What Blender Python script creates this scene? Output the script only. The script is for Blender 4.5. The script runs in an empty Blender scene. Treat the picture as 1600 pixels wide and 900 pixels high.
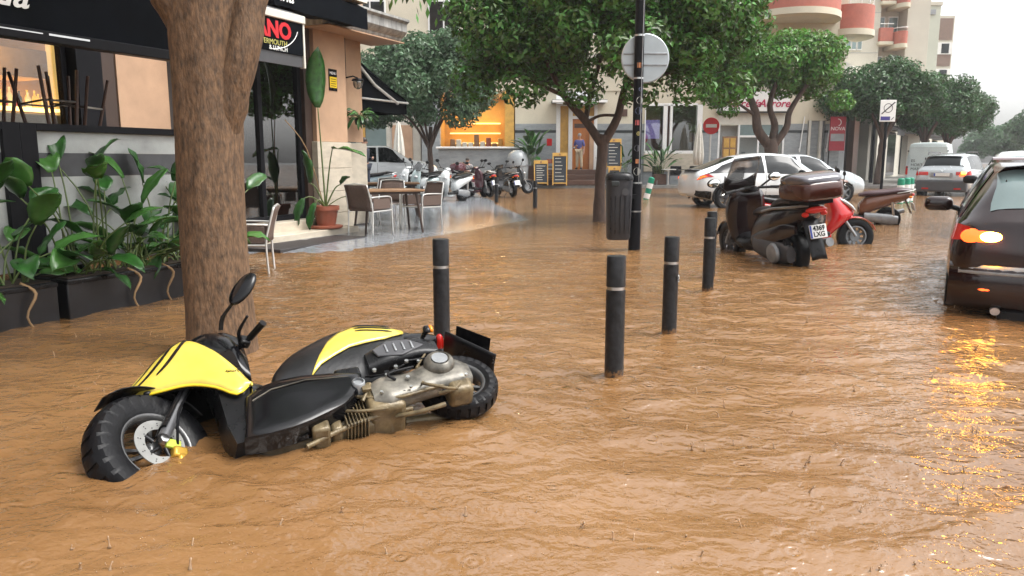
import bpy, bmesh, math, random
import numpy as np
from mathutils import Vector, Matrix, noise as mnoise
random.seed(7); rng = np.random.default_rng(7)
R = math.radians; PI = math.pi
scene = bpy.context.scene
col = scene.collection
# ------------------------------------------------------------------ camera, sky, sun, exposure
cam_d = bpy.data.cameras.new("camera"); cam = bpy.data.objects.new("camera", cam_d); col.objects.link(cam)
cam.location = (0, 0, 1.25); cam.rotation_euler = (R(90 - 9.37), 0, 0)
cam_d.sensor_width = 36; cam_d.lens = 27; cam_d.clip_start = .05; cam_d.clip_end = 2000
scene.camera = cam
SUN_EL, SUN_AZ = 60, 98          # a bright spot behind the cloud, high and to the right
w = bpy.data.worlds.new("World"); scene.world = w; w.use_nodes = True
nt = w.node_tree; nt.nodes.clear()
wo = nt.nodes.new('ShaderNodeOutputWorld'); bg = nt.nodes.new('ShaderNodeBackground')
sky = nt.nodes.new('ShaderNodeTexSky'); sky.sky_type = 'NISHITA'; sky.sun_disc = False
sky.sun_elevation = R(SUN_EL); sky.sun_rotation = R(SUN_AZ); sky.dust_density = 4; sky.air_density = 1.2
hs = nt.nodes.new('ShaderNodeHueSaturation'); hs.inputs['Saturation'].default_value = .10   # cloud cover: nearly colourless
nt.links.new(sky.outputs[0], hs.inputs['Color']); nt.links.new(hs.outputs[0], bg.inputs[0])
bg.inputs[1].default_value = .15
nt.links.new(bg.outputs[0], wo.inputs[0])
sd = bpy.data.lights.new("sun", 'SUN'); sd.energy = 1.2; sd.angle = R(30); sd.color = (1, .97, .92)
so = bpy.data.objects.new("sun", sd); col.objects.link(so)
so.rotation_euler = (R(90 - SUN_EL), 0, R(180 - SUN_AZ)); so.location = (0, 0, 30)
scene.view_settings.view_transform = 'Standard'; scene.view_settings.look = 'None'
scene.view_settings.exposure = 1.32; scene.view_settings.gamma = 1
scene.render.engine = 'CYCLES'
cy = scene.cycles
cy.use_denoising = True; cy.max_bounces = 6; cy.diffuse_bounces = 3; cy.glossy_bounces = 3; cy.transmission_bounces = 4
cy.transparent_max_bounces = 8; cy.volume_bounces = 0; cy.caustics_reflective = False; cy.caustics_refractive = False
cy.sample_clamp_indirect = 8; cy.volume_step_rate = 4; cy.volume_max_steps = 64
# ------------------------------------------------------------------ helpers
UX, UY = math.sin(R(25)), math.cos(R(25))
def SV(s, r, z=0.0):                     # street frame: s along the street, r to its right
    return Vector((UX*s + UY*r, UY*s - UX*r, z))
STREET = -R(25)                          # rotation that turns +Y into the street's direction
def tag(o, label=None, cat=None, group=None, kind=None):
    if label: o['label'] = label
    if cat: o['category'] = cat
    if group: o['group'] = group
    if kind: o['kind'] = kind
    return o
def empty(name, loc=(0, 0, 0), rz=0, label=None, cat=None, group=None):
    o = bpy.data.objects.new(name, None); col.objects.link(o); o.location = loc; o.rotation_euler = (0, 0, rz)
    o.empty_display_size = .1
    return tag(o, label, cat, group)
def copy_tree(o, parent=None):
    c = o.copy(); col.objects.link(c); c.parent = parent
    for ch in o.children: copy_tree(ch, c)
    return c
def link(name, me, mat=None, parent=None, smooth=None):
    o = bpy.data.objects.new(name, me); col.objects.link(o)
    if mat is not None:
        for m_ in (mat if isinstance(mat, (list, tuple)) else [mat]): me.materials.append(m_)
    if smooth is not None:
        me.shade_smooth()
        if smooth < 180: me.set_sharp_from_angle(angle=R(smooth))
    o.parent = parent
    return o
class MB:
    def __init__(s): s.v = []; s.f = []; s.m = []
    def add(s, v, f, mi=0):
        n = len(s.v); s.v += [tuple(p) for p in v]; s.f += [tuple(i + n for i in q) for q in f]; s.m += [mi]*len(f); return s
    def box(s, lo, hi, mi=0, M=None):
        x0, y0, z0 = lo; x1, y1, z1 = hi
        v = [Vector(p) for p in ((x0,y0,z0),(x1,y0,z0),(x1,y1,z0),(x0,y1,z0),(x0,y0,z1),(x1,y0,z1),(x1,y1,z1),(x0,y1,z1))]
        if M: v = [M @ p for p in v]
        return s.add(v, ((3,2,1,0),(4,5,6,7),(0,1,5,4),(1,2,6,5),(2,3,7,6),(3,0,4,7)), mi)
    def cbox(s, c, d, mi=0, M=None):
        return s.box([c[i]-d[i]/2 for i in range(3)], [c[i]+d[i]/2 for i in range(3)], mi, M)
    def tube(s, pts, rad, n=10, mi=0, cap=True, flat=1.0):
        pts = [Vector(p) for p in pts]; k = len(pts)
        if not hasattr(rad, '__len__'): rad = [rad]*k
        up = None; rings = []
        for i, p in enumerate(pts):
            d = (pts[min(i+1, k-1)] - pts[max(i-1, 0)]).normalized()
            if up is None:
                up = Vector((0, 0, 1)) if abs(d.z) < .9 else Vector((1, 0, 0))
            a = d.cross(up)
            if a.length < 1e-5: a = d.cross(Vector((0, 1, 0)))
            a.normalize(); b = a.cross(d).normalized(); up = b
            rings.append([p + (a*math.cos(t) + b*math.sin(t)*flat)*rad[i] for t in (2*PI*j/n for j in range(n))])
        return s.loft(rings, cap, mi)
    def loft(s, rings, cap=True, mi=0, closed=True):
        n = len(rings[0]); v = [p for r_ in rings for p in r_]; f = []
        for i in range(len(rings)-1):
            for j in range(n if closed else n-1):
                a, b = i*n + j, i*n + (j+1) % n
                f.append((a, b, b+n, a+n))
        if cap and closed:
            f.append(tuple(range(n))[::-1]); f.append(tuple(range((len(rings)-1)*n, len(rings)*n)))
        return s.add(v, f, mi)
    def cyl(s, p0, p1, r0, r1=None, n=14, mi=0): return s.tube([p0, p1], [r0, r0 if r1 is None else r1], n, mi)
    def lathe(s, prof, n=24, c=(0,0,0), axis='z', mi=0):
        rings = []; hoop = prof[0][0] > 1e-3 and prof[-1][0] > 1e-3      # a hoop has no end caps
        if hoop: prof = list(prof) + [prof[0]]
        for r_, h in prof:
            ring = []
            for j in range(n):
                t = 2*PI*j/n; a, b = max(r_, 1e-4)*math.cos(t), max(r_, 1e-4)*math.sin(t)
                p = {'z': (a, b, h), 'y': (a, h, -b), 'x': (h, a, b)}[axis]
                ring.append((p[0]+c[0], p[1]+c[1], p[2]+c[2]))
            rings.append(ring)
        return s.loft(rings, not hoop, mi)
    def prism(s, out, d0, d1, plane='xz', mi=0):
        def P(a, b, d): return {'xz': (a, d, b), 'xy': (a, b, d), 'yz': (d, a, b)}[plane]
        n = len(out); v = [P(a, b, d0) for a, b in out] + [P(a, b, d1) for a, b in out]
        f = [tuple(range(n))[::-1], tuple(range(n, 2*n))] + [(i, (i+1) % n, (i+1) % n + n, i+n) for i in range(n)]
        return s.add(v, f, mi)
    def ball(s, c, r_, n=14, k=8, mi=0):
        r3 = r_ if hasattr(r_, '__len__') else (r_,)*3
        rings = [[(c[0]+r3[0]*math.sin(a)*math.cos(t), c[1]+r3[1]*math.sin(a)*math.sin(t), c[2]-r3[2]*math.cos(a))
                  for t in (2*PI*j/n for j in range(n))] for a in (max(.03, min(PI-.03, PI*i/k)) for i in range(k+1))]
        return s.loft(rings, True, mi)
    def shift(s, d):
        s.v = [(p[0]+d[0], p[1]+d[1], p[2]+d[2]) for p in s.v]; return s
    def mesh(s, name='m'):
        me = bpy.data.meshes.new(name); me.from_pydata(s.v, [], s.f)
        if any(s.m): me.polygons.foreach_set('material_index', s.m)
        bm = bmesh.new(); bm.from_mesh(me); bmesh.ops.recalc_face_normals(bm, faces=bm.faces); bm.to_mesh(me); bm.free()
        me.update(); return me
    def build(s, name, mat, parent=None, smooth=35, bevel=0, sub=0, seg=2):
        o = link(name, s.mesh(name), mat, parent, smooth)
        if bevel:
            b = o.modifiers.new('bevel', 'BEVEL'); b.width = bevel; b.segments = seg; b.limit_method = 'ANGLE'; b.angle_limit = R(40); b.harden_normals = False
        if sub:
            m_ = o.modifiers.new('subd', 'SUBSURF'); m_.levels = sub; m_.render_levels = sub
        return o
def bake(o):
    dg = bpy.context.evaluated_depsgraph_get(); me = bpy.data.meshes.new_from_object(o.evaluated_get(dg))
    o.modifiers.clear(); o.data = me; return o
def text_part(name, body, size, mat, parent, M, extrude=.002, shear=0.0, bold=0.0, align='CENTER', space=1.0):
    c = bpy.data.curves.new(name, 'FONT'); c.body = body; c.size = size; c.extrude = extrude; c.shear = shear; c.offset = bold
    c.align_x = align; c.align_y = 'CENTER'; c.space_character = space; c.resolution_u = 3
    t = bpy.data.objects.new(name, c); col.objects.link(t)
    dg = bpy.context.evaluated_depsgraph_get(); dg.update()
    me = bpy.data.meshes.new_from_object(t.evaluated_get(dg)); bpy.data.objects.remove(t)
    me.materials.clear(); me.transform(M)
    return link(name, me, mat, parent)
def frame(o, ex, ey):                     # matrix with local x along ex, y along ey, for text and flat things
    ex = Vector(ex).normalized(); ey = Vector(ey).normalized(); ez = ex.cross(ey)
    m_ = Matrix((ex, ey, ez)).transposed().to_4x4(); m_.translation = Vector(o); return m_
def catmull(pts, n):
    pts = [Vector(p) for p in pts]; out = []; k = len(pts)
    for i in range(k-1):
        p0, p1, p2, p3 = pts[max(i-1,0)], pts[i], pts[i+1], pts[min(i+2,k-1)]
        for j in range(n):
            t = j/n
            out.append(.5*((2*p1) + (p2-p0)*t + (2*p0-5*p1+4*p2-p3)*t*t + (3*p1-p0-3*p2+p3)*t**3))
    out.append(pts[-1]); return out
def pchip(xs, ys, xq):
    xs = np.asarray(xs, float); ys = np.asarray(ys, float); h = np.diff(xs); d = np.diff(ys)/h
    m_ = np.zeros_like(ys); m_[0] = d[0]; m_[-1] = d[-1]
    for i in range(1, len(xs)-1):
        if d[i-1]*d[i] > 0: m_[i] = 2*d[i-1]*d[i]/(d[i-1]+d[i])
    i = np.clip(np.searchsorted(xs, xq) - 1, 0, len(h)-1); t = (xq-xs[i])/h[i]
    return ((1+2*t)*(1-t)**2*ys[i] + t*(1-t)**2*h[i]*m_[i] + t*t*(3-2*t)*ys[i+1] + t*t*(t-1)*h[i]*m_[i+1])
# ------------------------------------------------------------------ materials
def mat(name, color, rough=.5, metal=0, spec=.5, var=.12, vscale=6, bump=0, bscale=40, coat=0, emit=None, estr=0, trans=0, alpha=1, ior=1.45, island=0, island_hue=0, stretch=None, sss=0):
    m_ = bpy.data.materials.new(name); m_.use_nodes = True; t = m_.node_tree; b = t.nodes['Principled BSDF']; L = t.links.new
    b.inputs['Roughness'].default_value = rough; b.inputs['Metallic'].default_value = metal
    b.inputs['Specular IOR Level'].default_value = spec; b.inputs['IOR'].default_value = ior
    if coat: b.inputs['Coat Weight'].default_value = coat; b.inputs['Coat Roughness'].default_value = .06
    if trans: b.inputs['Transmission Weight'].default_value = trans
    if alpha < 1: b.inputs['Alpha'].default_value = alpha
    if emit: b.inputs['Emission Color'].default_value = (*emit, 1); b.inputs['Emission Strength'].default_value = estr
    co = t.nodes.new('ShaderNodeTexCoord'); src = co.outputs['Object']
    if stretch:
        mp = t.nodes.new('ShaderNodeMapping'); mp.inputs['Scale'].default_value = stretch; L(src, mp.inputs[0]); src = mp.outputs[0]
    c = (*color, 1)
    if var:
        n = t.nodes.new('ShaderNodeTexNoise'); n.inputs['Scale'].default_value = vscale; n.inputs['Detail'].default_value = 5; n.inputs['Roughness'].default_value = .6
        L(src, n.inputs['Vector'])
        r_ = t.nodes.new('ShaderNodeValToRGB'); r_.color_ramp.elements[0].position = .3; r_.color_ramp.elements[1].position = .7
        r_.color_ramp.elements[0].color = tuple(x*(1-var) for x in color) + (1,); r_.color_ramp.elements[1].color = tuple(min(1, x*(1+var)) for x in color) + (1,)
        L(n.outputs['Fac'], r_.inputs[0]); out = r_.outputs[0]
        rr = t.nodes.new('ShaderNodeMapRange'); rr.inputs['To Min'].default_value = rough*.75; rr.inputs['To Max'].default_value = min(1, rough*1.3)
        L(n.outputs['Fac'], rr.inputs['Value']); L(rr.outputs[0], b.inputs['Roughness'])
        if island:
            g = t.nodes.new('ShaderNodeNewGeometry'); h = t.nodes.new('ShaderNodeHueSaturation')
            mr = t.nodes.new('ShaderNodeMapRange'); mr.inputs['To Min'].default_value = 1-island; mr.inputs['To Max'].default_value = 1+island
            L(g.outputs['Random Per Island'], mr.inputs['Value']); L(mr.outputs[0], h.inputs['Value'])
            mh = t.nodes.new('ShaderNodeMapRange'); mh.inputs['To Min'].default_value = .5-island_hue; mh.inputs['To Max'].default_value = .5+island_hue
            L(g.outputs['Random Per Island'], mh.inputs['Value']); L(mh.outputs[0], h.inputs['Hue'])
            L(out, h.inputs['Color']); out = h.outputs[0]
        L(out, b.inputs['Base Color'])
    else: b.inputs['Base Color'].default_value = c
    if bump:
        n2 = t.nodes.new('ShaderNodeTexNoise'); n2.inputs['Scale'].default_value = bscale; n2.inputs['Detail'].default_value = 4; L(src, n2.inputs['Vector'])
        bp = t.nodes.new('ShaderNodeBump'); bp.inputs['Strength'].default_value = bump; bp.inputs['Distance'].default_value = .01
        L(n2.outputs['Fac'], bp.inputs['Height']); L(bp.outputs[0], b.inputs['Normal'])
    if sss: b.inputs['Subsurface Weight'].default_value = sss
    return m_
def leaf_mat(name, c, rough=.35, island=.45, hue=.03, tr=.35):
    m_ = mat(name, c, rough, var=.2, vscale=1.3, island=island, island_hue=hue, spec=.5)
    t = m_.node_tree; b = t.nodes['Principled BSDF']; o = t.nodes['Material Output']
    tl = t.nodes.new('ShaderNodeBsdfTranslucent'); mx = t.nodes.new('ShaderNodeMixShader'); mx.inputs[0].default_value = tr
    t.links.new(b.inputs['Base Color'].links[0].from_socket, tl.inputs[0])
    t.links.new(b.outputs[0], mx.inputs[1]); t.links.new(tl.outputs[0], mx.inputs[2]); t.links.new(mx.outputs[0], o.inputs[0])
    return m_
M = {}
def glass_mat(name, tint, rough=.02, clear=.75):
    m_ = bpy.data.materials.new(name); m_.use_nodes = True; t = m_.node_tree; t.nodes.clear(); L = t.links.new
    o = t.nodes.new('ShaderNodeOutputMaterial'); tr = t.nodes.new('ShaderNodeBsdfTransparent'); tr.inputs[0].default_value = (*tint, 1)
    gl = t.nodes.new('ShaderNodeBsdfGlossy'); gl.inputs['Roughness'].default_value = rough
    fr = t.nodes.new('ShaderNodeFresnel'); fr.inputs[0].default_value = 1.5
    ad = t.nodes.new('ShaderNodeMath'); ad.operation = 'MULTIPLY_ADD'; ad.inputs[1].default_value = .9; ad.inputs[2].default_value = 1-clear
    L(fr.outputs[0], ad.inputs[0]); mx = t.nodes.new('ShaderNodeMixShader'); L(ad.outputs[0], mx.inputs[0]); L(tr.outputs[0], mx.inputs[1]); L(gl.outputs[0], mx.inputs[2])
    L(mx.outputs[0], o.inputs[0]); return m_
def mud_stain(m_, z0, z1, color=(.20,.105,.045)):        # dried splash marks near the foot of a post
    t = m_.node_tree; b = t.nodes['Principled BSDF']; L = t.links.new; src = b.inputs['Base Color'].links[0].from_socket
    co = t.nodes.new('ShaderNodeTexCoord'); sx = t.nodes.new('ShaderNodeSeparateXYZ'); L(co.outputs['Object'], sx.inputs[0])
    n = t.nodes.new('ShaderNodeTexNoise'); n.inputs['Scale'].default_value = 38; n.inputs['Detail'].default_value = 3; L(co.outputs['Object'], n.inputs['Vector'])
    mr = t.nodes.new('ShaderNodeMapRange'); mr.inputs['From Min'].default_value = z1; mr.inputs['From Max'].default_value = z0; mr.inputs['To Max'].default_value = .75; L(sx.outputs['Z'], mr.inputs['Value'])
    ad = t.nodes.new('ShaderNodeMath'); ad.operation = 'ADD'; L(mr.outputs[0], ad.inputs[0]); L(n.outputs['Fac'], ad.inputs[1])
    st = t.nodes.new('ShaderNodeMapRange'); st.inputs['From Min'].default_value = .78; st.inputs['From Max'].default_value = .95; L(ad.outputs[0], st.inputs['Value'])
    mx = t.nodes.new('ShaderNodeMixRGB'); L(st.outputs[0], mx.inputs[0]); L(src, mx.inputs[1]); mx.inputs[2].default_value = (*color, 1); L(mx.outputs[0], b.inputs['Base Color'])
M.update(
 black_metal=mat('black_metal', (.008,.008,.010), .42, spec=.12, bump=.05),
 bollard=mat('bollard', (.018,.019,.021), .34, spec=.3, var=.55, vscale=22, bump=.3, bscale=45),
 steel=mat('steel', (.55,.55,.55), .3, 1, var=.15),
 chrome=mat('chrome', (.7,.7,.7), .12, 1, var=.05),
 alu=mat('aluminium', (.62,.62,.6), .4, .6, var=.1),
 dull_metal=mat('dull_metal', (.28,.29,.3), .45, .5, var=.2, vscale=9),
 black_plastic=mat('black_plastic', (.008,.008,.009), .28, spec=.3, var=.4, vscale=9, bump=.06),
 grey_plastic=mat('grey_plastic', (.06,.06,.065), .45),
 rubber=mat('rubber', (.005,.005,.006), .38, spec=.2, var=.3, vscale=20, bump=.15, bscale=80),
 gloss_black=mat('gloss_black', (.004,.004,.005), .16, var=.3, spec=.35, coat=.05),
 peach=mat('peach_render', (.46,.295,.19), .55, var=.13, vscale=2.2, bump=.12, bscale=90),
 marble=mat('marble', (.50,.44,.35), .35, var=.16, vscale=3.5, stretch=(1,1,2.5)),
 brown_frame=mat('brown_frame', (.05,.03,.022), .4),
 awning=mat('awning_fabric', (.004,.005,.007), .6, spec=.04, var=.4, vscale=3, bump=.35, bscale=7),
 valance_grey=mat('grey_fabric', (.12,.12,.125), .6, var=.2),
 offwhite=mat('offwhite_paint', (.62,.60,.53), .45, var=.1, vscale=3),
 white=mat('white_paint', (.78,.78,.76), .4, var=.05),
 white_text=mat('white_lettering', (.8,.8,.78), .5, var=0),
 red_text=mat('red_lettering', (.55,.012,.02), .4, var=.1),
 cream=mat('cream_render', (.60,.55,.43), .7, var=.08, vscale=.8, bump=.08, bscale=60),
 cream2=mat('pale_render', (.56,.53,.45), .75, var=.08, vscale=.5),
 greygreen=mat('sage_render', (.50,.52,.44), .75, var=.06, vscale=.5),
 greymarble=mat('grey_marble', (.27,.29,.30), .3, var=.18, vscale=2.5, stretch=(1,1,3)),
 dark_stripe=mat('dark_stripe', (.02,.025,.025), .4),
 brickred=mat('brick_parapet', (.42,.14,.10), .7, var=.12, vscale=3, bump=.2, bscale=30),
 orange_door=mat('orange_door', (.50,.17,.035), .4, var=.12, vscale=3, stretch=(3,3,.5)),
 dark_wood=mat('dark_wood', (.09,.045,.03), .45, var=.3, vscale=5, stretch=(.6,4,4)),
 wood=mat('wood', (.25,.14,.07), .4, var=.25, vscale=6, stretch=(.6,5,5)),
 yellow_wood=mat('yellow_wood', (.55,.32,.07), .45, var=.15, vscale=5),
 chalk=mat('chalkboard', (.02,.026,.035), .6, var=.3, vscale=8),
 warm_wall=mat('warm_interior', (.50,.29,.09), .6, var=.12, vscale=2),
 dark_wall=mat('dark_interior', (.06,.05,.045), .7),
 leafgreen=leaf_mat('ficus_leaf', (.095,.19,.038), island=.8, hue=.04),
 leafgreen2=leaf_mat('bright_leaf', (.10,.215,.03), island=.5, hue=.035),
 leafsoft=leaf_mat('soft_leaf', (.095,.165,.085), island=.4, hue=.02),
 leafdark=leaf_mat('dark_leaf', (.055,.115,.038), island=.5),
 bigleaf=mat('broad_leaf', (.022,.085,.014), .3, var=.5, vscale=14, spec=.6, stretch=(1,1,1), bump=.1, bscale=25),
 bigleaf2=mat('pale_broad_leaf', (.05,.14,.028), .22, var=.3, vscale=7),
 stem=mat('plant_stem', (.10,.14,.04), .4, var=.3),
 drystem=mat('dry_stem', (.32,.20,.10), .6, var=.3),
 terracotta=mat('terracotta', (.30,.09,.05), .5, var=.15),
 red_paint=mat('red_paint', (.5,.01,.012), .15, var=.08, coat=.6),
 yellow_paint=mat('yellow_paint', (.60,.46,.07), .22, var=.10, vscale=10, coat=.5),
 car_white=mat('white_car_paint', (.70,.73,.74), .2, var=.03, coat=.8),
 car_silver=mat('silver_car_paint', (.50,.54,.56), .25, .35, var=.04, coat=.8),
 car_black=mat('black_car_paint', (.014,.004,.004), .14, var=.15, coat=.5),
 van_white=mat('van_paint', (.62,.70,.70), .3, var=.06, vscale=2),
 car_glass=mat('car_glass', (.006,.008,.009), .06, var=.1, spec=.4),
 pale_glass=mat('windscreen_glass', (.16,.22,.22), .04, var=.15, vscale=1.5, spec=.8),
 rim=mat('alloy_rim', (.22,.23,.24), .3, .7, var=.15),
 rim_dark=mat('dark_rim', (.05,.05,.055), .35, .5),
 red_lens=mat('red_lens', (.35,.01,.01), .12, emit=(1,.04,.01), estr=.06, var=0),
 brake=mat('brake_light', (.8,.1,.02), .2, emit=(1,.42,.035), estr=60, var=0),
 reflector=mat('red_reflector', (.7,.07,.02), .2, emit=(1,.10,.015), estr=1.6, var=0),
 amber=mat('amber_lens', (.8,.22,.01), .15, var=0),
 amber_lit=mat('amber_lamp_lit', (.9,.5,.02), .2, emit=(1,.5,.05), estr=3.5, var=0),
 clear_lens=mat('clear_lens', (.5,.52,.52), .08, .3, var=.1),
 frosted=mat('frosted_band', (.36,.37,.36), .22, var=.22, vscale=3, bump=.25, bscale=120),
 glass=glass_mat('window_glass', (.88,.9,.9), clear=.98),
 dglass=glass_mat('door_glass', (.75,.8,.8), clear=.8),
 skin=mat('skin', (.42,.23,.16), .5, var=.05), hair=mat('hair', (.03,.022,.018), .5), hair_grey=mat('grey_hair', (.35,.34,.33), .5),
 wicker=mat('wicker', (.11,.075,.06), .6, var=.3, vscale=60),
 mirror_glass=mat('mirror_glass', (.75,.78,.75), .03, 1, var=0),
)
mud_stain(M['bollard'], .12, .27)
# ------------------------------------------------------------------ water, road, pavements
def axis(a, lo, hi, b, fine, coarse):
    left = list(np.arange(a, lo, coarse)); mid = list(np.arange(lo, hi, fine)); right = []
    x = hi; st = fine
    while x < b: right.append(x); st = min(coarse, st*1.25); x += st
    return np.array(left + mid + right + [b])
def ground_sheet(name, x0, x1, y0, y1, z, m_):
    b = MB(); b.add([(x0,y0,z),(x1,y0,z),(x1,y1,z),(x0,y1,z)], [(0,1,2,3)]); return tag(b.build(name, m_), kind='structure')
asphalt = mat('wet_asphalt', (.05,.05,.052), .25, var=.3, vscale=3, bump=.3, bscale=80)
tag(ground_sheet('ground', -300, 500, -60, 700, -.18, asphalt), 'flooded asphalt ground under the muddy water')
def water():
    xs = axis(-45, -5.2, 6.5, 260, .032, 4.); ys = axis(-20, 1.6, 13, 420, .034, 4.)
    X, Y = np.meshgrid(xs, ys); Z = np.zeros_like(X)
    fade = np.clip((X+5.2)/1, 0, 1)*np.clip((6.5-X)/1.2, 0, 1)*np.clip((Y-1.6)/.3, 0, 1)*np.clip((13-Y)/4, 0, 1)
    for i in range(46):                    # short wind and flow ripples, running down the street and across it
        lam = rng.uniform(.10, .6); k = 2*PI/lam; th = rng.normal(-1.3, .95); a = .0034*lam**.9*rng.uniform(.5, 1.2)
        ph = rng.uniform(0, 2*PI)
        Z += a*np.sin(k*(X*math.cos(th) + Y*math.sin(th)) + ph + .9*np.sin(1.7*X+ph) + .9*np.sin(1.3*Y-ph))
    for i in range(620):                   # rings round drops that have just landed
        cx, cyy = rng.uniform(-3.5, 5), rng.uniform(2.1, 9.5); rr = rng.uniform(.03, .17)
        ix = slice(*np.searchsorted(xs, (cx-.4, cx+.4))); iy = slice(*np.searchsorted(ys, (cyy-.4, cyy+.4)))
        d = np.hypot(X[iy, ix]-cx, Y[iy, ix]-cyy)
        Z[iy, ix] += rng.uniform(.001, .0028)*np.exp(-((d-rr)/.04)**2)*np.cos((d-rr)*2*PI/.055)
    for (cx, cyy, rr, a) in ((-1.45,2.95,.22,.007),(-1.0,3.1,.3,.006),(-.25,3.5,.25,.006),(.6,4.38,.06,.009),(1.15,5.5,.06,.009),(1.9,7.36,.06,.009),(-.485,5.2,.06,.008),(-1.92,4.95,.22,.008)):
        d = np.hypot(X-cx, Y-cyy); Z += a*np.exp(-np.clip(d-rr,0,9)/.35)*np.cos((d-rr)*2*PI/.16)
    Z *= fade
    ny, nx = X.shape
    me = bpy.data.meshes.new('water'); me.vertices.add(nx*ny); me.vertices.foreach_set('co', np.stack([X, Y, Z], -1).astype(np.float32).ravel())
    i = (np.arange(ny-1)[:, None]*nx + np.arange(nx-1)[None]).ravel(); q = np.stack([i, i+1, i+nx+1, i+nx], -1).ravel().astype(np.int32)
    me.loops.add(len(q)); me.loops.foreach_set('vertex_index', q); me.polygons.add(len(i)); me.polygons.foreach_set('loop_start', np.arange(0, len(q), 4, dtype=np.int32))
    me.update(); me.validate()
    m_ = bpy.data.materials.new('muddy_water'); m_.use_nodes = True; t = m_.node_tree; b = t.nodes['Principled BSDF']; L = t.links.new
    co = t.nodes.new('ShaderNodeTexCoord')
    n = t.nodes.new('ShaderNodeTexNoise'); n.inputs['Scale'].default_value = .55; n.inputs['Detail'].default_value = 6; L(co.outputs['Object'], n.inputs['Vector'])
    r_ = t.nodes.new('ShaderNodeValToRGB'); r_.color_ramp.elements[0].position = .33; r_.color_ramp.elements[1].position = .7
    r_.color_ramp.elements[0].color = (.172, .086, .032, 1); r_.color_ramp.elements[1].color = (.262, .140, .058, 1); L(n.outputs['Fac'], r_.inputs[0])
    # silt scatters the light below the surface, so the ripples show only in the mirror-like top layer
    t.nodes.remove(b); df = t.nodes.new('ShaderNodeBsdfDiffuse'); L(r_.outputs[0], df.inputs[0]); up = t.nodes.new('ShaderNodeCombineXYZ'); up.inputs[2].default_value = 1; L(up.outputs[0], df.inputs['Normal'])
    gl = t.nodes.new('ShaderNodeBsdfGlossy'); gl.inputs['Roughness'].default_value = .045; fr = t.nodes.new('ShaderNodeFresnel'); fr.inputs[0].default_value = 1.9
    mx = t.nodes.new('ShaderNodeMixShader'); L(fr.outputs[0], mx.inputs[0]); L(df.outputs[0], mx.inputs[1]); L(gl.outputs[0], mx.inputs[2]); L(mx.outputs[0], t.nodes['Material Output'].inputs[0])
    def tex(scale, stretch, det):
        mp = t.nodes.new('ShaderNodeMapping'); mp.inputs['Scale'].default_value = stretch; mp.inputs['Rotation'].default_value = (0, 0, R(8)); L(co.outputs['Object'], mp.inputs[0])
        x = t.nodes.new('ShaderNodeTexNoise'); x.inputs['Scale'].default_value = scale; x.inputs['Detail'].default_value = det; x.inputs['Distortion'].default_value = .7; L(mp.outputs[0], x.inputs['Vector']); return x.outputs['Fac']
    def math_(op, a, c):
        x = t.nodes.new('ShaderNodeMath'); x.operation = op
        for k_, s_ in enumerate((a, c)):
            if isinstance(s_, (int, float)): x.inputs[k_].default_value = s_
            else: L(s_, x.inputs[k_])
        return x.outputs[0]
    vo = t.nodes.new('ShaderNodeTexVoronoi'); vo.inputs['Scale'].default_value = 5.5; L(co.outputs['Object'], vo.inputs['Vector'])
    ring = math_('MULTIPLY', math_('SINE', math_('MULTIPLY', vo.outputs['Distance'], 42), 0), math_('MAXIMUM', math_('SUBTRACT', .34, vo.outputs['Distance']), 0))
    h = math_('ADD', math_('MULTIPLY', tex(8, (1, 1.35, 1), 1), .75), math_('ADD', math_('MULTIPLY', math_('MULTIPLY', tex(24, (1, 1.2, 1), 2), tex(.8, (1, 1, 1), 2)), .42), math_('ADD', math_('MULTIPLY', ring, .30), math_('MULTIPLY', tex(46, (1, 1.2, 1), 1), .10))))
    bp = t.nodes.new('ShaderNodeBump'); bp.inputs['Strength'].default_value = 1; bp.inputs['Distance'].default_value = .025
    L(h, bp.inputs['Height']); L(bp.outputs[0], gl.inputs['Normal']); L(bp.outputs[0], fr.inputs['Normal'])
    M['water'] = m_
    o = link('water', me, m_, smooth=180); return tag(o, 'muddy brown flood water covering the street', kind='structure')
water()
def splashes():
    b = MB(); sp = random.Random(3)
    for i in range(3000):
        y = 2.2 + 15*sp.random()**1.2; x = sp.uniform(-.62, .66)*y
        if (-1.9 < x < .1 and 2.8 < y < 4.3) or (x < -3.2 and y > 5.5): continue
        if i % 9 == 0:                     # a bent column of water with a bead on top
            h = sp.uniform(.012, .038); q = sp.uniform(.0022, .0045); lx, ly = sp.uniform(-.5,.5)*h, sp.uniform(-.5,.5)*h
            b.tube([(x, y, -.006), (x, y, .002), (x+lx*.2, y+ly*.2, h*.4), (x+lx*.6, y+ly*.6, h*.75), (x+lx*.9, y+ly*.9, h*.92), (x+lx, y+ly, h)], [q*2.2, q*1.2, q*.75, q*.8, q*1.1, q*.4], 6)
        for _ in range(sp.randint(1, 4)):
            q = sp.uniform(.0006, .0017)*(1+y*.22); b.ball((x+sp.gauss(0,.015), y+sp.gauss(0,.015), sp.uniform(.0, .022)), (q, q, q*sp.uniform(.9,1.5)), 5, 3)
    m_ = mat('splash_water', (.62,.43,.27), .05, var=.2, ior=1.33, trans=.6)
    tag(b.build('rain_splashes', m_, smooth=180), 'small splashes thrown up by raindrops on the flood water', 'splashes', kind='stuff')
splashes()
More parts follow.
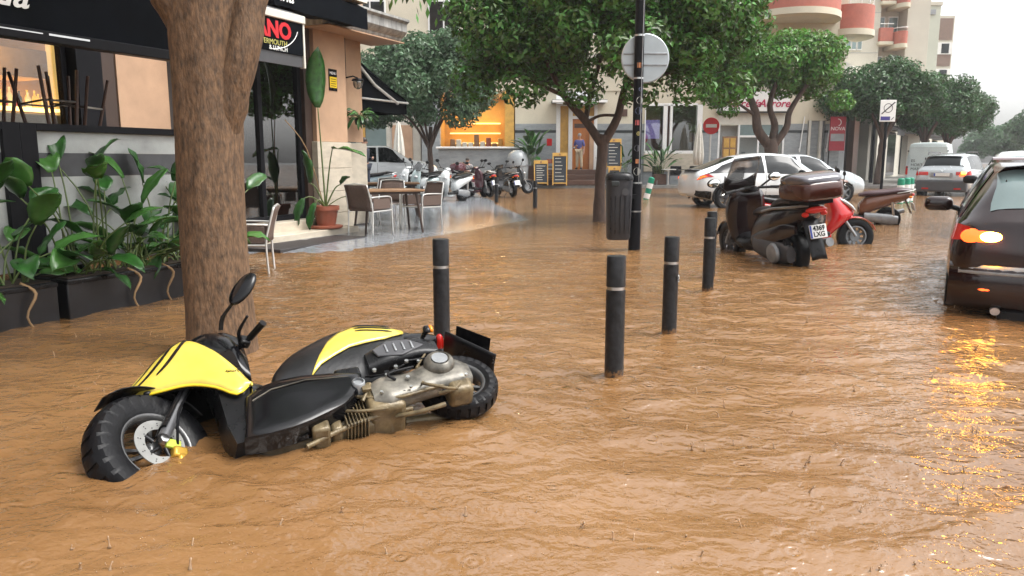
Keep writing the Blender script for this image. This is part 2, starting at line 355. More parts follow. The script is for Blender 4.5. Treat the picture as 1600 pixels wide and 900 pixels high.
# pavement beside the cafe, rising out of the water towards the side street
def pavement():
    b = MB(); ns, nr = 64, 64; P = {}
    for i in range(ns+1):
        s = -6 + 34*i/ns
        for j in range(nr+1):
            r_ = -30 + 25.6*j/nr
            d = r_ + 6.9 + .63*max(0, s-15.2)
            z = (.02 + min(.25, -.03*d) if d < 0 else max(-.17, .02 - .09*d)) - .19*(1-min(1, max(0, (s-5)/4))) + .004*math.sin(s*1.7+r_)
            P[i, j] = len(b.v); b.v.append(tuple(SV(s, r_, min(z, .45))))
    for i in range(ns):
        for j in range(nr): b.f.append((P[i,j], P[i,j+1], P[i+1,j+1], P[i+1,j])); b.m.append(0)
    m_ = bpy.data.materials.new('wet_paving'); m_.use_nodes = True; t = m_.node_tree; p = t.nodes['Principled BSDF']; L = t.links.new
    co = t.nodes.new('ShaderNodeTexCoord'); mp = t.nodes.new('ShaderNodeMapping'); mp.inputs['Rotation'].default_value = (0, 0, R(25)); L(co.outputs['Object'], mp.inputs[0])
    br = t.nodes.new('ShaderNodeTexBrick'); br.inputs['Scale'].default_value = 2.5; br.inputs['Color1'].default_value = (.20,.215,.23,1); br.inputs['Color2'].default_value = (.26,.27,.29,1)
    br.inputs['Mortar'].default_value = (.06,.06,.06,1); br.inputs['Mortar Size'].default_value = .012; L(mp.outputs[0], br.inputs['Vector'])
    L(br.outputs['Color'], p.inputs['Base Color']); p.inputs['Roughness'].default_value = .16
    n = t.nodes.new('ShaderNodeTexNoise'); n.inputs['Scale'].default_value = 9; L(co.outputs['Object'], n.inputs['Vector'])
    bp = t.nodes.new('ShaderNodeBump'); bp.inputs['Strength'].default_value = .5; bp.inputs['Distance'].default_value = .01; L(n.outputs['Fac'], bp.inputs['Height']); L(bp.outputs[0], p.inputs['Normal'])
    return tag(b.build('pavement', m_), 'wet grey paving beside the cafe sloping into the flood', kind='structure')
pavement()
tag(MB().box((-40, 36.4, -.2), (14.5, 60, .15)).build('far_pavement', mat('kerb_stone', (.20,.20,.19), .35, var=.2), bevel=.02), 'grey kerb and pavement in front of the far shops', kind='structure')
b = MB(); b.prism([(14.5, 36.4), (19, 35.8), (74, 118), (74, 140), (14.5, 60)], -.2, .15, 'xy')
tag(b.build('street_pavement', mat('kerb_grey', (.18,.17,.16), .4, var=.2), bevel=.02), 'pavement along the receding side of the street', kind='structure')
# ------------------------------------------------------------------ cafe building on the left (street frame: x = r, y = s)
def sbox(b, s0, s1, r0, r1, z0, z1, mi=0):          # box in the street frame
    p = [SV(s, r_, z) for z in (z0, z1) for s, r_ in ((s0,r0),(s0,r1),(s1,r1),(s1,r0))]
    return b.add(p, ((3,2,1,0),(4,5,6,7),(0,1,5,4),(1,2,6,5),(2,3,7,6),(3,0,4,7)), mi)
def sb(name, m_, parent, s0, s1, r0, r1, z0, z1, bevel=.004): return sbox(MB(), s0, s1, r0, r1, z0, z1).build(name, m_, parent, bevel=bevel)
cafe = empty('cafe_building', SV(8, -9, 0) , 0, 'peach cafe building with black window frames, marble base and lit bar inside', 'building')
cafe.location = (0, 0, 0)
FR = -8.5
sb('wall', M['peach'], cafe, 6.76, 7.52, FR-.45, FR, .25, 3.2)
sb('wall', M['peach'], cafe, 11.36, 12.05, FR-.6, FR-.18, 1.6, 3.9)
sb('wall', M['peach'], cafe, -6, 12.05, FR-.7, FR-.1, 3.62, 6.5)
sb('upper_wall', M['peach'], cafe, -6, 12.05, FR-6, FR-.75, 3.9, 14)
sb('column', M['peach'], cafe, 10.5, 11.34, FR-.5, FR, 1.58, 3.7)
for k, (z0, z1) in enumerate(((.1,.36),(.366,.74),(.746,1.13),(1.136,1.576))):
    sb('marble_slab', M['marble'], cafe, 10.46, 11.38, FR-.5, FR+.035, z0, z1, .006)
for k, (z0, z1) in enumerate(((.1,.74),(.746,1.576))):
    sb('marble_slab', M['marble'], cafe, 11.39, 12.08, FR-.5, FR-.13, z0, z1, .006)
sb('plinth', M['marble'], cafe, 8.2, 10.46, FR-.6, FR+.12, -.1, .30, .012)
sb('step', M['marble'], cafe, 8.4, 10.9, FR+.12, FR+.5, -.1, .15, .012)
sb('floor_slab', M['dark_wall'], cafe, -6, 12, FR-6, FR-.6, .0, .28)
# cornice slab over the corner, with a moulded grey edge
b = MB(); prof = [(0,3.42),(.62,3.42),(.66,3.47),(.66,3.5),(.72,3.53),(.78,3.60),(.78,3.74),(.84,3.78),(.84,3.82),(0,3.86)]
rings = [[SV(s, FR-.3+d, z) for d, z in prof] for s in (10.3, 11, 11.8, 12.6)]
b.loft(rings); b.build('cornice', mat('weathered_cornice', (.32,.32,.31), .7, var=.45, vscale=5, stretch=(2,2,.4)), cafe)
sb('soffit', M['peach'], cafe, 10.35, 12.55, FR-.3, FR+.45, 3.40, 3.418, 0)
# black window frames and glass
def frame_rect(name, s0, s1, z0, z1, t=.06, m_=None, rr=FR-.2, bars=()):
    o = sb(name, m_ or M['black_metal'], cafe, s0, s0+t, rr-.05, rr+.05, z0, z1)
    for (a, c, d, e) in ((s1-t, s1, z0, z1), (s0+t, s1-t, z1-t, z1), (s0+t, s1-t, z0, z0+t)) + tuple((x-t/2, x+t/2, z0+t, z1-t) for x in bars):
        p = sb('frame_bar', m_ or M['black_metal'], cafe, a, c, rr-.05, rr+.05, d, e)
    return o
frame_rect('door_frame', 8.72, 10.32, .30, 3.3, .085, bars=(9.36,))
sb('pane', M['dglass'], cafe, 8.80, 9.32, FR-.205, FR-.195, .385, 3.2, 0); sb('pane', M['dglass'], cafe, 9.40, 10.235, FR-.205, FR-.195, .385, 3.2, 0)
sb('jamb', M['brown_frame'], cafe, 10.32, 10.5, FR-.3, FR-.08, .3, 3.7)
sb('jamb', M['brown_frame'], cafe, 6.55, 6.76, FR-.3, FR-.02, .28, 3.0)
sb('jamb', M['black_metal'], cafe, 6.22, 6.55, FR-.3, FR+.02, .28, 3.0)
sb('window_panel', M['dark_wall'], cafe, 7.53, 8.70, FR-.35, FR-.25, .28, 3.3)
frame_rect('window_frame', 3.2, 6.22, 1.05, 2.95, .07, bars=())
sb('pane', M['glass'], cafe, 3.27, 6.15, FR-.205, FR-.195, 1.12, 2.88, 0)
sb('sill_wall', M['brown_frame'], cafe, -6, 6.22, FR-.35, FR-.25, .28, 1.05)
sb('fascia', M['awning'], cafe, -6, 8.7, FR-.08, FR+.06, 2.93, 3.62, .01)
# interior: lit back wall with a bottle shelf
sb('back_wall', M['warm_wall'], cafe, -4, 9.9, FR-3.62, FR-3.5, .28, 3.4, 0)
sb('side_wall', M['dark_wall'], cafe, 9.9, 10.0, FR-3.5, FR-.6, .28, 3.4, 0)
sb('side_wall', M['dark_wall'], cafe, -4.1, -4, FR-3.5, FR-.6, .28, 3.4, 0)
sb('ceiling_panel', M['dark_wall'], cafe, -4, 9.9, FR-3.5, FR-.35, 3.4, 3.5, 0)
sb('hood', mat('grey_hood', (.14,.135,.125), .5), cafe, 4.3, 8.05, FR-3.49, FR-2.9, 1.35, 1.95, .01)
sb('bulkhead', mat('amber_panel', (.62,.36,.12), .5), cafe, 3.9, 7.75, FR-3.49, FR-2.7, 2.45, 2.85, .01)
sb('light_column', mat('lit_column', (.8,.55,.2), .5, emit=(1,.66,.22), estr=.3), cafe, 8.25, 8.4, FR-3.45, FR-3.3, .3, 3.3, .01)
sb('bar_counter', M['dark_wood'], cafe, 1, 8.2, FR-2.4, FR-1.8, .28, 1.2, .02)
shelf = sb('bottle_shelf', mat('shelf_light', (.8,.6,.3), .4, emit=(1,.62,.16), estr=2.4), cafe, 4.6, 8.1, FR-3.3, FR-2.85, 2.0, 2.035, .004)
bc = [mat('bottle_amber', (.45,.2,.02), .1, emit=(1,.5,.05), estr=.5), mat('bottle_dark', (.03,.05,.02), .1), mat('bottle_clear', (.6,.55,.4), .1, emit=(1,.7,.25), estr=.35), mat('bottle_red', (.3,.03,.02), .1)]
prof = [(0,0),(.036,0),(.038,.02),(.038,.17),(.03,.2),(.014,.225),(.013,.28),(.016,.282),(.016,.30),(0,.30)]
bottle_me = [MB().lathe(prof, 10).mesh('bottle') for _ in bc]
for me_, m_ in zip(bottle_me, bc): me_.materials.append(m_); me_.shade_smooth()
kinds = ('amber', 'dark green', 'clear', 'red')
for k in range(44):
    s = 4.7 + k*.076; q = random.choice((0,0,0,2,2,1,3)); 
    o = bpy.data.objects.new('bottle', bottle_me[q]); col.objects.link(o); o.location = SV(s, FR-3.05 + random.uniform(-.08,.08), 2.036); o.scale = (1, 1, random.uniform(.7, 1.0))
    tag(o, 'small %s bottle in the glowing row on the bar shelf' % kinds[q], 'bottle', 'bottles on the bar shelf')
pl = bpy.data.lights.new('bar_lamp', 'POINT'); pl.energy = 45; pl.color = (1, .68, .32); pl.shadow_soft_size = .2
po = bpy.data.objects.new('bar_lamp', pl); col.objects.link(po); po.location = SV(6.2, FR-2.4, 2.9); po.parent = cafe
# stools turned upside down on tables behind the screen
def stool(s, r_, z, rz, lean, label):
    e = empty('bar_stool', SV(s, r_, z), rz, label, 'stool', 'stools stacked inside the cafe terrace'); e.rotation_euler = (lean, 0, rz)
    MB().cbox((0,0,.02), (.34,.34,.04)).build('seat', M['dark_wood'], e, bevel=.01)
    for x in (-1, 1):
        for y in (-1, 1):
            MB().cyl((x*.13, y*.13, .04), (x*.2, y*.2, .72), .018, .015, 8).build('leg', M['dark_wood'], e)
    MB().tube([(-.17,-.17,.42),(.17,-.17,.42),(.17,.17,.42),(-.17,.17,.42),(-.17,-.17,.42)], .01, 6).build('foot_rail', M['steel'], e)
for k, s in enumerate((3.8, 4.15, 4.5, 4.95, 5.35)):
    stool(s, -7.4 + .25*(k % 2), 1.38, .4*k, .1*(-1)**k, ('upside down dark stool nearest the frame edge behind the glass screen', 'upside down dark stool second from the left behind the glass screen', 'upside down dark stool third from the left behind the glass screen', 'upside down dark stool fourth from the left behind the glass screen', 'upside down dark stool closest to the black window jamb')[k])
for k, (s, r_) in enumerate(((3.95, -7.3), (5.2, -7.3))):
    e = empty('cafe_table', SV(s, r_, 0), STREET, ('dark table under the left stools behind the screen', 'dark table under the stools beside the window jamb')[k], 'table', 'tables on the closed terrace')
    MB().cbox((0,0,1.355), (.75,1.25,.045)).build('table_top', M['dark_wood'], e, bevel=.008)
    MB().cyl((0,0,-.15), (0,0,1.33), .04).build('leg', M['black_metal'], e); MB().lathe([(0,-.17),(.26,-.17),(.26,-.14),(.05,-.1),(0,-.1)], 18).build('base', M['black_metal'], e)
# awnings over the terrace
aw = empty('terrace_awning', (0,0,0), 0, 'long black awning with white script lettering over the cafe terrace', 'awning')
sb('valance', M['awning'], aw, -3, 5.95, -6.03, -6.0, 2.26, 2.92, 0)
sb('front_rail', M['black_metal'], aw, -3, 5.98, -6.07, -5.95, 2.17, 2.26, .01)
sb('rail_trim', M['steel'], aw, 4.15, 4.5, -5.948, -5.944, 2.225, 2.24, 0); sb('rail_trim', M['steel'], aw, 3.0, 4.1, -5.948, -5.945, 2.228, 2.236, 0)
b = MB()
rings = [[SV(s, r_, z + .015*math.sin(s*3)*(1 if 0 < i < 3 else 0)) for i, (r_, z) in enumerate(((-6.0,2.92),(-6.9,3.14),(-7.7,3.33),(-8.42,3.5),(-8.42,3.52),(-7.7,3.35),(-6.9,3.16),(-6.0,2.94)))] for s in np.linspace(-3, 5.95, 16)]
b.loft(rings).build('canopy', M['awning'], aw)
b = MB(); b.add([SV(5.95,-6.0,2.26), SV(5.95,-8.42,2.95), SV(5.95,-8.42,3.5), SV(5.95,-6.0,2.92), SV(5.97,-6.0,2.26), SV(5.97,-8.42,2.95), SV(5.97,-8.42,3.5), SV(5.97,-6.0,2.92)], ((0,1,2,3),(7,6,5,4),(0,4,5,1),(1,5,6,2),(2,6,7,3),(3,7,4,0))).build('side_panel', M['awning'], aw)
sb('end_cap', M['alu'], aw, 5.78, 5.99, -5.945, -5.93, 2.18, 2.25, .005)
UV = SV(1, 0); UPZ = Vector((0, 0, 1))
text_part('lettering', 'ida', .30, M['white_text'], aw, frame(SV(3.86, -5.99, 2.50), UV, UPZ), .002, .35, .004)
for s in (5.93, 0.5):
    sb('post', M['black_metal'], aw, s-.04, s+.04, -6.15, -6.07, -.17, 2.17)
aw2 = empty('door_awning', (0,0,0), 0, 'black awning above the cafe door with cream edge board', 'awning')
b = MB(); rings = [[SV(s, FR+d, z + .012*math.sin(s*5.1)*(d > .3)) for d, z in ((.08,3.95),(.12,3.5),(.55,3.46),(.75,3.40),(.77,3.40),(.77,3.72),(.72,3.74),(.5,3.85))] for s in np.linspace(8.75, 10.95, 14)]
b.loft(rings).build('canopy', M['awning'], aw2)
sb('edge_board', M['offwhite'], aw2, 9.3, 10.95, FR+.1, FR+.78, 3.80, 3.86, .006)
text_part('lettering', 'ina', .26, M['white_text'], aw2, frame(SV(8.98, FR+.79, 3.56), UV, UPZ), .002, .35, .003)
# hanging sign box with red letters
sg = empty('hanging_sign', (0,0,0), 0, 'black and cream sign box with red capitals beside the cafe door', 'sign')
SR = -7.55
sb('panel', M['awning'], sg, 7.930, 9.100, SR-.06, SR, 2.740, 3.180, .004)
sb('top_rail', M['offwhite'], sg, 7.880, 9.140, SR-.08, SR+.03, 3.180, 3.290, .012)
sb('side_rail', M['offwhite'], sg, 9.100, 9.135, SR-.07, SR+.01, 2.570, 3.180, .004)
b = MB(); b.prism([(SR-.08, 3.290), (SR-.02, 3.290), (FR+.1, 3.62), (FR+.05, 3.62)], 0, 1, 'xy')
b = MB(); ang = [(SR+.02, 3.292), (SR-.04, 3.292), (FR+.06, 3.56), (FR+.1, 3.58)]
b.loft([[SV(s, r_, z) for r_, z in ang] for s in (7.880, 9.120)]).build('top_cover', M['valance_grey'], sg)
sb('lower_panel', M['grey_plastic'], sg, 7.930, 9.100, SR-.05, SR-.02, 2.580, 2.738, 0)
text_part('lettering', 'ANO', .30, M['red_text'], sg, frame(SV(8.510, SR+.004, 3.020), UV, UPZ), .004, 0, .012, space=1.0)
text_part('lettering', 'VERMOUTH', .098, mat('gold_lettering', (.45,.42,.12), .5), sg, frame(SV(8.500, SR+.004, 2.855), UV, UPZ), .003)
text_part('lettering', '& LUNCH', .085, M['white_text'], sg, frame(SV(8.580, SR+.004, 2.780), UV, UPZ), .003)
arc = [SV(8.380 + .62*math.sin(t), SR+.006, 3.140 - .38*math.cos(t)) for t in np.linspace(.1, 1.35, 10)]
MB().tube(arc, .006, 6).build('arc_line', M['white_text'], sg)
sb('hanger', M['black_metal'], sg, 8.480, 8.540, SR-.3, SR-.07, 3.120, 3.170)
sb('hanger', M['black_metal'], sg, 8.480, 8.540, FR+.02, SR-.3, 3.120, 3.170)
# lantern and small yellow notice on the column
nt_ = empty('wall_notice', (0,0,0), 0, 'small yellow notice with black header on the peach column', 'notice')
sb('board', M['black_plastic'], nt_, 10.86, 11.08, FR+.001, FR+.012, 2.44, 2.80, .002)
sb('yellow_field', mat('notice_yellow', (.7,.5,.02), .4), nt_, 10.875, 11.065, FR+.0121, FR+.016, 2.49, 2.67, 0)
text_part('lettering', 'MENU', .065, M['white_text'], nt_, frame(SV(10.97, FR+.013, 2.73), UV, UPZ), .001)
for k in range(4): sb('print_line', M['black_plastic'], nt_, 10.9, 11.04, FR+.0161, FR+.0166, 2.515+.038*k, 2.525+.038*k, 0)
la = empty('wall_lantern', (0,0,0), 0, 'small black wall lantern with glass bowl on the column corner', 'lantern')
c = SV(11.55, FR+.1, 2.6)
MB().tube([SV(11.55, FR-.17, 2.72), SV(11.55, FR, 2.74), c + Vector((0,0,.1))], .014, 8).build('bracket', M['black_metal'], la)
MB().lathe([(0,.10),(.09,.09),(.11,.06),(.105,.05),(0,.05)], 16, c).build('cap', M['black_metal'], la)
MB().lathe([(.088,.05),(.09,.0),(.07,-.06),(.02,-.09),(0,-.09)], 16, c).build('bowl', M['dglass'], la)
MB().tube([c+Vector((0,0,.05)), c+Vector((0,0,-.07))], .012, 8).build('bulb_holder', M['black_metal'], la)
MB().tube([SV(11.55, FR-.155, 2.74), SV(11.55, FR-.155, 3.4)], .008, 6).build('cable', M['black_metal'], la)
# second awning round the corner
a3 = empty('corner_awning', (0,0,0), 0, 'black sloping awning with pale folding arm round the cafe corner', 'awning')
rA, rB = -9.0, -13.2
b = MB(); b.loft([[SV(s, r_, z) for s, z in ((12.1,3.28),(12.7,2.98),(13.4,2.72),(14.05,2.50),(14.05,2.515),(13.4,2.735),(12.7,2.995),(12.1,3.295))] for r_ in (rA, -10, -11, -12, rB)]).build('canopy', M['awning'], a3)
sb('valance', M['awning'], a3, 14.03, 14.06, rB, rA, 2.22, 2.5, 0)
b = MB(); b.add([SV(12.1,rA-.02,3.28), SV(14.05,rA-.02,2.5), SV(14.05,rA-.02,2.22), SV(12.1,rA-.02,2.22)], [(0,1,2,3)]).build('side_curtain', M['awning'], a3)
MB().tube([SV(12.12,rA+.02,3.22), SV(12.9,rA+.02,2.72), SV(13.7,rA+.02,2.42)], .03, 8).build('folding_arm', M['alu'], a3)
MB().tube([SV(12.1,rA+.02,2.44), SV(14.08,rA+.02,2.45)], .022, 8).build('front_bar', M['alu'], a3)
sb('side_face', M['peach'], cafe, 11.9, 12.06, FR-6, FR-.6, .1, 3.9)
# glass screens
gs_lab = ('left glass terrace screen beside the frame edge with grey bands', 'long glass terrace screen with grey bands behind the large planter')
for k, (s0, s1) in enumerate(((2.9, 3.98), (4.12, 6.1))):
    g = empty('glass_screen', (0,0,0), 0, gs_lab[k], 'screen', 'terrace screens')
    rr = -6.32
    for x in (s0, s1): sb('post', M['black_metal'], g, x-.07, x+.07, rr-.05, rr+.05, -.17, 1.56)
    sb('top_rail', M['black_metal'], g, s0+.07, s1-.07, rr-.05, rr+.05, 1.50, 1.56); sb('bottom_rail', M['black_metal'], g, s0+.07, s1-.07, rr-.05, rr+.05, -.1, .02)
    sb('pane', M['glass'], g, s0+.07, s1-.07, rr-.006, rr, .02, 1.5, 0)
    sb('frosted_band', M['frosted'], g, s0+.07, s1-.07, rr+.001, rr+.004, 1.32, 1.5, 0); sb('frosted_band', M['frosted'], g, s0+.07, s1-.07, rr+.001, rr+.004, .35, 1.12, 0)
    sb('grey_band', mat('grey_band', (.07,.07,.075), .15, var=.2), g, s0+.07, s1-.07, rr+.001, rr+.004, 1.121, 1.319, 0)
    if k == 0: sb('label_plate', M['white'], g, 3.3, 3.62, rr+.005, rr+.008, 1.28, 1.31, 0)
# ------------------------------------------------------------------ far shops across the junction (facade at y = 38.2)
def bx(name, m_, parent, x0, x1, y0, y1, z0, z1, bevel=.006): return MB().box((x0,y0,z0),(x1,y1,z1)).build(name, m_, parent, bevel=bevel)
FY = 38.2
shops = empty('shop_building', (6, FY, 0), 0, 'cream corner building with grey marble shopfronts and rounded brick red balconies', 'building'); shops.location = (0,0,0)
def band(x0, x1):                      # cream wall, marble dado, dark stripe
    bx('wall', M['cream'], shops, x0, x1, FY, FY+.3, 3.05, 4.6); bx('marble_dado', M['greymarble'], shops, x0, x1, FY-.03, FY+.3, .15, 2.62, .01)
    bx('marble_dado', M['greymarble'], shops, x0, x1, FY-.03, FY+.3, 2.745, 3.05, .01); bx('stripe', M['dark_stripe'], shops, x0, x1, FY-.045, FY+.3, 2.622, 2.742)
band(.15, 2.15); band(4.15, 6.45); band(9.25, 10.05); band(13.3, 14.4); band(15.3, 16.0)
bx('wall', M['cream'], shops, -3.6, 16.0, FY-.05, FY+.3, 4.6, 6.3)
for z in (6.3, 9.6): bx('upper_wall', M['cream'], shops, -14, 16.0, FY, FY+9, z, z+3.29, .01)
bx('upper_wall', M['cream'], shops, -14, 16, FY, FY+9, 12.9, 17, .01)
bx('floor_slab', M['cream2'], shops, -14, 16, FY-.35, FY+9, 6.1, 6.3, .01)
for z in (7.2, 10.5):
    for x in (-11, -7.5, -4, -.5, 3, 6.5):
        o = bx('window', M['white'], shops, x, x+1.5, FY-.05, FY+.05, z, z+1.6); bx('pane', M['car_glass'], o, x+.08, x+.71, FY-.06, FY-.045, z+.08, z+1.52, 0); bx('pane', M['car_glass'], o, x+.79, x+1.42, FY-.06, FY-.045, z+.08, z+1.52, 0)
# bakery opening, lit inside
bx('bakery_wall', M['warm_wall'], shops, -3.6, .1, FY+2.6, FY+2.75, .15, 4.6, 0); bx('pier', M['yellow_wood'], shops, -.35, .1, FY-.05, FY+.3, 1.9, 4.6)
bx('pier', M['greymarble'], shops, -4.4, -3.5, FY-.05, FY+.3, .15, 4.6); bx('ceiling_panel', M['cream'], shops, -3.6, .1, FY+.3, FY+2.6, 4.5, 4.6, 0)
bx('side_wall', M['warm_wall'], shops, -3.62, -3.5, FY+.3, FY+2.6, .15, 4.5, 0); bx('side_wall', M['warm_wall'], shops, .1, .2, FY+.3, FY+2.6, .15, 4.5, 0)
bx('counter_wall', M['greymarble'], shops, -3.5, .4, FY-1.2, FY-.7, .15, 1.83, .02); bx('counter_top', M['white'], shops, -3.6, .5, FY-1.35, FY-.6, 1.84, 1.93, .02)
glow = mat('lit_display', (.8,.5,.15), .5, emit=(1,.68,.25), estr=.9)
for k in range(3): bx('lit_shelf', glow, shops, -3.2, -.6, FY+2.2, FY+2.58, 2.15+.5*k, 2.2+.5*k, 0)
for k in range(9): bx('bread_basket', random.choice((M['wood'], M['yellow_wood'], M['terracotta'], M['offwhite'])), shops, -3.1+.3*k, -2.86+.3*k, FY+.9, FY+1.5, 1.95, 2.1+random.uniform(.05,.5), .04)
bl = bpy.data.lights.new('bakery_lamp', 'AREA'); bl.energy = 45; bl.color = (1, .74, .36); bl.shape = 'RECTANGLE'; bl.size = 3; bl.size_y = .4
bo = bpy.data.objects.new('bakery_lamp', bl); col.objects.link(bo); bo.location = (-1.8, FY+1.3, 4.4); bo.parent = shops
# house door with white frame, wooden door and platform steps
df = MB(); 
for (x0, x1, z0, z1) in ((2.15,2.35,.85,4.0),(2.75,2.95,.85,4.0),(4.0,4.15,.85,4.0),(2.35,2.75,3.9,4.0),(2.95,4.0,3.28,3.42),(2.95,4.0,3.9,4.0)):
    bx('door_frame', M['white'], shops, x0, x1, FY-.05, FY+.2, z0, z1)
door = bx('door', M['orange_door'], shops, 2.95, 4.0, FY+.12, FY+.2, .85, 3.28); bx('plaque', M['dark_wood'], door, 3.05, 3.7, FY+.09, FY+.118, 2.86, 3.06); MB().ball((3.05, FY+.08, 1.9), .05).build('handle', M['steel'], door)
bx('transom', M['yellow_wood'], shops, 2.95, 4.0, FY+.1, FY+.2, 3.42, 3.9); bx('side_pane', M['yellow_wood'], shops, 2.35, 2.75, FY+.1, FY+.2, .85, 3.9)
bx('peach_jamb', M['peach'], shops, 3.78, 3.99, FY-.06, FY+.118, .86, 2.9)
bx('door_canopy', M['dark_stripe'], shops, 1.9, 4.5, FY-1.1, FY+.0, 4.02, 4.12)
bx('door_canopy_edge', M['white'], shops, 1.9, 4.5, FY-1.13, FY-1.1, 3.98, 4.1)
pf = empty('wooden_platform', (0,0,0), 0, 'brown wooden platform with steps in front of the orange door', 'platform')
for k in range(3): bx('step', M['dark_wood'], pf, 1.15, 4.3, FY-1.85+.5*k, FY-.06, .15+.235*k, .15+.235*(k+1)-.004, .015)
rl = MB()
for k in range(7): MB().tube([(4.32+.0*k, FY-1.5+.2*k, .86), (4.32, FY-1.5+.2*k, 1.7)], .018, 6).build('baluster', M['black_metal'], pf)
MB().tube([(4.32, FY-1.6, 1.7), (4.32, FY-.2, 1.7)], .025, 6).build('handrail', M['black_metal'], pf)
for k, (x, z) in enumerate(((5.35, 3.4), (1.7, 2.0))):
    bx('wall_sign', (M['dark_wood'], M['red_paint'])[k], shops, x, x+.25, FY-.06, FY-.031, z, z+.34)
# restaurant window
bx('window_back', mat('rust_interior', (.20,.085,.05), .6), shops, 6.45, 9.25, FY+1.3, FY+1.4, 1.7, 4.3, 0)
for (x0, x1, z0, z1) in ((6.45,6.5,1.7,3.95),(7.35,7.55,1.7,3.95),(7.68,7.8,1.7,3.95),(9.0,9.25,1.7,3.95),(6.5,9.0,1.62,1.76),(6.5,9.0,3.9,4.02)):
    bx('window_frame', M['white'], shops, x0, x1, FY-.08, FY+.1, z0, z1)
bx('pane', M['dglass'], shops, 7.8, 9.0, FY, FY+.01, 1.76, 3.9, 0); bx('pane', M['dglass'], shops, 6.5, 7.35, FY, FY+.01, 1.76, 3.9, 0)
bx('screen_poster', mat('violet_poster', (.28,.2,.42), .4, emit=(.4,.3,.7), estr=.3, var=.5, vscale=3), shops, 6.5, 7.25, FY+.3, FY+.34, 2.35, 3.25, 0)
bx('interior_panel', M['warm_wall'], shops, 6.45, 7.3, FY+.4, FY+.45, 3.2, 3.9, 0)
bx('window_ledge', M['marble'], shops, 6.45, 9.25, FY-.12, FY+.3, .75, 1.62, .01); bx('base', M['greymarble'], shops, 6.45, 9.25, FY-.06, FY+.3, .15, .75)
bx('lintel', M['cream'], shops, 6.45, 9.25, FY-.06, FY+.3, 4.0, 4.6)
# haberdashery shopfront
bx('shop_sign', M['white'], shops, 9.9, 13.35, FY-.35, FY-.05, 3.62, 4.55, .02); bx('sign_trim', M['dark_stripe'], shops, 9.9, 13.35, FY-.36, FY-.05, 3.56, 3.615)
mg = mat('magenta_letters', (.42,.015,.07), .4)
for t_, x_ in (('Mercería', 11.05), ('Aurore', 12.6)): text_part('sign_lettering', t_, .5, mg, shops, frame((x_, FY-.365, 3.98), (1,0,0), (0,0,1)), .01, .3, .008)
bx('shop_wall', M['offwhite'], shops, 10.05, 13.3, FY, FY+.3, 3.0, 3.6); bx('shop_back', M['white'], shops, 10.05, 13.3, FY+.7, FY+.8, .15, 3.0, 0)
sd_ = bx('shop_door', M['wood'], shops, 10.3, 11.0, FY+.02, FY+.1, .15, 2.45)
for i in range(4):
    for j in range(2): bx('door_panel', M['yellow_wood'], sd_, 10.36+.31*j, 10.62+.31*j, FY-.005, FY+.018, .35+.52*i, .8+.52*i, .01)
for x in (10.05, 11.02, 11.98, 12.65, 13.2): bx('mullion', M['white'], shops, x, x+.09, FY-.04, FY+.1, .15, 3.0)
for x0, x1 in ((11.11,11.98),(12.07,12.65),(12.74,13.2)):
    bx('pane', M['glass'], shops, x0, x1, FY+.02, FY+.03, .5, 2.4, 0); bx('transom_bar', M['white'], shops, x0, x1, FY-.03, FY+.1, 2.4, 2.5); bx('transom_pane', M['pale_glass'], shops, x0, x1, FY+.02, FY+.03, 2.5, 3.0, 0)
for k in range(12):
    x = random.uniform(11.15, 12.9); z = random.uniform(.7, 2.1); bx('shop_poster', random.choice((M['greymarble'], M['pale_glass'], M['dull_metal'], M['leafsoft'])), shops, x, x+.2, FY+.5+.01*k, FY+.505+.01*k, z, z+.25, 0)
# end bay with grilled doors
bx('bay_wall', M['cream'], shops, 14.4, 15.3, FY, FY+.3, 3.2, 4.6); bx('bay_door', M['greymarble'], shops, 14.4, 15.3, FY+.15, FY+.25, .15, 3.2)
for x in (14.45, 15.0): bx('bay_frame', M['offwhite'], shops, x, x+.12, FY-.04, FY+.14, .15, 3.2)
for x in (14.2, 15.5):
    MB().tube([(x, FY-.1, 3.4), (x-.1, FY-.12, 2.5), (x-.25, FY-.35, 1.7), (x-.3, FY-.4, 1.85)], .025, 6).build('awning_crank', M['white'], shops)
# street side of the corner building, receding along the street
SD = Vector((55, 82, 0)).normalized(); ND = Vector((SD.y, -SD.x, 0))
def dbox(name, m_, parent, a0, a1, n0, n1, z0, z1, bevel=.006, o=Vector((16.0, FY, 0))):
    p = [o + SD*a + ND*n + Vector((0,0,z)) for z in (z0, z1) for a, n in ((a0,n0),(a0,n1),(a1,n1),(a1,n0))]
    return MB().add(p, ((3,2,1,0),(4,5,6,7),(0,1,5,4),(1,2,6,5),(2,3,7,6),(3,0,4,7))).build(name, m_, parent, bevel=bevel)
dbox('side_wall', M['cream2'], shops, .02, 15, -6, 0, 4.4, 6.0)
dbox('side_pier', M['greymarble'], shops, .02, 1.4, -.5, .0, .15, 4.4); dbox('side_pier', M['dark_wood'], shops, 3.6, 5.0, -.5, .0, .15, 4.4); dbox('side_pier', M['cream2'], shops, 7.6, 8.4, -.5, .05, .15, 4.4); dbox('side_pier', M['cream2'], shops, 11, 15, -.5, 0, .15, 4.4)
dbox('shop_window', M['car_glass'], shops, 1.4, 3.6, -.4, -.3, .4, 4.0, 0); dbox('shop_window', M['dark_wall'], shops, 5.0, 7.6, -1.4, -1.3, .15, 4.0, 0); dbox('shop_window', M['car_glass'], shops, 8.4, 11, -.4, -.3, .15, 4.2, 0)
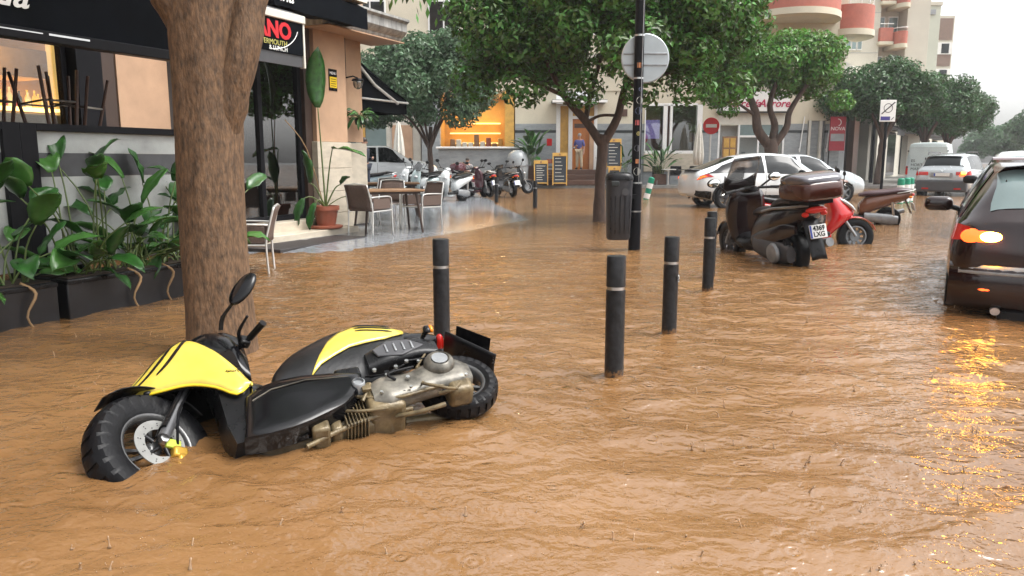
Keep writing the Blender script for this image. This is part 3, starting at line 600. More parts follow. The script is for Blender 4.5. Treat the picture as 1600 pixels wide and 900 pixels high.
# rounded balconies
def round_balcony(parent, cx, cy_, rx, ry, z, h, a0=180, a1=360):
    def ring(r_, zz): return [(cx + (rx+r_)*math.cos(R(a)), cy_ + (ry+r_)*math.sin(R(a)), zz) for a in np.linspace(a0, a1, 30)]
    o = MB().loft([ring(-.02, z+.28), ring(0, z+.28), ring(0, z+h), ring(-.12, z+h), ring(-.12, z+.28)], closed=False).build('balcony', M['brickred'], parent)
    MB().loft([ring(-8*.1, z), ring(.05, z), ring(.05, z+.28), ring(-.1, z+.281)], closed=False).build('balcony_slab', M['cream'], o)
    n = 30; b = MB(); b.add(ring(.05, z+.001), [tuple(range(30))]); b.build('balcony_soffit', M['cream2'], o)
    for a in np.linspace(a0+3, a1-3, 9):
        p = Vector((cx + (rx-.06)*math.cos(R(a)), cy_ + (ry-.06)*math.sin(R(a)), z+h)); MB().cyl(p, p+Vector((0,0,.3)), .018, n=6).build('rail_post', M['white'], o)
    MB().tube([Vector(p)+Vector((0,0,.3)) for p in ring(-.06, z+h)], .028, 6).build('handrail', M['white'], o)
for z in (7.75, 11.05): round_balcony(shops, 13.2, FY, 2.2, 2.6, z, 1.45)
round_balcony(shops, 16.4, FY+1.2, 1.25, 1.5, 7.2, 1.4, 200, 400)
# tower block with red balconies
tw = empty('apartment_block', (0,0,0), 0, 'tall beige apartment block with small red balconies behind the street trees', 'building')
bx('wall', M['cream2'], tw, 12, 27.6, 60, 72, 0, 40, .02); bx('wall', M['cream2'], tw, 27.61, 29.59, 61.3, 72, 0, 40, .02); bx('wall', M['cream2'], tw, 29.6, 31.3, 60.01, 72, 0, 40, .02)
for k in range(12): bx('storey_joint', M['dull_metal'], tw, 12, 27.59, 59.985, 60.005, 3.5+2.9*k, 3.53+2.9*k, 0)
for z in (6.95, 9.85, 12.75, 15.65):
    o = bx('balcony', M['brickred'], tw, 27.5, 28.5, 59.7, 61.3, z+.26, z+1.25, .05); bx('balcony_slab', M['cream'], o, 27.45, 28.55, 59.65, 61.3, z, z+.258, .05); bx('handrail', M['white'], o, 27.5, 28.5, 59.72, 59.78, z+1.5, z+1.56, .01)
    zz = z-.25; ar = [(28.55 + 1.05*q, 59.9 - .75*math.sin(PI*q)**.6) for q in np.linspace(0, 1, 9)]; out = ar + [(29.6, 61.3), (28.55, 61.3)]
    o = MB().prism(out, zz+.3, zz+1.2, 'xy').build('balcony', M['brickred'], tw); MB().prism([(x, y-.04) for x, y in out], zz, zz+.298, 'xy').build('balcony_slab', M['cream'], o); MB().tube([(x, y+.04, zz+1.45) for x, y in ar], .03, 6).build('handrail', M['white'], o)
    for x in (27.75, 28.75):
        wd = bx('window', M['white'], tw, x, x+.75, 61.2, 61.31, z+.5, z+2.3, .01); bx('pane', M['pale_glass'], wd, x+.07, x+.68, 61.18, 61.199, z+.6, z+2.2, 0)
for k in range(3):
    wd = bx('window', M['white'], tw, 25.1+.42*k, 25.46+.42*k, 59.9, 60.02, 9.5, 10.8); bx('pane', M['pale_glass'], wd, 25.14+.42*k, 25.42+.42*k, 59.88, 59.899, 9.58, 10.72, 0)
pb = empty('pale_block', (0,0,0), 0, 'pale green distant apartment block with narrow bay windows at its corner', 'building')
PO = Vector((36.0, 84, 0))
bx('wall', M['greygreen'], pb, 36.0, 44.9, 84, 96, 0, 17.3, .03); bx('parapet', M['cream2'], pb, 35.8, 45.0, 83.9, 96, 17.3, 17.7, .03)
bx('roof_hut', M['brickred'], pb, 44.0, 44.6, 86, 90, 17.7, 18.4, .03)
for x in (42.9, ):
    wd = bx('window', M['dull_metal'], pb, x, x+1.4, 83.85, 83.98, 16.4, 16.9)
bx('bay', M['cream2'], pb, 45.1, 47.0, 85, 92, 0, 16.5, .03)
for k in range(4):
    bx('bay_panel', mat('bay_brown', (.22,.15,.12), .7) if k == 0 else bay_m, pb, 45.35, 46.8, 84.9, 84.98, 14.0-2.7*k, 16.2-2.7*k); bay_m = bpy.data.materials['bay_brown']
    wd = bx('window', M['white'], pb, 45.2, 46.9, 84.8, 84.97, 12.5-2.7*k, 13.7-2.7*k); bx('pane', M['car_glass'], wd, 45.7, 46.5, 84.78, 84.799, 12.6-2.7*k, 13.6-2.7*k, 0)
bx('rear_bay', M['cream2'], pb, 47.1, 48.6, 90, 95, 0, 13, .03)
# building across the side street at the far left
lb = empty('side_street_building', (0,0,0), 0, 'pale building beyond the cafe corner with a pink sloping awning', 'building')
bx('wall', M['offwhite'], lb, -22, -4.5, FY+.4, FY+8, .15, 6.1, .02)
for x in (-10.2, -8.7, -7.2):
    o = bx('window', M['pale_glass'], lb, x, x+1.0, FY+.3, FY+.45, .6, 3.2); bx('window_frame', M['yellow_wood'], o, x-.2, x-.02, FY+.25, FY+.45, .15, 3.4)
bx('door', M['peach'], lb, -5.9, -4.9, FY+.3, FY+.42, .15, 3.0)
b = MB(); b.prism([(34.0, 4.7), (38.4, 7.2), (38.4, 7.3), (34.0, 4.8)], -12.5, -7.4, 'yz'); b.build('pink_awning', mat('pink_fabric', (.5,.2,.17), .6), lb)
# street trees further on get a low wall and shops at the street's far side
fb = empty('street_block', (0,0,0), 0, 'shaded row of shops under the trees along the receding street', 'building')
dbox('wall', M['cream2'], fb, 15.1, 60, -6, -.3, .15, 7, .02)
for k in range(5): dbox('shop_window', M['car_glass'], fb, 16+7*k, 20+7*k, -.31, -.2, .3, 3.2, .01); dbox('shop_awning', M['valance_grey'], fb, 15.8+7*k, 20.2+7*k, -.29, 1.2, 3.3, 3.5, .02)
# shop awning and banner near the corner
sa = empty('shop_awning', (0,0,0), 0, 'grey shop awning under the trees right of the red banner', 'awning')
b = MB(); q = [Vector((16.0, FY, 0)) + SD*a + ND*n + Vector((0,0,z)) for a in (5.0, 7.6) for n, z in ((-.02,4.0),(1.9,2.9),(1.9,2.62),(1.86,2.62),(1.86,2.88),(-.02,3.94))]
b.loft([q[:6], q[6:]]).build('canopy', M['valance_grey'], sa)
bn = empty('banner_sign', (0,0,0), 0, 'dark red hanging banner with white lettering on the building corner', 'banner')
bx('panel', mat('banner_red', (.30,.015,.03), .45), bn, 15.2, 15.95, FY-.75, FY-.68, 1.75, 3.35, .01)
bx('grey_field', M['greymarble'], bn, 15.25, 15.9, FY-.765, FY-.751, 2.2, 2.55, 0)
bx('bracket', M['black_metal'], bn, 15.3, 15.35, FY-.68, FY-.01, 3.2, 3.25)
text_part('lettering', 'NOVA', .24, M['white_text'], bn, frame((15.57, FY-.755, 2.78), (1,0,0), (0,0,1)), .004, .1)
MB().tube([(15.55 + .16*math.cos(t), FY-.757, 3.08 + .16*math.sin(t)) for t in np.linspace(-1.3, 1.6, 10)], .018, 6).build('emblem', M['white_text'], bn)
MB().tube([(15.22, FY-.72, 3.4), (15.22, FY-.72, .15)], .03, 8).build('post', M['black_metal'], bn)
# ------------------------------------------------------------------ trees
bark = mat('bark', (.118,.068,.036), .7, var=.65, vscale=42, bump=1.0, bscale=60, stretch=(1,1,.35))
bark2 = mat('bark_far', (.085,.055,.042), .75, var=.4, vscale=14, bump=.5, bscale=30, stretch=(1,1,.3))
def leaf_cloud(clumps, n, size, seed, up=.35, aspect=.55):
    g = np.random.default_rng(seed); C = np.array([c[:3] for c in clumps]); Rr = np.array([c[3] for c in clumps])
    wgt = Rr**2; idx = g.choice(len(C), n, p=wgt/wgt.sum())
    d = g.normal(size=(n, 3)); d /= np.linalg.norm(d, axis=1)[:, None]
    rad = Rr[idx]*(g.uniform(.25, 1, n)**.45); pos = C[idx] + d*rad[:, None]*np.array([1, 1, .8])
    nrm = d + g.normal(scale=.55, size=(n, 3)) + np.array([0, 0, up]); nrm /= np.linalg.norm(nrm, axis=1)[:, None]
    t = np.cross(nrm, g.normal(size=(n, 3))); t /= np.linalg.norm(t, axis=1)[:, None]; b2 = np.cross(nrm, t)
    L = size*g.uniform(.65, 1.3, n)[:, None]; W = L*aspect
    fold = nrm*L*.12
    v = np.stack([pos - t*L*.5, pos + b2*W*.5 + fold, pos + t*L*.55 - nrm*L*.1, pos - b2*W*.5 + fold], 1).reshape(-1, 3)
    return v
def quads_mesh(name, v):
    n = len(v)//4; me = bpy.data.meshes.new(name); me.vertices.add(4*n); me.vertices.foreach_set('co', v.astype(np.float32).ravel())
    i = np.arange(n)[:, None]*4; q = np.concatenate([np.stack([i[:, 0], i[:, 0]+1, i[:, 0]+2], 1), np.stack([i[:, 0], i[:, 0]+2, i[:, 0]+3], 1)], 1).ravel().astype(np.int32)
    me.loops.add(len(q)); me.loops.foreach_set('vertex_index', q); me.polygons.add(2*n); me.polygons.foreach_set('loop_start', np.arange(0, 6*n, 3, dtype=np.int32))
    me.update(); me.validate(); return me
def crown_clumps(c, rad, n, cr, seed, flat=.0, bias=0):
    g = random.Random(seed); out = []
    while len(out) < n:
        x, y, z = (g.uniform(-1, 1) for _ in range(3)); q = math.sqrt(x*x+y*y+z*z)
        if q > 1 or (q < .45 and g.random() < .75): continue
        if z < -.55+flat: continue
        out.append((c[0]+x*rad[0]*.86, c[1]+y*rad[1]*.86, c[2]+z*rad[2]*.86, cr*g.uniform(.65, 1.2)))
    return out
def tree(name, label, base, trunk, limbs, clumps, nleaf, size, lm, bm_, seed, group='street trees', aspect=.55, rings=14, extra=None):
    e = empty(name, base, 0, label, 'tree', group); B = Vector(base)
    pts = catmull(trunk[0], 5); k = len(pts); rad = list(np.interp(np.linspace(0, 1, k), np.linspace(0, 1, len(trunk[1])), trunk[1]))
    tb = MB(); tb.tube(pts, rad, rings)
    for v_i, p in enumerate(tb.v):
        nz = mnoise.noise(Vector(p)*3.1 + Vector((seed, 0, 0))); c = min(pts, key=lambda q: abs(q.z-p[2])); d = Vector(p)-c; d.z = 0
        tb.v[v_i] = tuple(Vector(p) + d*nz*.22)
    tb.build('trunk', bm_, e, smooth=180)
    for lp, lr in limbs:
        q = catmull(lp, 4); MB().tube(q, list(np.interp(np.linspace(0, 1, len(q)), np.linspace(0, 1, len(lr)), lr)), 9).build('limb', bm_, e, smooth=180)
    v = leaf_cloud(clumps, nleaf, size, seed, aspect=aspect)
    if extra is not None: v = np.concatenate([v, extra])
    link('crown', quads_mesh('crown', v), lm, e)
    return e
def limb_fan(o, n, reach, rise, r0, seed):
    g = random.Random(seed); out = []
    for k in range(n):
        a = 2*PI*k/n + g.uniform(-.3, .3); d = Vector((math.cos(a), math.sin(a), 0)); rc = reach*g.uniform(.7, 1.1)
        out.append(([o, o + d*rc*.35 + Vector((0,0,rise*.5)), o + d*rc + Vector((0,0,rise*g.uniform(.8,1.2)))], [r0, r0*.6, r0*.2])) 
    return out
V = Vector
# the big foreground tree; its crown hangs above the picture
def near_tree():
    base = (-1.92, 4.95, -.17); e = empty('ficus_tree', base, 0, 'large foreground tree with rough brown bark beside the fallen scooter', 'tree', 'street trees')
    n = 72; rings = []
    def ctr(z): return V((-.02*math.sin(z*1.3) + .005*z, .02*z, z))
    zs = np.concatenate([np.linspace(0, 2.35, 100), np.linspace(2.38, 3.2, 14)])
    for z in zs:
        r_ = .205 + .045*math.exp(-z/.22) + .02*max(0, (z-1.75)/.6)**1.5; ring = []
        if z > 2.45: r_ *= max(.3, 1-(z-2.45)*.8)
        for j in range(n):
            t = 2*PI*j/n; d = V((math.cos(t), math.sin(t), 0)); p = d*2 + V((0,0,z*1.2))
            rr = r_*(1 + .06*mnoise.noise(p) + .05*math.sin(3*t+.7)*math.exp(-z/.5) + .022*mnoise.noise(V((t*5, z*3.5, 1))) + .012*mnoise.noise(V((t*22, z*9, 4))) + .008*mnoise.noise(V((t*40, z*30, 9))))
            ring.append(ctr(z) + d*rr)
        rings.append(ring)
    MB().loft(rings).build('trunk', bark, e, smooth=180)
    for lp, lr in (([(.05,.03,1.35),(.13,.01,1.75),(.235,.01,2.1),(.36,.1,2.6),(.75,.3,3.3)], [.06,.115,.11,.095,.06]), ([(-.02,.02,2.0),(-.14,-.02,2.42),(-.4,-.1,2.9),(-1.1,-.2,3.5)], [.08,.15,.12,.06]), ([(0,.1,2.2),(-.1,.5,2.8),(.2,1.4,3.6)], [.15,.1,.05]), ([(0,.0,2.6),(.1,-.5,3.2),(.1,-1.6,3.7)], [.05,.09,.05]),
                   ([(.75,.3,3.3),(1.3,.35,3.35),(1.45,.4,3.0),(1.25,.4,2.55)], [.05,.02,.008,.005])):
        q = catmull(lp, 7); b = MB(); b.tube(q, list(np.interp(np.linspace(0,1,len(q)), np.linspace(0,1,len(lr)), lr)), 20)
        for i, p in enumerate(b.v): b.v[i] = tuple(V(p) + V((1,1,0))*.012*mnoise.noise(V(p)*9))
        b.build('limb', bark, e, smooth=180)
    cl = crown_clumps((-.3, .5, 4.6), (2.4, 2.4, 1.35), 48, .58, 11)
    v = leaf_cloud(cl, 11000, .11, 5, aspect=.42)
    # a few leaves hanging into the picture at its top edge
    g = np.random.default_rng(4); hang = []
    for k in range(46):
        x = g.uniform(.98, 1.42); z = 2.34 + .32*g.random()**.6 + .3*abs(x-1.24); y = .45 + g.uniform(-.25, .25)
        L = .085*g.uniform(.7, 1.2); W = L*.4; a = g.uniform(0, PI); dx, dy = math.cos(a)*W*.5, math.sin(a)*W*.5; sx = g.uniform(-.3, .3)*L
        hang += [(x, y, z), (x+dx+sx*.5, y+dy, z-L*.5), (x+sx, y, z-L), (x-dx+sx*.5, y-dy, z-L*.5)]
    v = np.concatenate([v, np.array(hang)])
    link('crown', quads_mesh('crown', v), M['leafgreen'], e)
near_tree()
# tree behind the litter bin
cl = crown_clumps((.05, 0, 4.15), (3.35, 2.6, 2.15), 125, .64, 21, flat=.12) + [(-2.6,-.2,3.0,.55),(2.6,-.3,2.9,.5),(1.6,-1,2.85,.5),(-1.6,-1,2.8,.5),(.6,-1.3,2.75,.45),(-.5,-1.2,2.8,.5)]
tree('ficus_tree', 'broad dark green tree forking low behind the litter bin and sign pole', (1.82, 16.2, -.17), ([(0,0,0),(.02,0,.9),(.06,0,1.75),(.1,0,1.95)], [.15,.11,.115,.1]),
     [([(.05,0,1.75),(-.3,.05,2.25),(-.75,0,2.75),(-1.2,0,3.6)],[.10,.085,.07,.04]), ([(.08,0,1.8),(.35,0,2.3),(.5,.05,2.9),(.9,.1,3.8)],[.10,.085,.07,.04]), ([(-.3,.05,2.25),(-.15,.3,2.9),(.1,.6,3.7)],[.06,.05,.03]),
      ([(-.75,0,2.75),(-1.6,-.2,3.1),(-2.4,-.3,3.5)],[.05,.035,.02]), ([(.5,.05,2.9),(1.4,-.2,3.2),(2.3,-.2,3.5)],[.05,.035,.02]), ([(-.3,0,2.2),(0,.05,2.35),(.35,.0,2.35)],[.035,.03,.03])], cl, 62000, .125, M['leafgreen'], bark2, 31)
cl = crown_clumps((-.35, 0, 4.55), (2.95, 2.5, 1.45), 70, .6, 41, flat=.1) + [(-2.2,-.5,3.6,.5),(-1.8,-.7,3.2,.4),(2.2,-.4,3.5,.5)]
tree('ficus_tree', 'bright green tree with twisting limbs behind the white hatchback', (9.3, 28.0, -.17), ([(0,0,0),(.02,0,1.0),(0,0,1.9),(-.05,0,2.2)], [.3,.25,.24,.2]),
     [([(0,0,1.9),(-.5,0,2.5),(-.65,0,3.2),(-1.1,0,4.2)],[.19,.17,.14,.07]), ([(0,0,2.0),(.15,.2,2.7),(-.1,.1,3.4),(.2,.2,4.4)],[.16,.13,.1,.06]), ([(.1,0,2.0),(.5,0,2.6),(.6,0,3.2),(1.2,0,4.2)],[.14,.12,.1,.06]), ([(-.6,0,3.0),(-1.5,-.3,3.5),(-2.2,-.5,3.6)],[.06,.04,.02])], cl, 26000, .16, M['leafgreen2'], bark2, 51)
cl = crown_clumps((0, 0, 3.6), (2.9, 2.4, 2.1), 70, .62, 61, flat=.05)
tree('round_tree', 'soft grey green tree beside the corner awning above parked scooters', (-2.9, 27.5, .05), ([(0,0,0),(.03,0,.8),(0,0,1.6),(.05,0,2.4)], [.13,.1,.09,.06]), limb_fan(V((0,0,1.6)), 6, 1.7, 2.0, .06, 62), cl, 26000, .16, M['leafsoft'], bark2, 63)
lab = ('dense dark tree right of the red banner behind the parking sign', 'dense dark street tree between parking sign and white van', 'smaller dark street tree just right of the white van')
for k, (x, y, rx, rz, zc, hh) in enumerate(((17.6, 37.3, 2.7, 1.65, 4.0, 2.6), (22.7, 43.2, 2.9, 1.95, 4.1, 2.6), (28.9, 52, 2.9, 2.1, 4.0, 2.6))):
    cl = crown_clumps((0, 0, zc), (rx, rx*.9, rz), 70, .75, 70+k, flat=.1)
    tree('ficus_tree', lab[k], (x, y, .14), ([(0,0,0),(.05,0,1.0),(.1,0,2.0),(.1,0,hh)], [.22,.18,.17,.14]), limb_fan(V((.1,0,2.0)), 6, rx*.65, 2.3, .1, 80+k), cl, 28000, .17, M['leafdark'], bark2, 90+k)
lab = ('distant hazy tree at the right edge of the street end', 'distant hazy tree left of the right edge tree', 'distant hazy low tree nearest the street end', 'farthest hazy tree at the bend of the street')
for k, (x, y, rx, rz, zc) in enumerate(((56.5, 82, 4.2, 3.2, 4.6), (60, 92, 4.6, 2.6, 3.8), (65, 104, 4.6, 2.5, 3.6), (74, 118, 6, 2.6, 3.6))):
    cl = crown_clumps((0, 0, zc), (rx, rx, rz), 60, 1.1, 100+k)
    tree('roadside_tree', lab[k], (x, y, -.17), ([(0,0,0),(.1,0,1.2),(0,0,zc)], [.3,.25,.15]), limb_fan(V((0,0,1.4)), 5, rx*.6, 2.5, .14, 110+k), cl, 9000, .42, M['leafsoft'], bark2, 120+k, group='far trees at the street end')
# ------------------------------------------------------------------ broad-leaved plants
def leaf_mesh(L, W, droop, fold, seed, n=7, wav=.02):
    g = random.Random(seed); rows = []
    for i in range(n+1):
        t = i/n; w_ = W*.5*(math.sin(PI*min(1, t*.92+.06))**.75)*(1 if t < .98 else .1); x = L*t*math.cos(droop*t*.6); z = -L*droop*t*t*.5
        q = g.uniform(-wav, wav)
        rows.append([(x, -w_, z + fold*w_ + q), (x, -w_*.5, z + fold*w_*.35), (x, 0, z), (x, w_*.5, z + fold*w_*.35), (x, w_, z + fold*w_ - q)])
    return MB().loft(rows, closed=False)
def plant(e, spots, name='leaf', seed=0, mats=None):
    g = random.Random(seed)
    for (ox, oy, oz, az, el, stem_len, L, W, droop) in spots:
        d = V((math.cos(az)*math.cos(el), math.sin(az)*math.cos(el), math.sin(el))); o = V((ox, oy, oz)); tip = o + d*stem_len + V((0,0,0))
        mid = o + V((d.x*.35, d.y*.35, d.z*.62))*stem_len
        st = MB().tube(catmull([o, mid, tip], 3), [.009, .008, .008, .007, .007, .006, .005], 5).build('stem', M['stem'], e, smooth=180)
        b = leaf_mesh(L, W, droop, g.uniform(.15, .5), g.randint(0, 9999)); el2 = el - g.uniform(.0, .6)
        Mx = Matrix.Translation(tip) @ Matrix.Rotation(az + g.uniform(-.3,.3), 4, 'Z') @ Matrix.Rotation(-el2, 4, 'Y') @ Matrix.Rotation(g.uniform(-.6,.6), 4, 'X')
        b.v = [tuple(Mx @ V(p)) for p in b.v]
        o_ = b.build(name, (mats or [M['bigleaf'], M['bigleaf'], M['bigleaf2']])[g.randint(0, 2)], e, smooth=180)
        sm = o_.modifiers.new('solid', 'SOLIDIFY'); sm.thickness = .002
pl_lab = ('black planter box at the left edge with drooping leafy plant', 'long black planter box with glossy broad leaves behind the tree trunk')
for k, (s0, s1, n) in enumerate(((2.7, 3.92, 26), (4.0, 5.9, 92))):
    e = empty('planter_box', SV((s0+s1)/2, -6.0, -.17), STREET, pl_lab[k], 'planter', 'planter boxes along the terrace')
    h = (s1-s0)/2; b = MB(); t = .02
    b.box((-.2,-h,0), (.2,h,.48)); b.build('box', mat('planter_black%d' % k, (.012,.012,.014), .3, var=.5, vscale=5), e, bevel=.012)
    MB().box((-.17,-h+.03,.481), (.17,h-.03,.49)).build('soil', mat('soil%d' % k, (.03,.02,.012), .8, bump=.5), e)
    MB().box((-.21,-h-.002,.44), (.21,h+.002,.475)).build('rim', M['black_plastic'], e, bevel=.006)
    g = random.Random(5+k); sp = []
    for i in range(n):
        az = g.uniform(0, 2*PI); y = g.uniform(-h+.1, h-.1)
        tall = g.random() < .3; el = g.uniform(1.0, 1.5) if tall else g.uniform(.25, 1.15)
        pk = 1.1 if k == 0 else (1.3 if y < .0 else 1.0)
        sp.append((g.uniform(-.08,.1), y, .47, az, el, (g.uniform(.4,.78) if tall else g.uniform(.12,.46))*pk, g.uniform(.26,.46), g.uniform(.13,.21), g.uniform(.2,1.1)))
    plant(e, sp, seed=k)
    for i in range(4 if k else 2):
        y = (.0, -.35, .42, .8)[i] if k else (-.1, .35)[i]
        MB().tube(catmull([(.15,y,.5),(.25,y+.05,.42),(.245,y-.03,.25),(.26,y+.06,.08)], 4), [.012]*7+[.009]*6, 6).build('dry_stem', M['drystem'], e, smooth=180)
# banana plant in a terracotta pot by the door
pp = empty('potted_plant', SV(10.25, FR+.32, .155), 0, 'tall banana-leaf plant in terracotta pot on the cafe step', 'potted plant')
MB().lathe([(0,0),(.25,0),(.27,.02),(.27,.045),(.25,.05),(0,.05)], 24).build('saucer', M['terracotta'], pp)
MB().lathe([(0,.05),(.15,.05),(.2,.30),(.225,.30),(.225,.37),(.2,.37),(.19,.33),(0,.33)], 24).build('pot', M['terracotta'], pp)
def bigleaf_at(base, tip_stem, end, W, m_, seed):
    MB().tube(catmull([base, tuple(V(base)*.4+V(tip_stem)*.6+V((0,0,.08))), tip_stem], 4), [.016,.015,.014,.013,.012,.011,.01,.009,.008], 6).build('stem', M['stem'], pp, smooth=180)
    d = V(end)-V(tip_stem); L = d.length; b = leaf_mesh(L, W, .35, .35, seed, 9); az = math.atan2(d.y, d.x); el = math.asin(d.z/L)+.15
    Mx = Matrix.Translation(V(tip_stem)) @ Matrix.Rotation(az, 4, 'Z') @ Matrix.Rotation(-el, 4, 'Y')
    b.v = [tuple(Mx @ V(p)) for p in b.v]; o = b.build('leaf', m_, pp, smooth=180); o.modifiers.new('solid', 'SOLIDIFY').thickness = .003
c0 = (0,0,.34)
bigleaf_at(c0, (-.05,-.05,1.95), (.0,-.12,2.9), .34, M['bigleaf'], 1)
bigleaf_at(c0, (.12,.12,1.30), (.72,-.1,1.18), .25, M['bigleaf2'], 2)
bigleaf_at(c0, (-.22,-.12,.75), (-.28,-.2,1.28), .2, M['bigleaf'], 3)
bigleaf_at(c0, (.25,.1,.72), (.42,-.05,.86), .16, M['bigleaf'], 4)
bigleaf_at(c0, (-.3,-.2,.5), (-.4,-.34,.05), .2, M['bigleaf'], 5)
bigleaf_at(c0, (-.12,-.2,.42), (-.2,-.34,.0), .18, M['bigleaf'], 6)
MB().tube(catmull([(.0,0,.34),(.25,.05,.5),(.55,.05,.55)],4), .008, 5).build('stem', M['stem'], pp)
MB().tube(catmull([(-.02,0,.34),(-.25,-.1,1.3),(-.55,-.2,1.75)],4), .008, 5).build('stem', M['drystem'], pp)
hp = empty('hanging_plant', SV(11.72, FR-.02, 1.9), 0, 'small leafy plant hanging on the cafe corner wall', 'hanging plant')
MB().lathe([(0,-.0),(.07,0),(.09,.12),(0,.12)], 14).build('pot', M['black_plastic'], hp)
plant(hp, [(0,0,.12,a,random.uniform(-.1,.9),.12,random.uniform(.2,.32),.06,.9) for a in np.linspace(0, 6.2, 26)], seed=4, mats=[M['bigleaf'], M['bigleaf2'], M['bigleaf2']])
# far plants by the restaurant
def far_bush(name, label, loc, n, h, L, W, seed, box=None):
    e = empty(name, loc, 0, label, 'plant', 'plants in front of the restaurant'); g = random.Random(seed)
    if box: MB().box((-box[0],-box[1],0),(box[0],box[1],box[2])).build('tub', M['dark_wood'], e, bevel=.03)
    z0 = box[2] if box else 0
    plant(e, [(g.uniform(-.25,.25), g.uniform(-.2,.2), z0, g.uniform(0,6.28), g.uniform(.7,1.5), h*g.uniform(.3,.8), L*g.uniform(.7,1.2), W, g.uniform(.2,.9)) for _ in range(n)], seed=seed)
far_bush('banana_plant', 'tall banana plant in brown wooden tub left of the steps', (.95, 36.9, .15), 22, 1.5, .8, .32, 1, (.55,.4,.9))
far_bush('leafy_plant', 'leafy plant right of the chalkboard beside the far tree', (5.2, 36.9, .15), 20, 1.2, .7, .2, 2, (.35,.3,.5))
far_bush('spiky_plant', 'spiky plant in front of the restaurant window', (7.0, 36.9, .15), 24, 1.1, .9, .12, 3, (.3,.3,.5))
# ------------------------------------------------------------------ cars (local: +x forward, y left, z up, z = 0 at the tyre's foot)
class Body:
    K = 11
    def __init__(s, st):           # stations: x, z bottom, z belt, z top, half width, half width at belt, half width at top
        st = sorted(st); s.x = [a[0] for a in st]; s.ch = list(zip(*[a[1:] for a in st]))
    def ring(s, x):
        zb, zl, zt, w_, wb, wt = (float(pchip(s.x, c, np.array([x]))[0]) for c in s.ch)
        h = zl-zb; e = min(.07, (zt-zl)*.35)
        return [(0,zb),(.80*w_,zb),(.955*w_,zb+.16*h),(w_,zb+.42*h),(.995*w_,zb+.72*h),(wb,zl),((wb+wt)/2+.018*min(1,(zt-zl)/.4),(zl+zt-e)/2),(wt,zt-e),(.86*wt,zt-e*.32),(.45*wt,zt-e*.05),(0,zt)]
    def S(s, x, k, side=1):
        if k > 10: k = 20-k; side = -side
        r_ = s.ring(x); i = min(int(k), 9); t = k-i; a, c = r_[i], r_[i+1]
        return V((x, side*(a[0]+(c[0]-a[0])*t), a[1]+(c[1]-a[1])*t))
    def mesh_ob(s, name, m_, parent, wells, n=64):
        xs = s.x[0] + (s.x[-1]-s.x[0])*(.5-.5*np.cos(np.linspace(0, PI, n)))*.5 + .5*np.linspace(0, s.x[-1]-s.x[0], n); rings = []
        for x in xs:
            r_ = s.ring(x); rings.append([(x, y, z) for y, z in r_] + [(x, -y, z) for y, z in r_[-2:0:-1]])
        o = MB().loft(rings).build(name, m_, parent, smooth=50)
        if wells:
            b = MB()
            for (wx, wr, w_) in wells:
                for sd in (-1, 1): b.lathe([(0,-.16),(wr,-.16),(wr,.16),(0,.16)], 28, (wx, sd*(w_-.02), wr-.045), 'y')
            me = b.mesh(); cut = bpy.data.objects.new('cut', me); col.objects.link(cut)
            bo_ = o.modifiers.new('b', 'BOOLEAN'); bo_.operation = 'DIFFERENCE'; bo_.object = cut; bo_.solver = 'EXACT'
            m2 = o.matrix_world.copy(); o.parent = None; bake(o); o.parent = parent; bpy.data.objects.remove(cut)
            o.data.shade_smooth(); o.data.set_sharp_from_angle(angle=R(40))
        return o
    def patch(s, name, m_, parent, c, k0, k1, side=1, off=.004, nx=8, nk=6, thick=0):   # c: x at (bottom start, bottom end, top start, top end)
        rows = []
        for j in range(nk+1):
            t = j/nk; k = k0+(k1-k0)*t; xa, xb = c[0]+(c[2]-c[0])*t, c[1]+(c[3]-c[1])*t; row = []
            for i in range(nx+1):
                x = xa+(xb-xa)*i/nx; p = s.S(x, k, side); e = 1e-3
                du = s.S(min(x+e, s.x[-1]), k, side)-s.S(max(x-e, s.x[0]), k, side); dv = s.S(x, min(k+e*5, 19.9), side)-s.S(x, k-e*5, side)
                nn = du.cross(dv)*(side); 
                if nn.length > 0: nn.normalize()
                if nn.y*side < -1e-3 and k < 10: nn = -nn
                elif nn.z < 0 and abs(nn.y) < .3: nn = -nn
                row.append(p+nn*off)
            rows.append(row)
        return MB().loft(rows, closed=False).build(name, m_, parent, smooth=60)
def tyre_prof(r_, w_, rim): return [(rim-.01,-w_*.42),(rim+.015,-w_*.5),(r_*.93,-w_*.5),(r_*.985,-w_*.40),(r_,-w_*.2),(r_,w_*.2),(r_*.985,w_*.40),(r_*.93,w_*.5),(rim+.015,w_*.5),(rim-.01,w_*.42)]
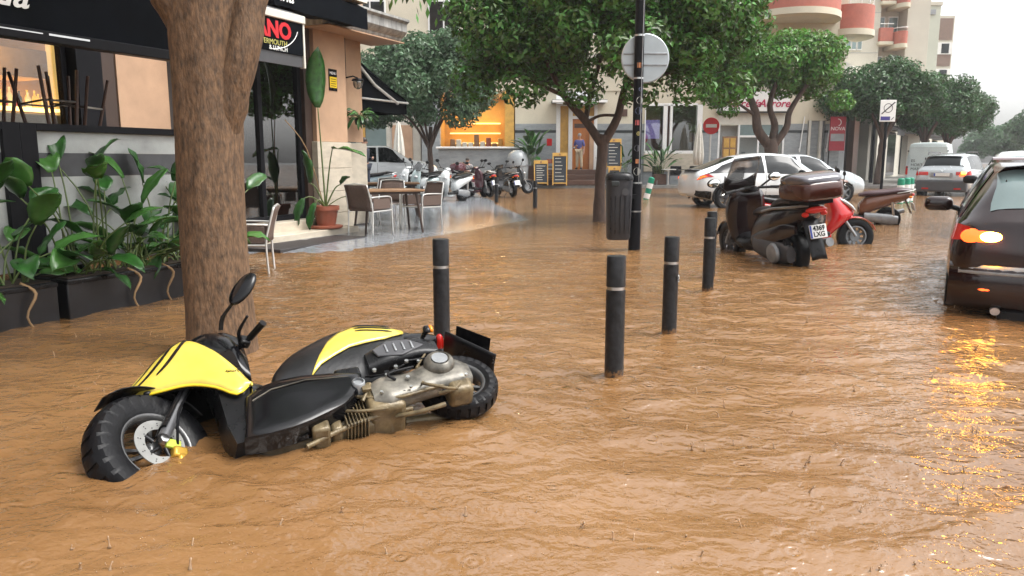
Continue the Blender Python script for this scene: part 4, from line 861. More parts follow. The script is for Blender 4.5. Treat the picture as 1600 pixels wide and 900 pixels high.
def wheel_proto(r_, w_, rim, m_, spokes=5, sw=.07, side=1, thick=.02):
    b = MB(); p = tyre_prof(r_, w_, rim); n = 36
    rings = [[(q*math.cos(t), h, q*math.sin(t)) for q, h in p] for t in (2*PI*j/n for j in range(n+1))]
    b.loft(rings, cap=False); ty = b.mesh('wheel')
    b = MB(); b.lathe([(rim-.012,-w_*.4),(rim+.006,-w_*.4),(rim+.006,w_*.42),(rim-.012,w_*.44),(rim-.03,w_*.3),(rim-.03,-w_*.4)], 30, axis='y')
    b.lathe([(0,w_*.05),(.075,w_*.05),(.07,w_*.36),(.04,w_*.39),(0,w_*.39)], 18, axis='y')
    for k in range(spokes):
        a = 2*PI*k/spokes; Mx = Matrix.Rotation(a, 4, 'Y')
        for q in ((-.6, .6) if sw < .06 else (0,)):
            b.add([Mx @ V(v_) for v_ in ((.05,w_*.2,-sw*.35+q*sw),(rim-.01,w_*.14,-sw*.5+q*sw*1.7),(rim-.01,w_*.14,sw*.5+q*sw*1.7),(.05,w_*.2,sw*.35+q*sw),(.05,w_*.36,-sw*.3+q*sw),(rim-.01,w_*.34,-sw*.4+q*sw*1.7),(rim-.01,w_*.34,sw*.4+q*sw*1.7),(.05,w_*.36,sw*.3+q*sw))], ((0,1,2,3),(7,6,5,4),(0,4,5,1),(1,5,6,2),(2,6,7,3),(3,7,4,0)))
    return ty, b.mesh('rim'), m_
def put_wheel(proto, parent, x, y, z, side, steer=0):
    ty, rm, m_ = proto
    o = link('wheel', ty if ty.users == 0 else ty, None, parent)
    if not ty.materials: ty.materials.append(M['rubber']); ty.shade_smooth(); rm.materials.append(m_); rm.shade_smooth(); rm.set_sharp_from_angle(angle=R(35))
    o.location = (x, y, z); o.rotation_euler = (0, 0, (0 if side > 0 else PI)+steer)
    rr = link('rim', rm, None, o); return o
def plate(parent, loc, w_, h, txt, rot, size, txt2=None):
    o = MB().cbox((0,0,0), (w_, .012, h)).build('number_plate', M['white'], parent, bevel=.004); o.location = loc; o.rotation_euler = rot
    MB().cbox((-w_*.44,-.0075,0), (w_*.1,.003,h*.92)).build('blue_strip', mat('plate_blue', (.02,.06,.35), .4, var=0), o)
    if txt: text_part('lettering', txt, size, M['black_plastic'], o, frame((w_*.04,-.0085, h*.22 if txt2 else 0), (1,0,0), (0,0,1)), .001, bold=.002)
    if txt2: text_part('lettering', txt2, size, M['black_plastic'], o, frame((w_*.02,-.0085,-h*.22), (1,0,0), (0,0,1)), .001, bold=.002)
    return o
def mirror(parent, x, y, z, side, m_, s=1.0):
    o = MB().cbox((x, y+side*.14*s, z), (.12*s,.23*s,.145*s)).build('wing_mirror', m_, parent, smooth=180, bevel=.055*s, seg=4); MB().tube([(x+.03,y-side*.04,z-.07),(x+.01,y+side*.06,z-.03)], .025*s, 8).build('mirror_arm', M['black_plastic'], o); return o
def car(name, label, loc, heading, group='cars caught in the flood'):
    e = empty(name, loc, 0, label, 'car', group); e.rotation_euler = (0, 0, R(90)-heading); return e
WZ = -.15
# --- white coupe-like hatchback seen from the side
def white_hatch():
    e = car('hatchback_car', 'white coupe-shaped hatchback standing sideways behind the maxi scooter', (7.0, 21.9, -.05), R(82))
    B = Body([(-2.18,.42,.80,.92,.62,.56,.30),(-2.10,.34,.88,1.02,.80,.76,.60),(-1.9,.30,.96,1.10,.88,.84,.66),(-1.5,.22,.98,1.24,.90,.86,.62),(-.9,.2,.97,1.44,.905,.865,.60),(-.1,.2,.95,1.53,.905,.865,.60),(.45,.2,.93,1.50,.905,.86,.58),(.9,.2,.93,1.28,.905,.855,.60),(1.3,.2,.93,1.04,.90,.84,.66),(1.75,.22,.86,.95,.87,.80,.62),(2.05,.28,.74,.82,.78,.70,.52),(2.18,.36,.62,.68,.60,.52,.4)])
    B.mesh_ob('body', M['car_white'], e, ((-1.33,.375,.9),(1.33,.375,.9)))
    for sd in (1, -1):
        B.patch('side_window', M['car_glass'], e, (-1.45,-.28,-1.05,-.28), 5.1, 7.0, sd, .006); B.patch('side_window', M['car_glass'], e, (-.2,1.12,-.2,.62), 5.1, 7.0, sd, .006)
        B.patch('rear_quarter', M['gloss_black'], e, (-1.98,-1.46,-1.42,-1.06), 5.05, 6.9, sd, .005); B.patch('sill', M['black_plastic'], e, (-.93,.93,-.93,.93), 1.6, 2.4, sd, .008)
        B.patch('tail_light', M['brake'] if False else M['red_lens'], e, (-2.14,-1.72,-2.08,-1.86), 4.55, 5.0, sd, .012); B.patch('tail_lamp_lit', M['reflector'], e, (-2.13,-1.9,-2.1,-1.98), 4.65, 4.9, sd, .016, 4, 3)
        for wx in (-1.33, 1.33):
            MB().tube([(wx+.40*math.cos(t), sd*.895, .33+.40*math.sin(t)) for t in np.linspace(-.25, PI+.25, 22)], .03, 6).build('wheel_arch', M['black_plastic'], e, smooth=180)
        B.patch('headlight', M['clear_lens'], e, (1.75,2.1,1.72,2.05), 4.4, 4.95, sd, .008); mirror(e, .72, sd*.86, 1.0, sd, M['black_plastic'])
        MB().tube([(-.05, sd*.9, .82), (.13, sd*.92, .82)], .012, 6).build('door_handle', M['car_white'], e); B.patch('door_seam', M['black_plastic'], e, (-.245,-.235,-.245,-.235), 2.2, 5.0, sd, .002, 1, 8)
        B.patch('bumper_corner', M['black_plastic'], e, (-2.15,-1.75,-2.15,-1.78), 1.2, 2.6, sd, .008)
    B.patch('windscreen', M['pale_glass'], e, (.52,1.22,.52,1.22), 7.5, 12.5, 1, .006, 8, 10); B.patch('rear_window', M['car_glass'], e, (-1.95,-1.0,-1.95,-1.0), 7.6, 12.4, 1, .006, 8, 10)
    MB().box((-2.2,-.55,1.055),(-1.98,.55,1.075)).build('spoiler', M['black_plastic'], e, bevel=.008)
    wp = wheel_proto(.345,.215,.235,M['rim_dark'])
    for x in (-1.33, 1.33):
        for sd in (1,-1): put_wheel(wp, e, x, sd*.79, .345, sd)
white_hatch()
def silver_car():
    e = car('saloon_car', 'silver car nosing out just behind the white hatchback', (8.95, 24.9, -.05), R(80))
    B = Body([(-2.2,.36,.8,.95,.65,.6,.4),(-2.0,.25,.95,1.1,.84,.8,.62),(-1.2,.2,.97,1.46,.88,.84,.6),(0,.2,.95,1.53,.89,.85,.6),(.6,.2,.93,1.40,.89,.85,.6),(1.15,.2,.93,1.08,.88,.84,.68),(1.7,.22,.88,.98,.86,.8,.64),(2.1,.28,.72,.80,.76,.68,.5),(2.22,.34,.6,.66,.6,.5,.4)])
    B.mesh_ob('body', M['car_silver'], e, ((-1.33,.36,.88),(1.36,.36,.88)))
    for sd in (1,-1):
        B.patch('side_window', M['car_glass'], e, (-1.5,-.2,-1.1,-.2), 5.1, 7, sd, .006); B.patch('side_window', M['car_glass'], e, (-.1,1.05,-.1,.6), 5.1, 7, sd, .006); B.patch('headlight', M['clear_lens'], e, (1.72,2.14,1.7,2.05), 4.3, 4.98, sd, .01); mirror(e, .75, sd*.84, 1.0, sd, M['black_plastic'])
    B.patch('windscreen', M['pale_glass'], e, (.3,1.1,.3,1.1), 7.4, 12.6, 1, .006, 8, 10)
    for y in (-.35, .35): MB().tube([(1.12, y, 1.13), (1.0, y+.45, 1.2)], .008, 5).build('wiper', M['black_plastic'], e)
    wp = wheel_proto(.33,.205,.22,M['rim'])
    for x in (-1.33, 1.36):
        for sd in (1,-1): put_wheel(wp, e, x, sd*.78, .33, sd)
silver_car()
def left_suv():
    e = car('suv_car', 'white suv parked beyond the cafe corner behind the scooters', (-5.0, 29.2, .18), R(78))
    B = Body([(-2.15,.4,.95,1.15,.7,.66,.5),(-2.05,.32,1.03,1.4,.86,.82,.62),(-1.6,.26,1.05,1.56,.93,.88,.64),(-.6,.24,1.03,1.63,.95,.9,.66),(.2,.24,1.01,1.64,.95,.9,.64),(.7,.24,1.0,1.42,.95,.89,.64),(1.15,.24,1.0,1.14,.94,.88,.7),(1.7,.26,.96,1.06,.91,.85,.68),(2.08,.3,.82,.9,.82,.76,.6),(2.18,.38,.7,.76,.66,.6,.5)])
    B.mesh_ob('body', M['car_white'], e, ((-1.35,.4,.94),(1.33,.4,.94)))
    for sd in (1,-1):
        B.patch('side_window', M['car_glass'], e, (-1.95,-1.1,-1.75,-1.1), 5.1, 7, sd, .006); B.patch('side_window', M['car_glass'], e, (-1.02,-.12,-1.02,-.12), 5.1, 7, sd, .006); B.patch('side_window', M['car_glass'], e, (-.04,1.0,-.04,.5), 5.1, 7, sd, .006)
        B.patch('headlight', M['clear_lens'], e, (1.72,2.1,1.7,2.05), 4.3, 4.95, sd, .01); mirror(e, .7, sd*.9, 1.1, sd, M['black_plastic']); MB().tube([(-.0,sd*.93,.9),(.2,sd*.94,.9)], .013, 6).build('door_handle', M['car_white'], e); B.patch('door_seam', M['black_plastic'], e, (-.09,-.08,-.09,-.08), 2.2, 5, sd, .002, 1, 8)
        B.patch('sill', M['black_plastic'], e, (-.9,.9,-.9,.9), 1.4, 2.4, sd, .008)
    B.patch('windscreen', M['car_glass'], e, (.3,1.08,.3,1.08), 7.3, 12.7, 1, .006, 8, 10)
    wp = wheel_proto(.37,.23,.25,M['rim'])
    for x in (-1.35, 1.33):
        for sd in (1,-1): put_wheel(wp, e, x, sd*.82, .37, sd)
left_suv()
def silver_suv():
    e = car('suv_car', 'silver suv with dark lower bumper stopped in front of the white van', (17.1, 29.9, WZ), R(41))
    B = Body([(-2.28,.55,1.0,1.06,.74,.72,.6),(-2.22,.42,1.06,1.14,.86,.83,.72),(-2.1,.34,1.08,1.34,.90,.86,.66),(-1.8,.3,1.08,1.60,.92,.88,.64),(-1.0,.28,1.06,1.68,.925,.89,.66),(.1,.28,1.03,1.67,.925,.89,.66),(.6,.28,1.02,1.45,.925,.88,.64),(1.1,.28,1.02,1.14,.92,.87,.7),(1.8,.3,.96,1.05,.89,.82,.66),(2.2,.36,.8,.86,.78,.7,.55),(2.28,.42,.7,.74,.6,.5,.4)])
    B.mesh_ob('body', M['car_silver'], e, ((-1.38,.41,.92),(1.42,.41,.92)))
    for sd in (1,-1):
        B.patch('side_window', M['car_glass'], e, (-1.95,-1.2,-1.7,-1.2), 5.15, 7, sd, .006); B.patch('side_window', M['car_glass'], e, (-1.12,-.15,-1.12,-.15), 5.15, 7, sd, .006); B.patch('side_window', M['car_glass'], e, (-.07,.95,-.07,.42), 5.15, 7, sd, .006)
        mirror(e, .62, sd*.88, 1.1, sd, M['car_silver']); MB().tube([(-1.75,sd*.62,1.66),(-1.6,sd*.63,1.73),(.1,sd*.64,1.74),(.3,sd*.63,1.68)], .018, 6).build('roof_rail', M['black_plastic'], e)
        B.patch('lower_cladding', M['grey_plastic'], e, (-.95,1.0,-.95,1.0), 1.2, 2.6, sd, .01)
        lt = B.patch('tail_light', M['red_lens'], e, (-2.27,-2.02,-2.24,-2.02), 4.05, 4.9, sd, .012); 
        MB().box((-2.315, min(sd*.45,sd*.76), .90),(-2.25, max(sd*.45,sd*.76), 1.02)).build('tail_light', M['red_lens'], e, bevel=.02)
    MB().cbox((-2.32,-.70,.985),(.02,.16,.07)).build('indicator_lit', M['amber_lit'], e, bevel=.02); MB().cbox((-2.322,-.68,.90),(.02,.2,.08)).build('brake_light', M['brake'] if False else M['reflector'], e, bevel=.02)
    B.patch('rear_window', M['car_glass'], e, (-2.16,-1.84,-2.16,-1.84), 7.2, 12.8, 1, .008, 6, 10)
    MB().box((-2.36,-.84,.30),(-2.0,.84,.72)).build('rear_bumper', M['grey_plastic'], e, bevel=.06, seg=3); MB().cbox((-2.31,0,.92),(.03,.72,.17)).build('plate_recess', M['dull_metal'], e, bevel=.02)
    plate(e, (-2.335,0,.92), .52, .11, None, (0,0,-PI/2), .09); MB().box((-1.95,-.6,1.66),(-1.72,.6,1.69)).build('spoiler', M['car_silver'], e, bevel=.01)
    MB().lathe([(0,0),(.04,0),(.04,.012),(0,.012)], 16, (-2.305,0,1.07), 'x').build('badge', M['chrome'], e)
    for y in (-.55,.5): MB().cbox((-2.365,y,.42),(.02,.22,.05)).build('reflector', M['red_lens'], e)
    wp = wheel_proto(.36,.235,.24,M['rim'])
    for x in (-1.38, 1.42):
        for sd in (1,-1): put_wheel(wp, e, x, sd*.81, .36, sd)
silver_suv()
def white_ahead():
    e = car('estate_car', 'white car with black mirror directly ahead of the dark hatchback', (9.35, 13.9, WZ), R(33))
    B = Body([(-2.2,.45,.9,1.0,.7,.66,.5),(-2.1,.35,1.0,1.15,.84,.8,.64),(-1.8,.28,1.02,1.42,.88,.84,.6),(-1.2,.24,1.0,1.56,.895,.85,.6),(-.2,.22,.98,1.59,.9,.86,.6),(.5,.22,.97,1.5,.9,.86,.6),(1.0,.22,.96,1.2,.9,.85,.64),(1.35,.22,.95,1.06,.89,.84,.68),(1.9,.25,.88,.96,.85,.78,.6),(2.2,.34,.7,.76,.7,.6,.45)])
    B.mesh_ob('body', M['car_white'], e, ((-1.33,.37,.88),(1.36,.37,.88)))
    for sd in (1,-1):
        B.patch('side_window', M['car_glass'], e, (-1.75,-.95,-1.45,-.95), 5.15, 7, sd, .006); B.patch('side_window', M['car_glass'], e, (-.87,.05,-.87,.05), 5.15, 7, sd, .006); B.patch('side_window', M['car_glass'], e, (.13,1.1,.13,.62), 5.15, 7, sd, .006); mirror(e, .85, sd*.86, 1.05, sd, M['black_plastic'], 1.1)
        B.patch('tail_light', M['red_lens'], e, (-2.16,-1.9,-2.1,-1.9), 4.2, 4.95, sd, .01)
    B.patch('rear_window', M['pale_glass'], e, (-2.05,-1.6,-2.05,-1.6), 7.3, 12.7, 1, .006, 6, 10)
    MB().box((-2.25,-.8,.25),(-2.0,.8,.6)).build('rear_bumper', M['car_white'], e, bevel=.06)
    wp = wheel_proto(.33,.215,.22,M['rim'])
    for x in (-1.33, 1.36):
        for sd in (1,-1): put_wheel(wp, e, x, sd*.78, .33, sd)
white_ahead()
def dark_hatch():
    e = car('hatchback_car', 'dark car at the right edge with glowing brake light', (0,0,WZ), R(30))
    h = R(30); fw = V((math.sin(h), math.cos(h), 0)); lf = V((-math.cos(h), math.sin(h), 0)); cor = V((3.63, 6.25, 0))
    e.location = cor + fw*2.12 - lf*.83 + V((0,0,WZ)); e.scale = (1, 1, .89)
    B = Body([(-2.17,.52,.98,1.03,.70,.68,.52),(-2.12,.36,1.0,1.08,.82,.77,.64),(-2.02,.28,1.01,1.20,.868,.82,.64),(-1.8,.25,1.01,1.42,.885,.84,.60),(-1.45,.24,1.0,1.55,.89,.85,.60),(-.8,.23,.99,1.60,.892,.855,.61),(-.1,.22,.97,1.60,.892,.855,.61),(.5,.22,.96,1.50,.892,.85,.6),(1.0,.22,.95,1.22,.89,.85,.64),(1.35,.22,.94,1.04,.885,.84,.68),(1.85,.25,.87,.95,.85,.78,.62),(2.15,.33,.7,.76,.7,.6,.45)])
    B.mesh_ob('body', M['car_black'], e, ((-1.3,.36,.88),(1.33,.36,.88)), 80)
    for sd in (1,-1):
        B.patch('side_window', M['car_glass'], e, (-1.8,-1.15,-1.5,-1.15), 5.2, 7, sd, .006); B.patch('side_window', M['car_glass'], e, (-1.07,-.1,-1.07,-.1), 5.2, 7, sd, .006); B.patch('side_window', M['car_glass'], e, (-.02,1.05,-.02,.6), 5.2, 7, sd, .006)
        mirror(e, .72, sd*.86, 1.04, sd, M['car_black'], 1.25)
        B.patch('door_seam', M['black_plastic'], e, (-.06,-.05,-.06,-.05), 2.2, 5, sd, .002, 1, 8)
    B.patch('rear_window', M['pale_glass'], e, (-2.05,-1.62,-2.05,-1.62), 7.3, 12.7, 1, .007, 6, 12)
    b = MB(); rings = []
    for y in np.linspace(-.62, .62, 9): q = .06*(1-(y/.62)**2); rings.append([(-1.72-q,y,1.585),(-1.70-q,y,1.60),(-1.4,y,1.615),(-1.4,y,1.56)])
    b.loft(rings).build('roof_spoiler', mat('dark_red_paint', (.06,.008,.008), .15, coat=.8), e)
    # rear bumper with a pale strip and red reflectors, tailgate details
    b = MB(); rings = []
    for y in np.linspace(-.865, .865, 21):
        q = -2.235 + .14*abs(y/.865)**4 ; rings.append([(q+.10,y,.24),(q+.02,y,.30),(q,y,.42),(q,y,.60),(q+.03,y,.655),(q+.16,y,.665),(q+.22,y,.3)])
    b.loft(rings).build('rear_bumper', M['car_black'], e, smooth=60)
    b = MB(); rings = []
    for y in np.linspace(-.80, .80, 17):
        q = -2.240 + .14*abs(y/.865)**4; rings.append([(q+.006,y,.565),(q-.002,y,.58),(q+.026,y,.645),(q+.04,y,.65)])
    b.loft(rings).build('bumper_strip', M['dull_metal'], e, smooth=60)
    for sd in (1,-1):
        MB().ball((-2.18, sd*.53, .43), (.03,.13,.028), 14, 8).build('reflector', M['reflector'], e, smooth=180)
        o = B.patch('tail_light_housing', M['red_lens'], e, (-2.155,-1.86,-2.14,-1.92), 4.25, 4.98, sd, .010)
        MB().ball((-2.135, sd*.655, .905), (.045,.155,.085), 18, 10).build('tail_light', M['reflector'] if sd > 0 else M['red_lens'], e, smooth=180)
        MB().ball((-2.155, sd*.60, .905), (.045,.085,.048), 16, 10).build('brake_lamp', M['brake'], e, smooth=180)
    MB().lathe([(.055,0),(.075,0),(.075,.018),(.055,.018)], 28, (-2.195,0.05,.86), 'x').build('badge_ring', M['chrome'], e); MB().tube([(-2.195,-.0,.875),(-2.2,.05,.845),(-2.195,.10,.875)], .007, 6).build('badge_wing', M['chrome'], e)
    text_part('model_lettering', 'mazda', .10, M['chrome'], e, frame((-2.212,.18,.70), (0,-1,0), (0,0,1)), .003, bold=.001)
    plate(e, (-2.20,-.15,.75), .52, .11, None, (0,0,-PI/2), .09)
    MB().box((-2.16,-.5,.12),(-1.9,.5,.25)).build('under_tray', M['black_plastic'], e, bevel=.02)
    for y in (.52,): MB().cyl((-2.2,y,.24),(-1.9,y,.26), .035, n=12).build('exhaust', M['steel'], e)
    wp = wheel_proto(.32,.205,.21,M['rim_dark'])
    for x in (-1.3, 1.33):
        for sd in (1,-1): put_wheel(wp, e, x, sd*.78, .32, sd)
dark_hatch()
def van():
    e = car('delivery_van', 'white panel van seen from behind with small black lettering', (21.9, 40.6, WZ), R(33)); e['category'] = 'van'
    B = Body([(-2.45,.40,1.15,2.24,.92,.94,.78),(-2.40,.34,1.15,2.30,.95,.96,.80),(-1.2,.32,1.15,2.34,.96,.97,.82),(.4,.3,1.15,2.33,.96,.97,.82),(1.0,.3,1.13,2.2,.96,.95,.78),(1.7,.3,1.1,1.5,.95,.92,.74),(2.1,.32,1.05,1.2,.93,.88,.7),(2.4,.4,.8,.86,.8,.7,.55)])
    B.mesh_ob('body', M['van_white'], e, ((-1.5,.38,.95),(1.55,.38,.95)))
    for sd in (1,-1):
        dr = MB().box((-2.475, min(sd*.012,sd*.84), .52),(-2.452, max(sd*.012,sd*.84), 2.12)).build('rear_door', M['van_white'], e, bevel=.02)
        MB().box((-2.482, min(sd*.1,sd*.76), 1.42),(-2.474, max(sd*.1,sd*.76), 1.98)).build('pressed_panel', M['van_white'], dr, bevel=.02)
        MB().cbox((-2.47, sd*.885, .95),(.04,.10,.42)).build('tail_light', M['red_lens'], e, bevel=.02); mirror(e, 1.3, sd*.93, 1.35, sd, M['black_plastic'], 1.3)
        for z in (.8, 1.6): MB().cbox((-2.47, sd*.87, z+.3),(.05,.07,.06)).build('hinge', M['black_plastic'], dr)
    MB().cbox((-2.485,.08,1.5),(.02,.05,.16)).build('door_handle', M['black_plastic'], e)
    MB().box((-2.5,-.9,.30),(-2.3,.9,.5)).build('rear_bumper', M['grey_plastic'], e, bevel=.04)
    for k, t_ in enumerate(('ES', 'HORTA', 'MAR')): text_part('lettering', t_, .19, M['black_plastic'], e, frame((-2.485,.72,1.42-.2*k), (0,-1,0), (0,0,1)), .002, align='LEFT')
    plate(e, (-2.49,-.3,.62), .52, .11, None, (0,0,-PI/2), .09)
    wp = wheel_proto(.34,.215,.2,M['rim'])
    for x in (-1.5, 1.55):
        for sd in (1,-1): put_wheel(wp, e, x, sd*.84, .34, sd)
van()
# ------------------------------------------------------------------ standing scooters (local: +x forward, rear axle at x = 0)
def ell(cx, cz, ry, rz, x, n=16, pw=2.4):
    out = []
    for j in range(n):
        t = 2*PI*j/n; c, s_ = math.cos(t), math.sin(t)
        out.append((x, ry*math.copysign(abs(c)**(2/pw), c), cz + rz*math.copysign(abs(s_)**(2/pw), s_)))
    return out
def skin_loft(secs, n=16, pw=2.4, sub=4):     # secs: x, z centre, half width, half height ; smooth loft along x
    a = np.array(secs, float); o = np.argsort(a[:, 0]); a = a[o]; xs = np.linspace(a[0, 0], a[-1, 0], sub*len(a))
    z, ry, rz = (pchip(a[:, 0], a[:, k], xs) for k in (1, 2, 3))
    return MB().loft([ell(0, z[i], max(ry[i], .004), max(rz[i], .004), xs[i], n, pw) for i in range(len(xs))])
SC_W = {}
def scooter(name, label, loc, heading, paint, seat_m=None, box=None, screen=0, wr=.26, wb=1.33, lean=7, group='parked scooters', steer=-18, plate_txt=None, shield_h=.98, cat='scooter', lens=None, sport=False):
    e = empty(name, loc, 0, label, cat, group); e.rotation_euler = (0, 0, 0)
    e.rotation_mode = 'ZYX'
    hd = R(90)-heading; e.rotation_mode = 'XYZ'; e.rotation_euler = (R(-lean), 0, hd)
    P = paint; BP = M['black_plastic']
    skin_loft([(-.42,.78,.05,.03),(-.3,.74,.12,.09),(-.05,.68,.155,.13),(.25,.60,.16,.16),(.45,.52,.14,.18),(.56,.46,.09,.12)]).build('body', P, e, smooth=60)
    skin_loft([(-.36,.845,.10,.03),(-.2,.845,.14,.045),(.1,.80,.15,.055),(.4,.77,.13,.055),(.58,.74,.06,.03)]).build('seat', seat_m or BP, e, smooth=60)
    MB().box((.42,-.16,.26),(.98,.16,.34)).build('floorboard', BP, e, bevel=.03)
    skin_loft([(.5,.27,.1,.06),(.75,.24,.14,.07),(1.0,.27,.12,.07)]).build('belly_pan', P, e, smooth=60)
    # leg shield: lofted upwards
    b = MB(); rings = []
    for z, xb, xf, w_ in (((.26,.93,1.02,.12),(.40,.98,1.10,.17),(.58,1.0,1.20,.20),(.75,.98,1.22,.19),(.88,.95,1.16,.15),(shield_h,.92,1.08,.09)) if not sport else ((.22,.86,.98,.10),(.36,.92,1.12,.17),(.52,.98,1.34,.21),(.60,.98,1.40,.21),(.70,.96,1.34,.20),(.86,.90,1.16,.17),(1.0,.84,1.0,.11))):
        rings.append([(xb,-w_*.9,z),(xb,w_*.9,z),(xb+(xf-xb)*.35,w_,z),(xb+(xf-xb)*.8,w_*.62,z),(xf,0.02,z+.02),(xf,-.02,z+.02),(xb+(xf-xb)*.8,-w_*.62,z),(xb+(xf-xb)*.35,-w_,z)])
    b.loft(rings).build('leg_shield', P, e, smooth=60, sub=1)
    for sd in (1,-1):
        (MB().ball((1.15, sd*.10, .76), (.06,.06,.045), 12, 8) if not sport else skin_loft([(1.12,.79,.03,.02),(1.2,.75,.05,.035),(1.3,.68,.05,.035),(1.36,.63,.02,.015)]).shift((0, sd*.09, .03))).build('headlight', lens or M['clear_lens'], e, smooth=180)
        m_ = MB().ball((.98, sd*.36, 1.22), (.03,.075,.05), 12, 8).build('mirror', BP, e, smooth=180); MB().tube([(.95,sd*.22,1.02),(.96,sd*.3,1.12),(.98,sd*.35,1.2)], .009, 6).build('mirror_stalk', BP, m_)
        MB().cyl((.86,sd*.24,1.0),(.82,sd*.37,.99), .019, n=10).build('grip', M['rubber'], e); MB().tube([(.9,sd*.2,1.0),(.95,sd*.3,.985),(.93,sd*.38,.97)], .007, 5).build('brake_lever', M['alu'], e)
        MB().ball((-.36, sd*.1, .72), (.04,.03,.025), 10, 6).build('indicator', M['amber'], e, smooth=180)
    MB().tube([(.86,-.26,1.0),(.90,-.1,1.0),(.92,0,.98),(.90,.1,1.0),(.86,.26,1.0)], .016, 8).build('handlebar', BP, e); skin_loft([(.82,1.0,.05,.03),(.93,1.0,.10,.05),(1.02,.98,.06,.05)]).build('handlebar_cover', P, e, smooth=60)
    if screen:
        b = MB(); rows = [[(1.08-.22*t+.04*math.cos(a), .19*math.sin(a)*(1-.25*t*t), .93+screen*t) for a in np.linspace(-1.3, 1.3, 9)] for t in np.linspace(0, 1, 6)]
        o = b.loft(rows, closed=False).build('windscreen', M['screen'], e, smooth=180); o.modifiers.new('s', 'SOLIDIFY').thickness = .004
    fx = wb
    for sd in (1,-1): MB().tube([(1.08,sd*.06,.72),(fx-.02,sd*.085,wr)], [.026,.022], 8).build('fork_leg', M['dull_metal'], e)
    b = MB(); rows = [[(fx+(wr+.035)*math.cos(a), y, wr+(wr+.035)*math.sin(a)-.25*abs(y)) for y in np.linspace(-.075,.075,5)] for a in np.linspace(.35, 2.5, 14)]
    o = b.loft(rows, closed=False).build('front_fender', P, e, smooth=180); o.modifiers.new('s','SOLIDIFY').thickness = .006
    key = round(wr, 3)
    if key not in SC_W: SC_W[key] = wheel_proto(wr, .125, wr*.62, M['rim'], 5, .045)
    put_wheel(SC_W[key], e, 0, 0, wr, 1); put_wheel(SC_W[key], e, fx, 0, wr, 1, R(steer)*0)
    MB().lathe([(.06,0),(.105,0),(.105,.006),(.06,.006)], 22, (fx,.07,wr), 'y').build('brake_disc', M['steel'], e)
    skin_loft([(-.16,.26,.05,.08),(0,.27,.06,.11),(.25,.3,.06,.1),(.48,.33,.05,.08)]).build('engine_case', M['dull_metal'], e, smooth=60).location = (0,.12,0)
    MB().tube([(.3,-.13,.26),(.1,-.16,.28),(-.05,-.17,.32),(-.35,-.17,.40)], [.025,.05,.055,.045], 10).build('exhaust', M['dull_metal'], e); MB().tube([(-.08,.13,.3),(-.02,.13,.62)], .028, 8).build('shock_absorber', M['steel'], e)
    b = MB(); rows = [[(-.28-.16*t, y, .70-.32*t-.15*abs(y)) for y in (-.08,-.04,0,.04,.08)] for t in (0,.4,.8,1)]
    o = b.loft(rows, closed=False).build('rear_fender', BP, e, smooth=180); o.modifiers.new('s','SOLIDIFY').thickness = .006
    MB().ball((-.415,0,.76), (.035,.10,.035), 12, 8).build('tail_light', M['red_lens'], e, smooth=180)
    plate(e, (-.45,0,.52), .22, .16, plate_txt[0] if plate_txt else None, (R(-18),0,-PI/2), .075, plate_txt[1] if plate_txt else None)
    MB().tube([(.22,.1,.22),(.15,.3,.02)], .012, 6).build('side_stand', M['black_metal'], e)
    if box:
        o = skin_loft([(-.62,1.02,.13,.10),(-.56,1.03,.19,.13),(-.35,1.04,.21,.15),(-.16,1.03,.19,.13),(-.10,1.02,.13,.1)], 20, 4).build('top_box', box, e, smooth=60)
        MB().box((-.56,-.14,.86),(-.2,.14,.90)).build('rack', M['black_metal'], o)
    else:
        MB().tube([(-.1,-.13,.80),(-.38,-.12,.85),(-.46,0,.86),(-.38,.12,.85),(-.1,.13,.80)], .012, 8).build('grab_rail', M['alu'], e)
    return e
M['screen'] = glass_mat('scooter_screen', (.96,.96,.96), .05, .98)
gp = mat('grey_green_scooter_paint', (.34,.42,.42), .2, coat=.6); bp_ = mat('pale_blue_scooter_paint', (.42,.52,.56), .2, coat=.6); wp_ = mat('white_scooter_paint', (.6,.63,.63), .2, coat=.6)
dk = mat('black_scooter_paint', (.015,.015,.018), .15, coat=.6); dr_ = mat('plum_scooter_paint', (.08,.02,.03), .15, coat=.6)
cl_ = 'scooters parked in a row before the bakery'
scooter('scooter', 'pale blue scooter with dark seat nearest the cafe corner', (-3.9, 23.6, .06), R(-75), bp_, group=cl_)
scooter('scooter', 'grey green scooter second in the row before the bakery', (-2.3, 24.1, .05), R(-142), gp, group=cl_, screen=.25)
scooter('scooter', 'white scooter with round front wheel facing the flood', (-1.55, 23.9, .02), R(-150), wp_, group=cl_)
scooter('scooter', 'dark scooter carrying a plum top box in the middle of the row', (-1.5, 25.6, .02), R(25), dr_, box=dr_, group=cl_)
scooter('scooter', 'black scooter with pale seat panel right of the top box', (-.75, 26.6, .02), R(-30), dk, group=cl_, wb=1.4)
scooter('scooter', 'black scooter at the right end of the bakery row', (.05, 27.3, .0), R(-25), dk, group=cl_, screen=.2)
scooter('scooter', 'black motor scooter half hidden behind the middle of the row', (-.55, 28.4, .05), R(60), dk, group=cl_)
scooter('scooter', 'pale scooter partly hidden behind the grey green one', (-2.6, 25.8, .05), R(-120), wp_, group=cl_)
# red scooter and copper scooter on the right
scooter('scooter', 'glossy red scooter standing in water behind the maxi scooter', (3.85, 11.75, -.15), R(92), M['red_paint'], group='scooters standing in the flood', plate_txt=None, wr=.27, wb=1.40, screen=.16, sport=True)
scooter('scooter', 'copper brown scooter with dark seat beyond the red scooter', (7.55, 15.5, -.15), R(-80), mat('copper_paint', (.16,.06,.03), .2, coat=.6), seat_m=mat('plum_seat', (.05,.02,.025), .3), group='scooters standing in the flood', wr=.25)
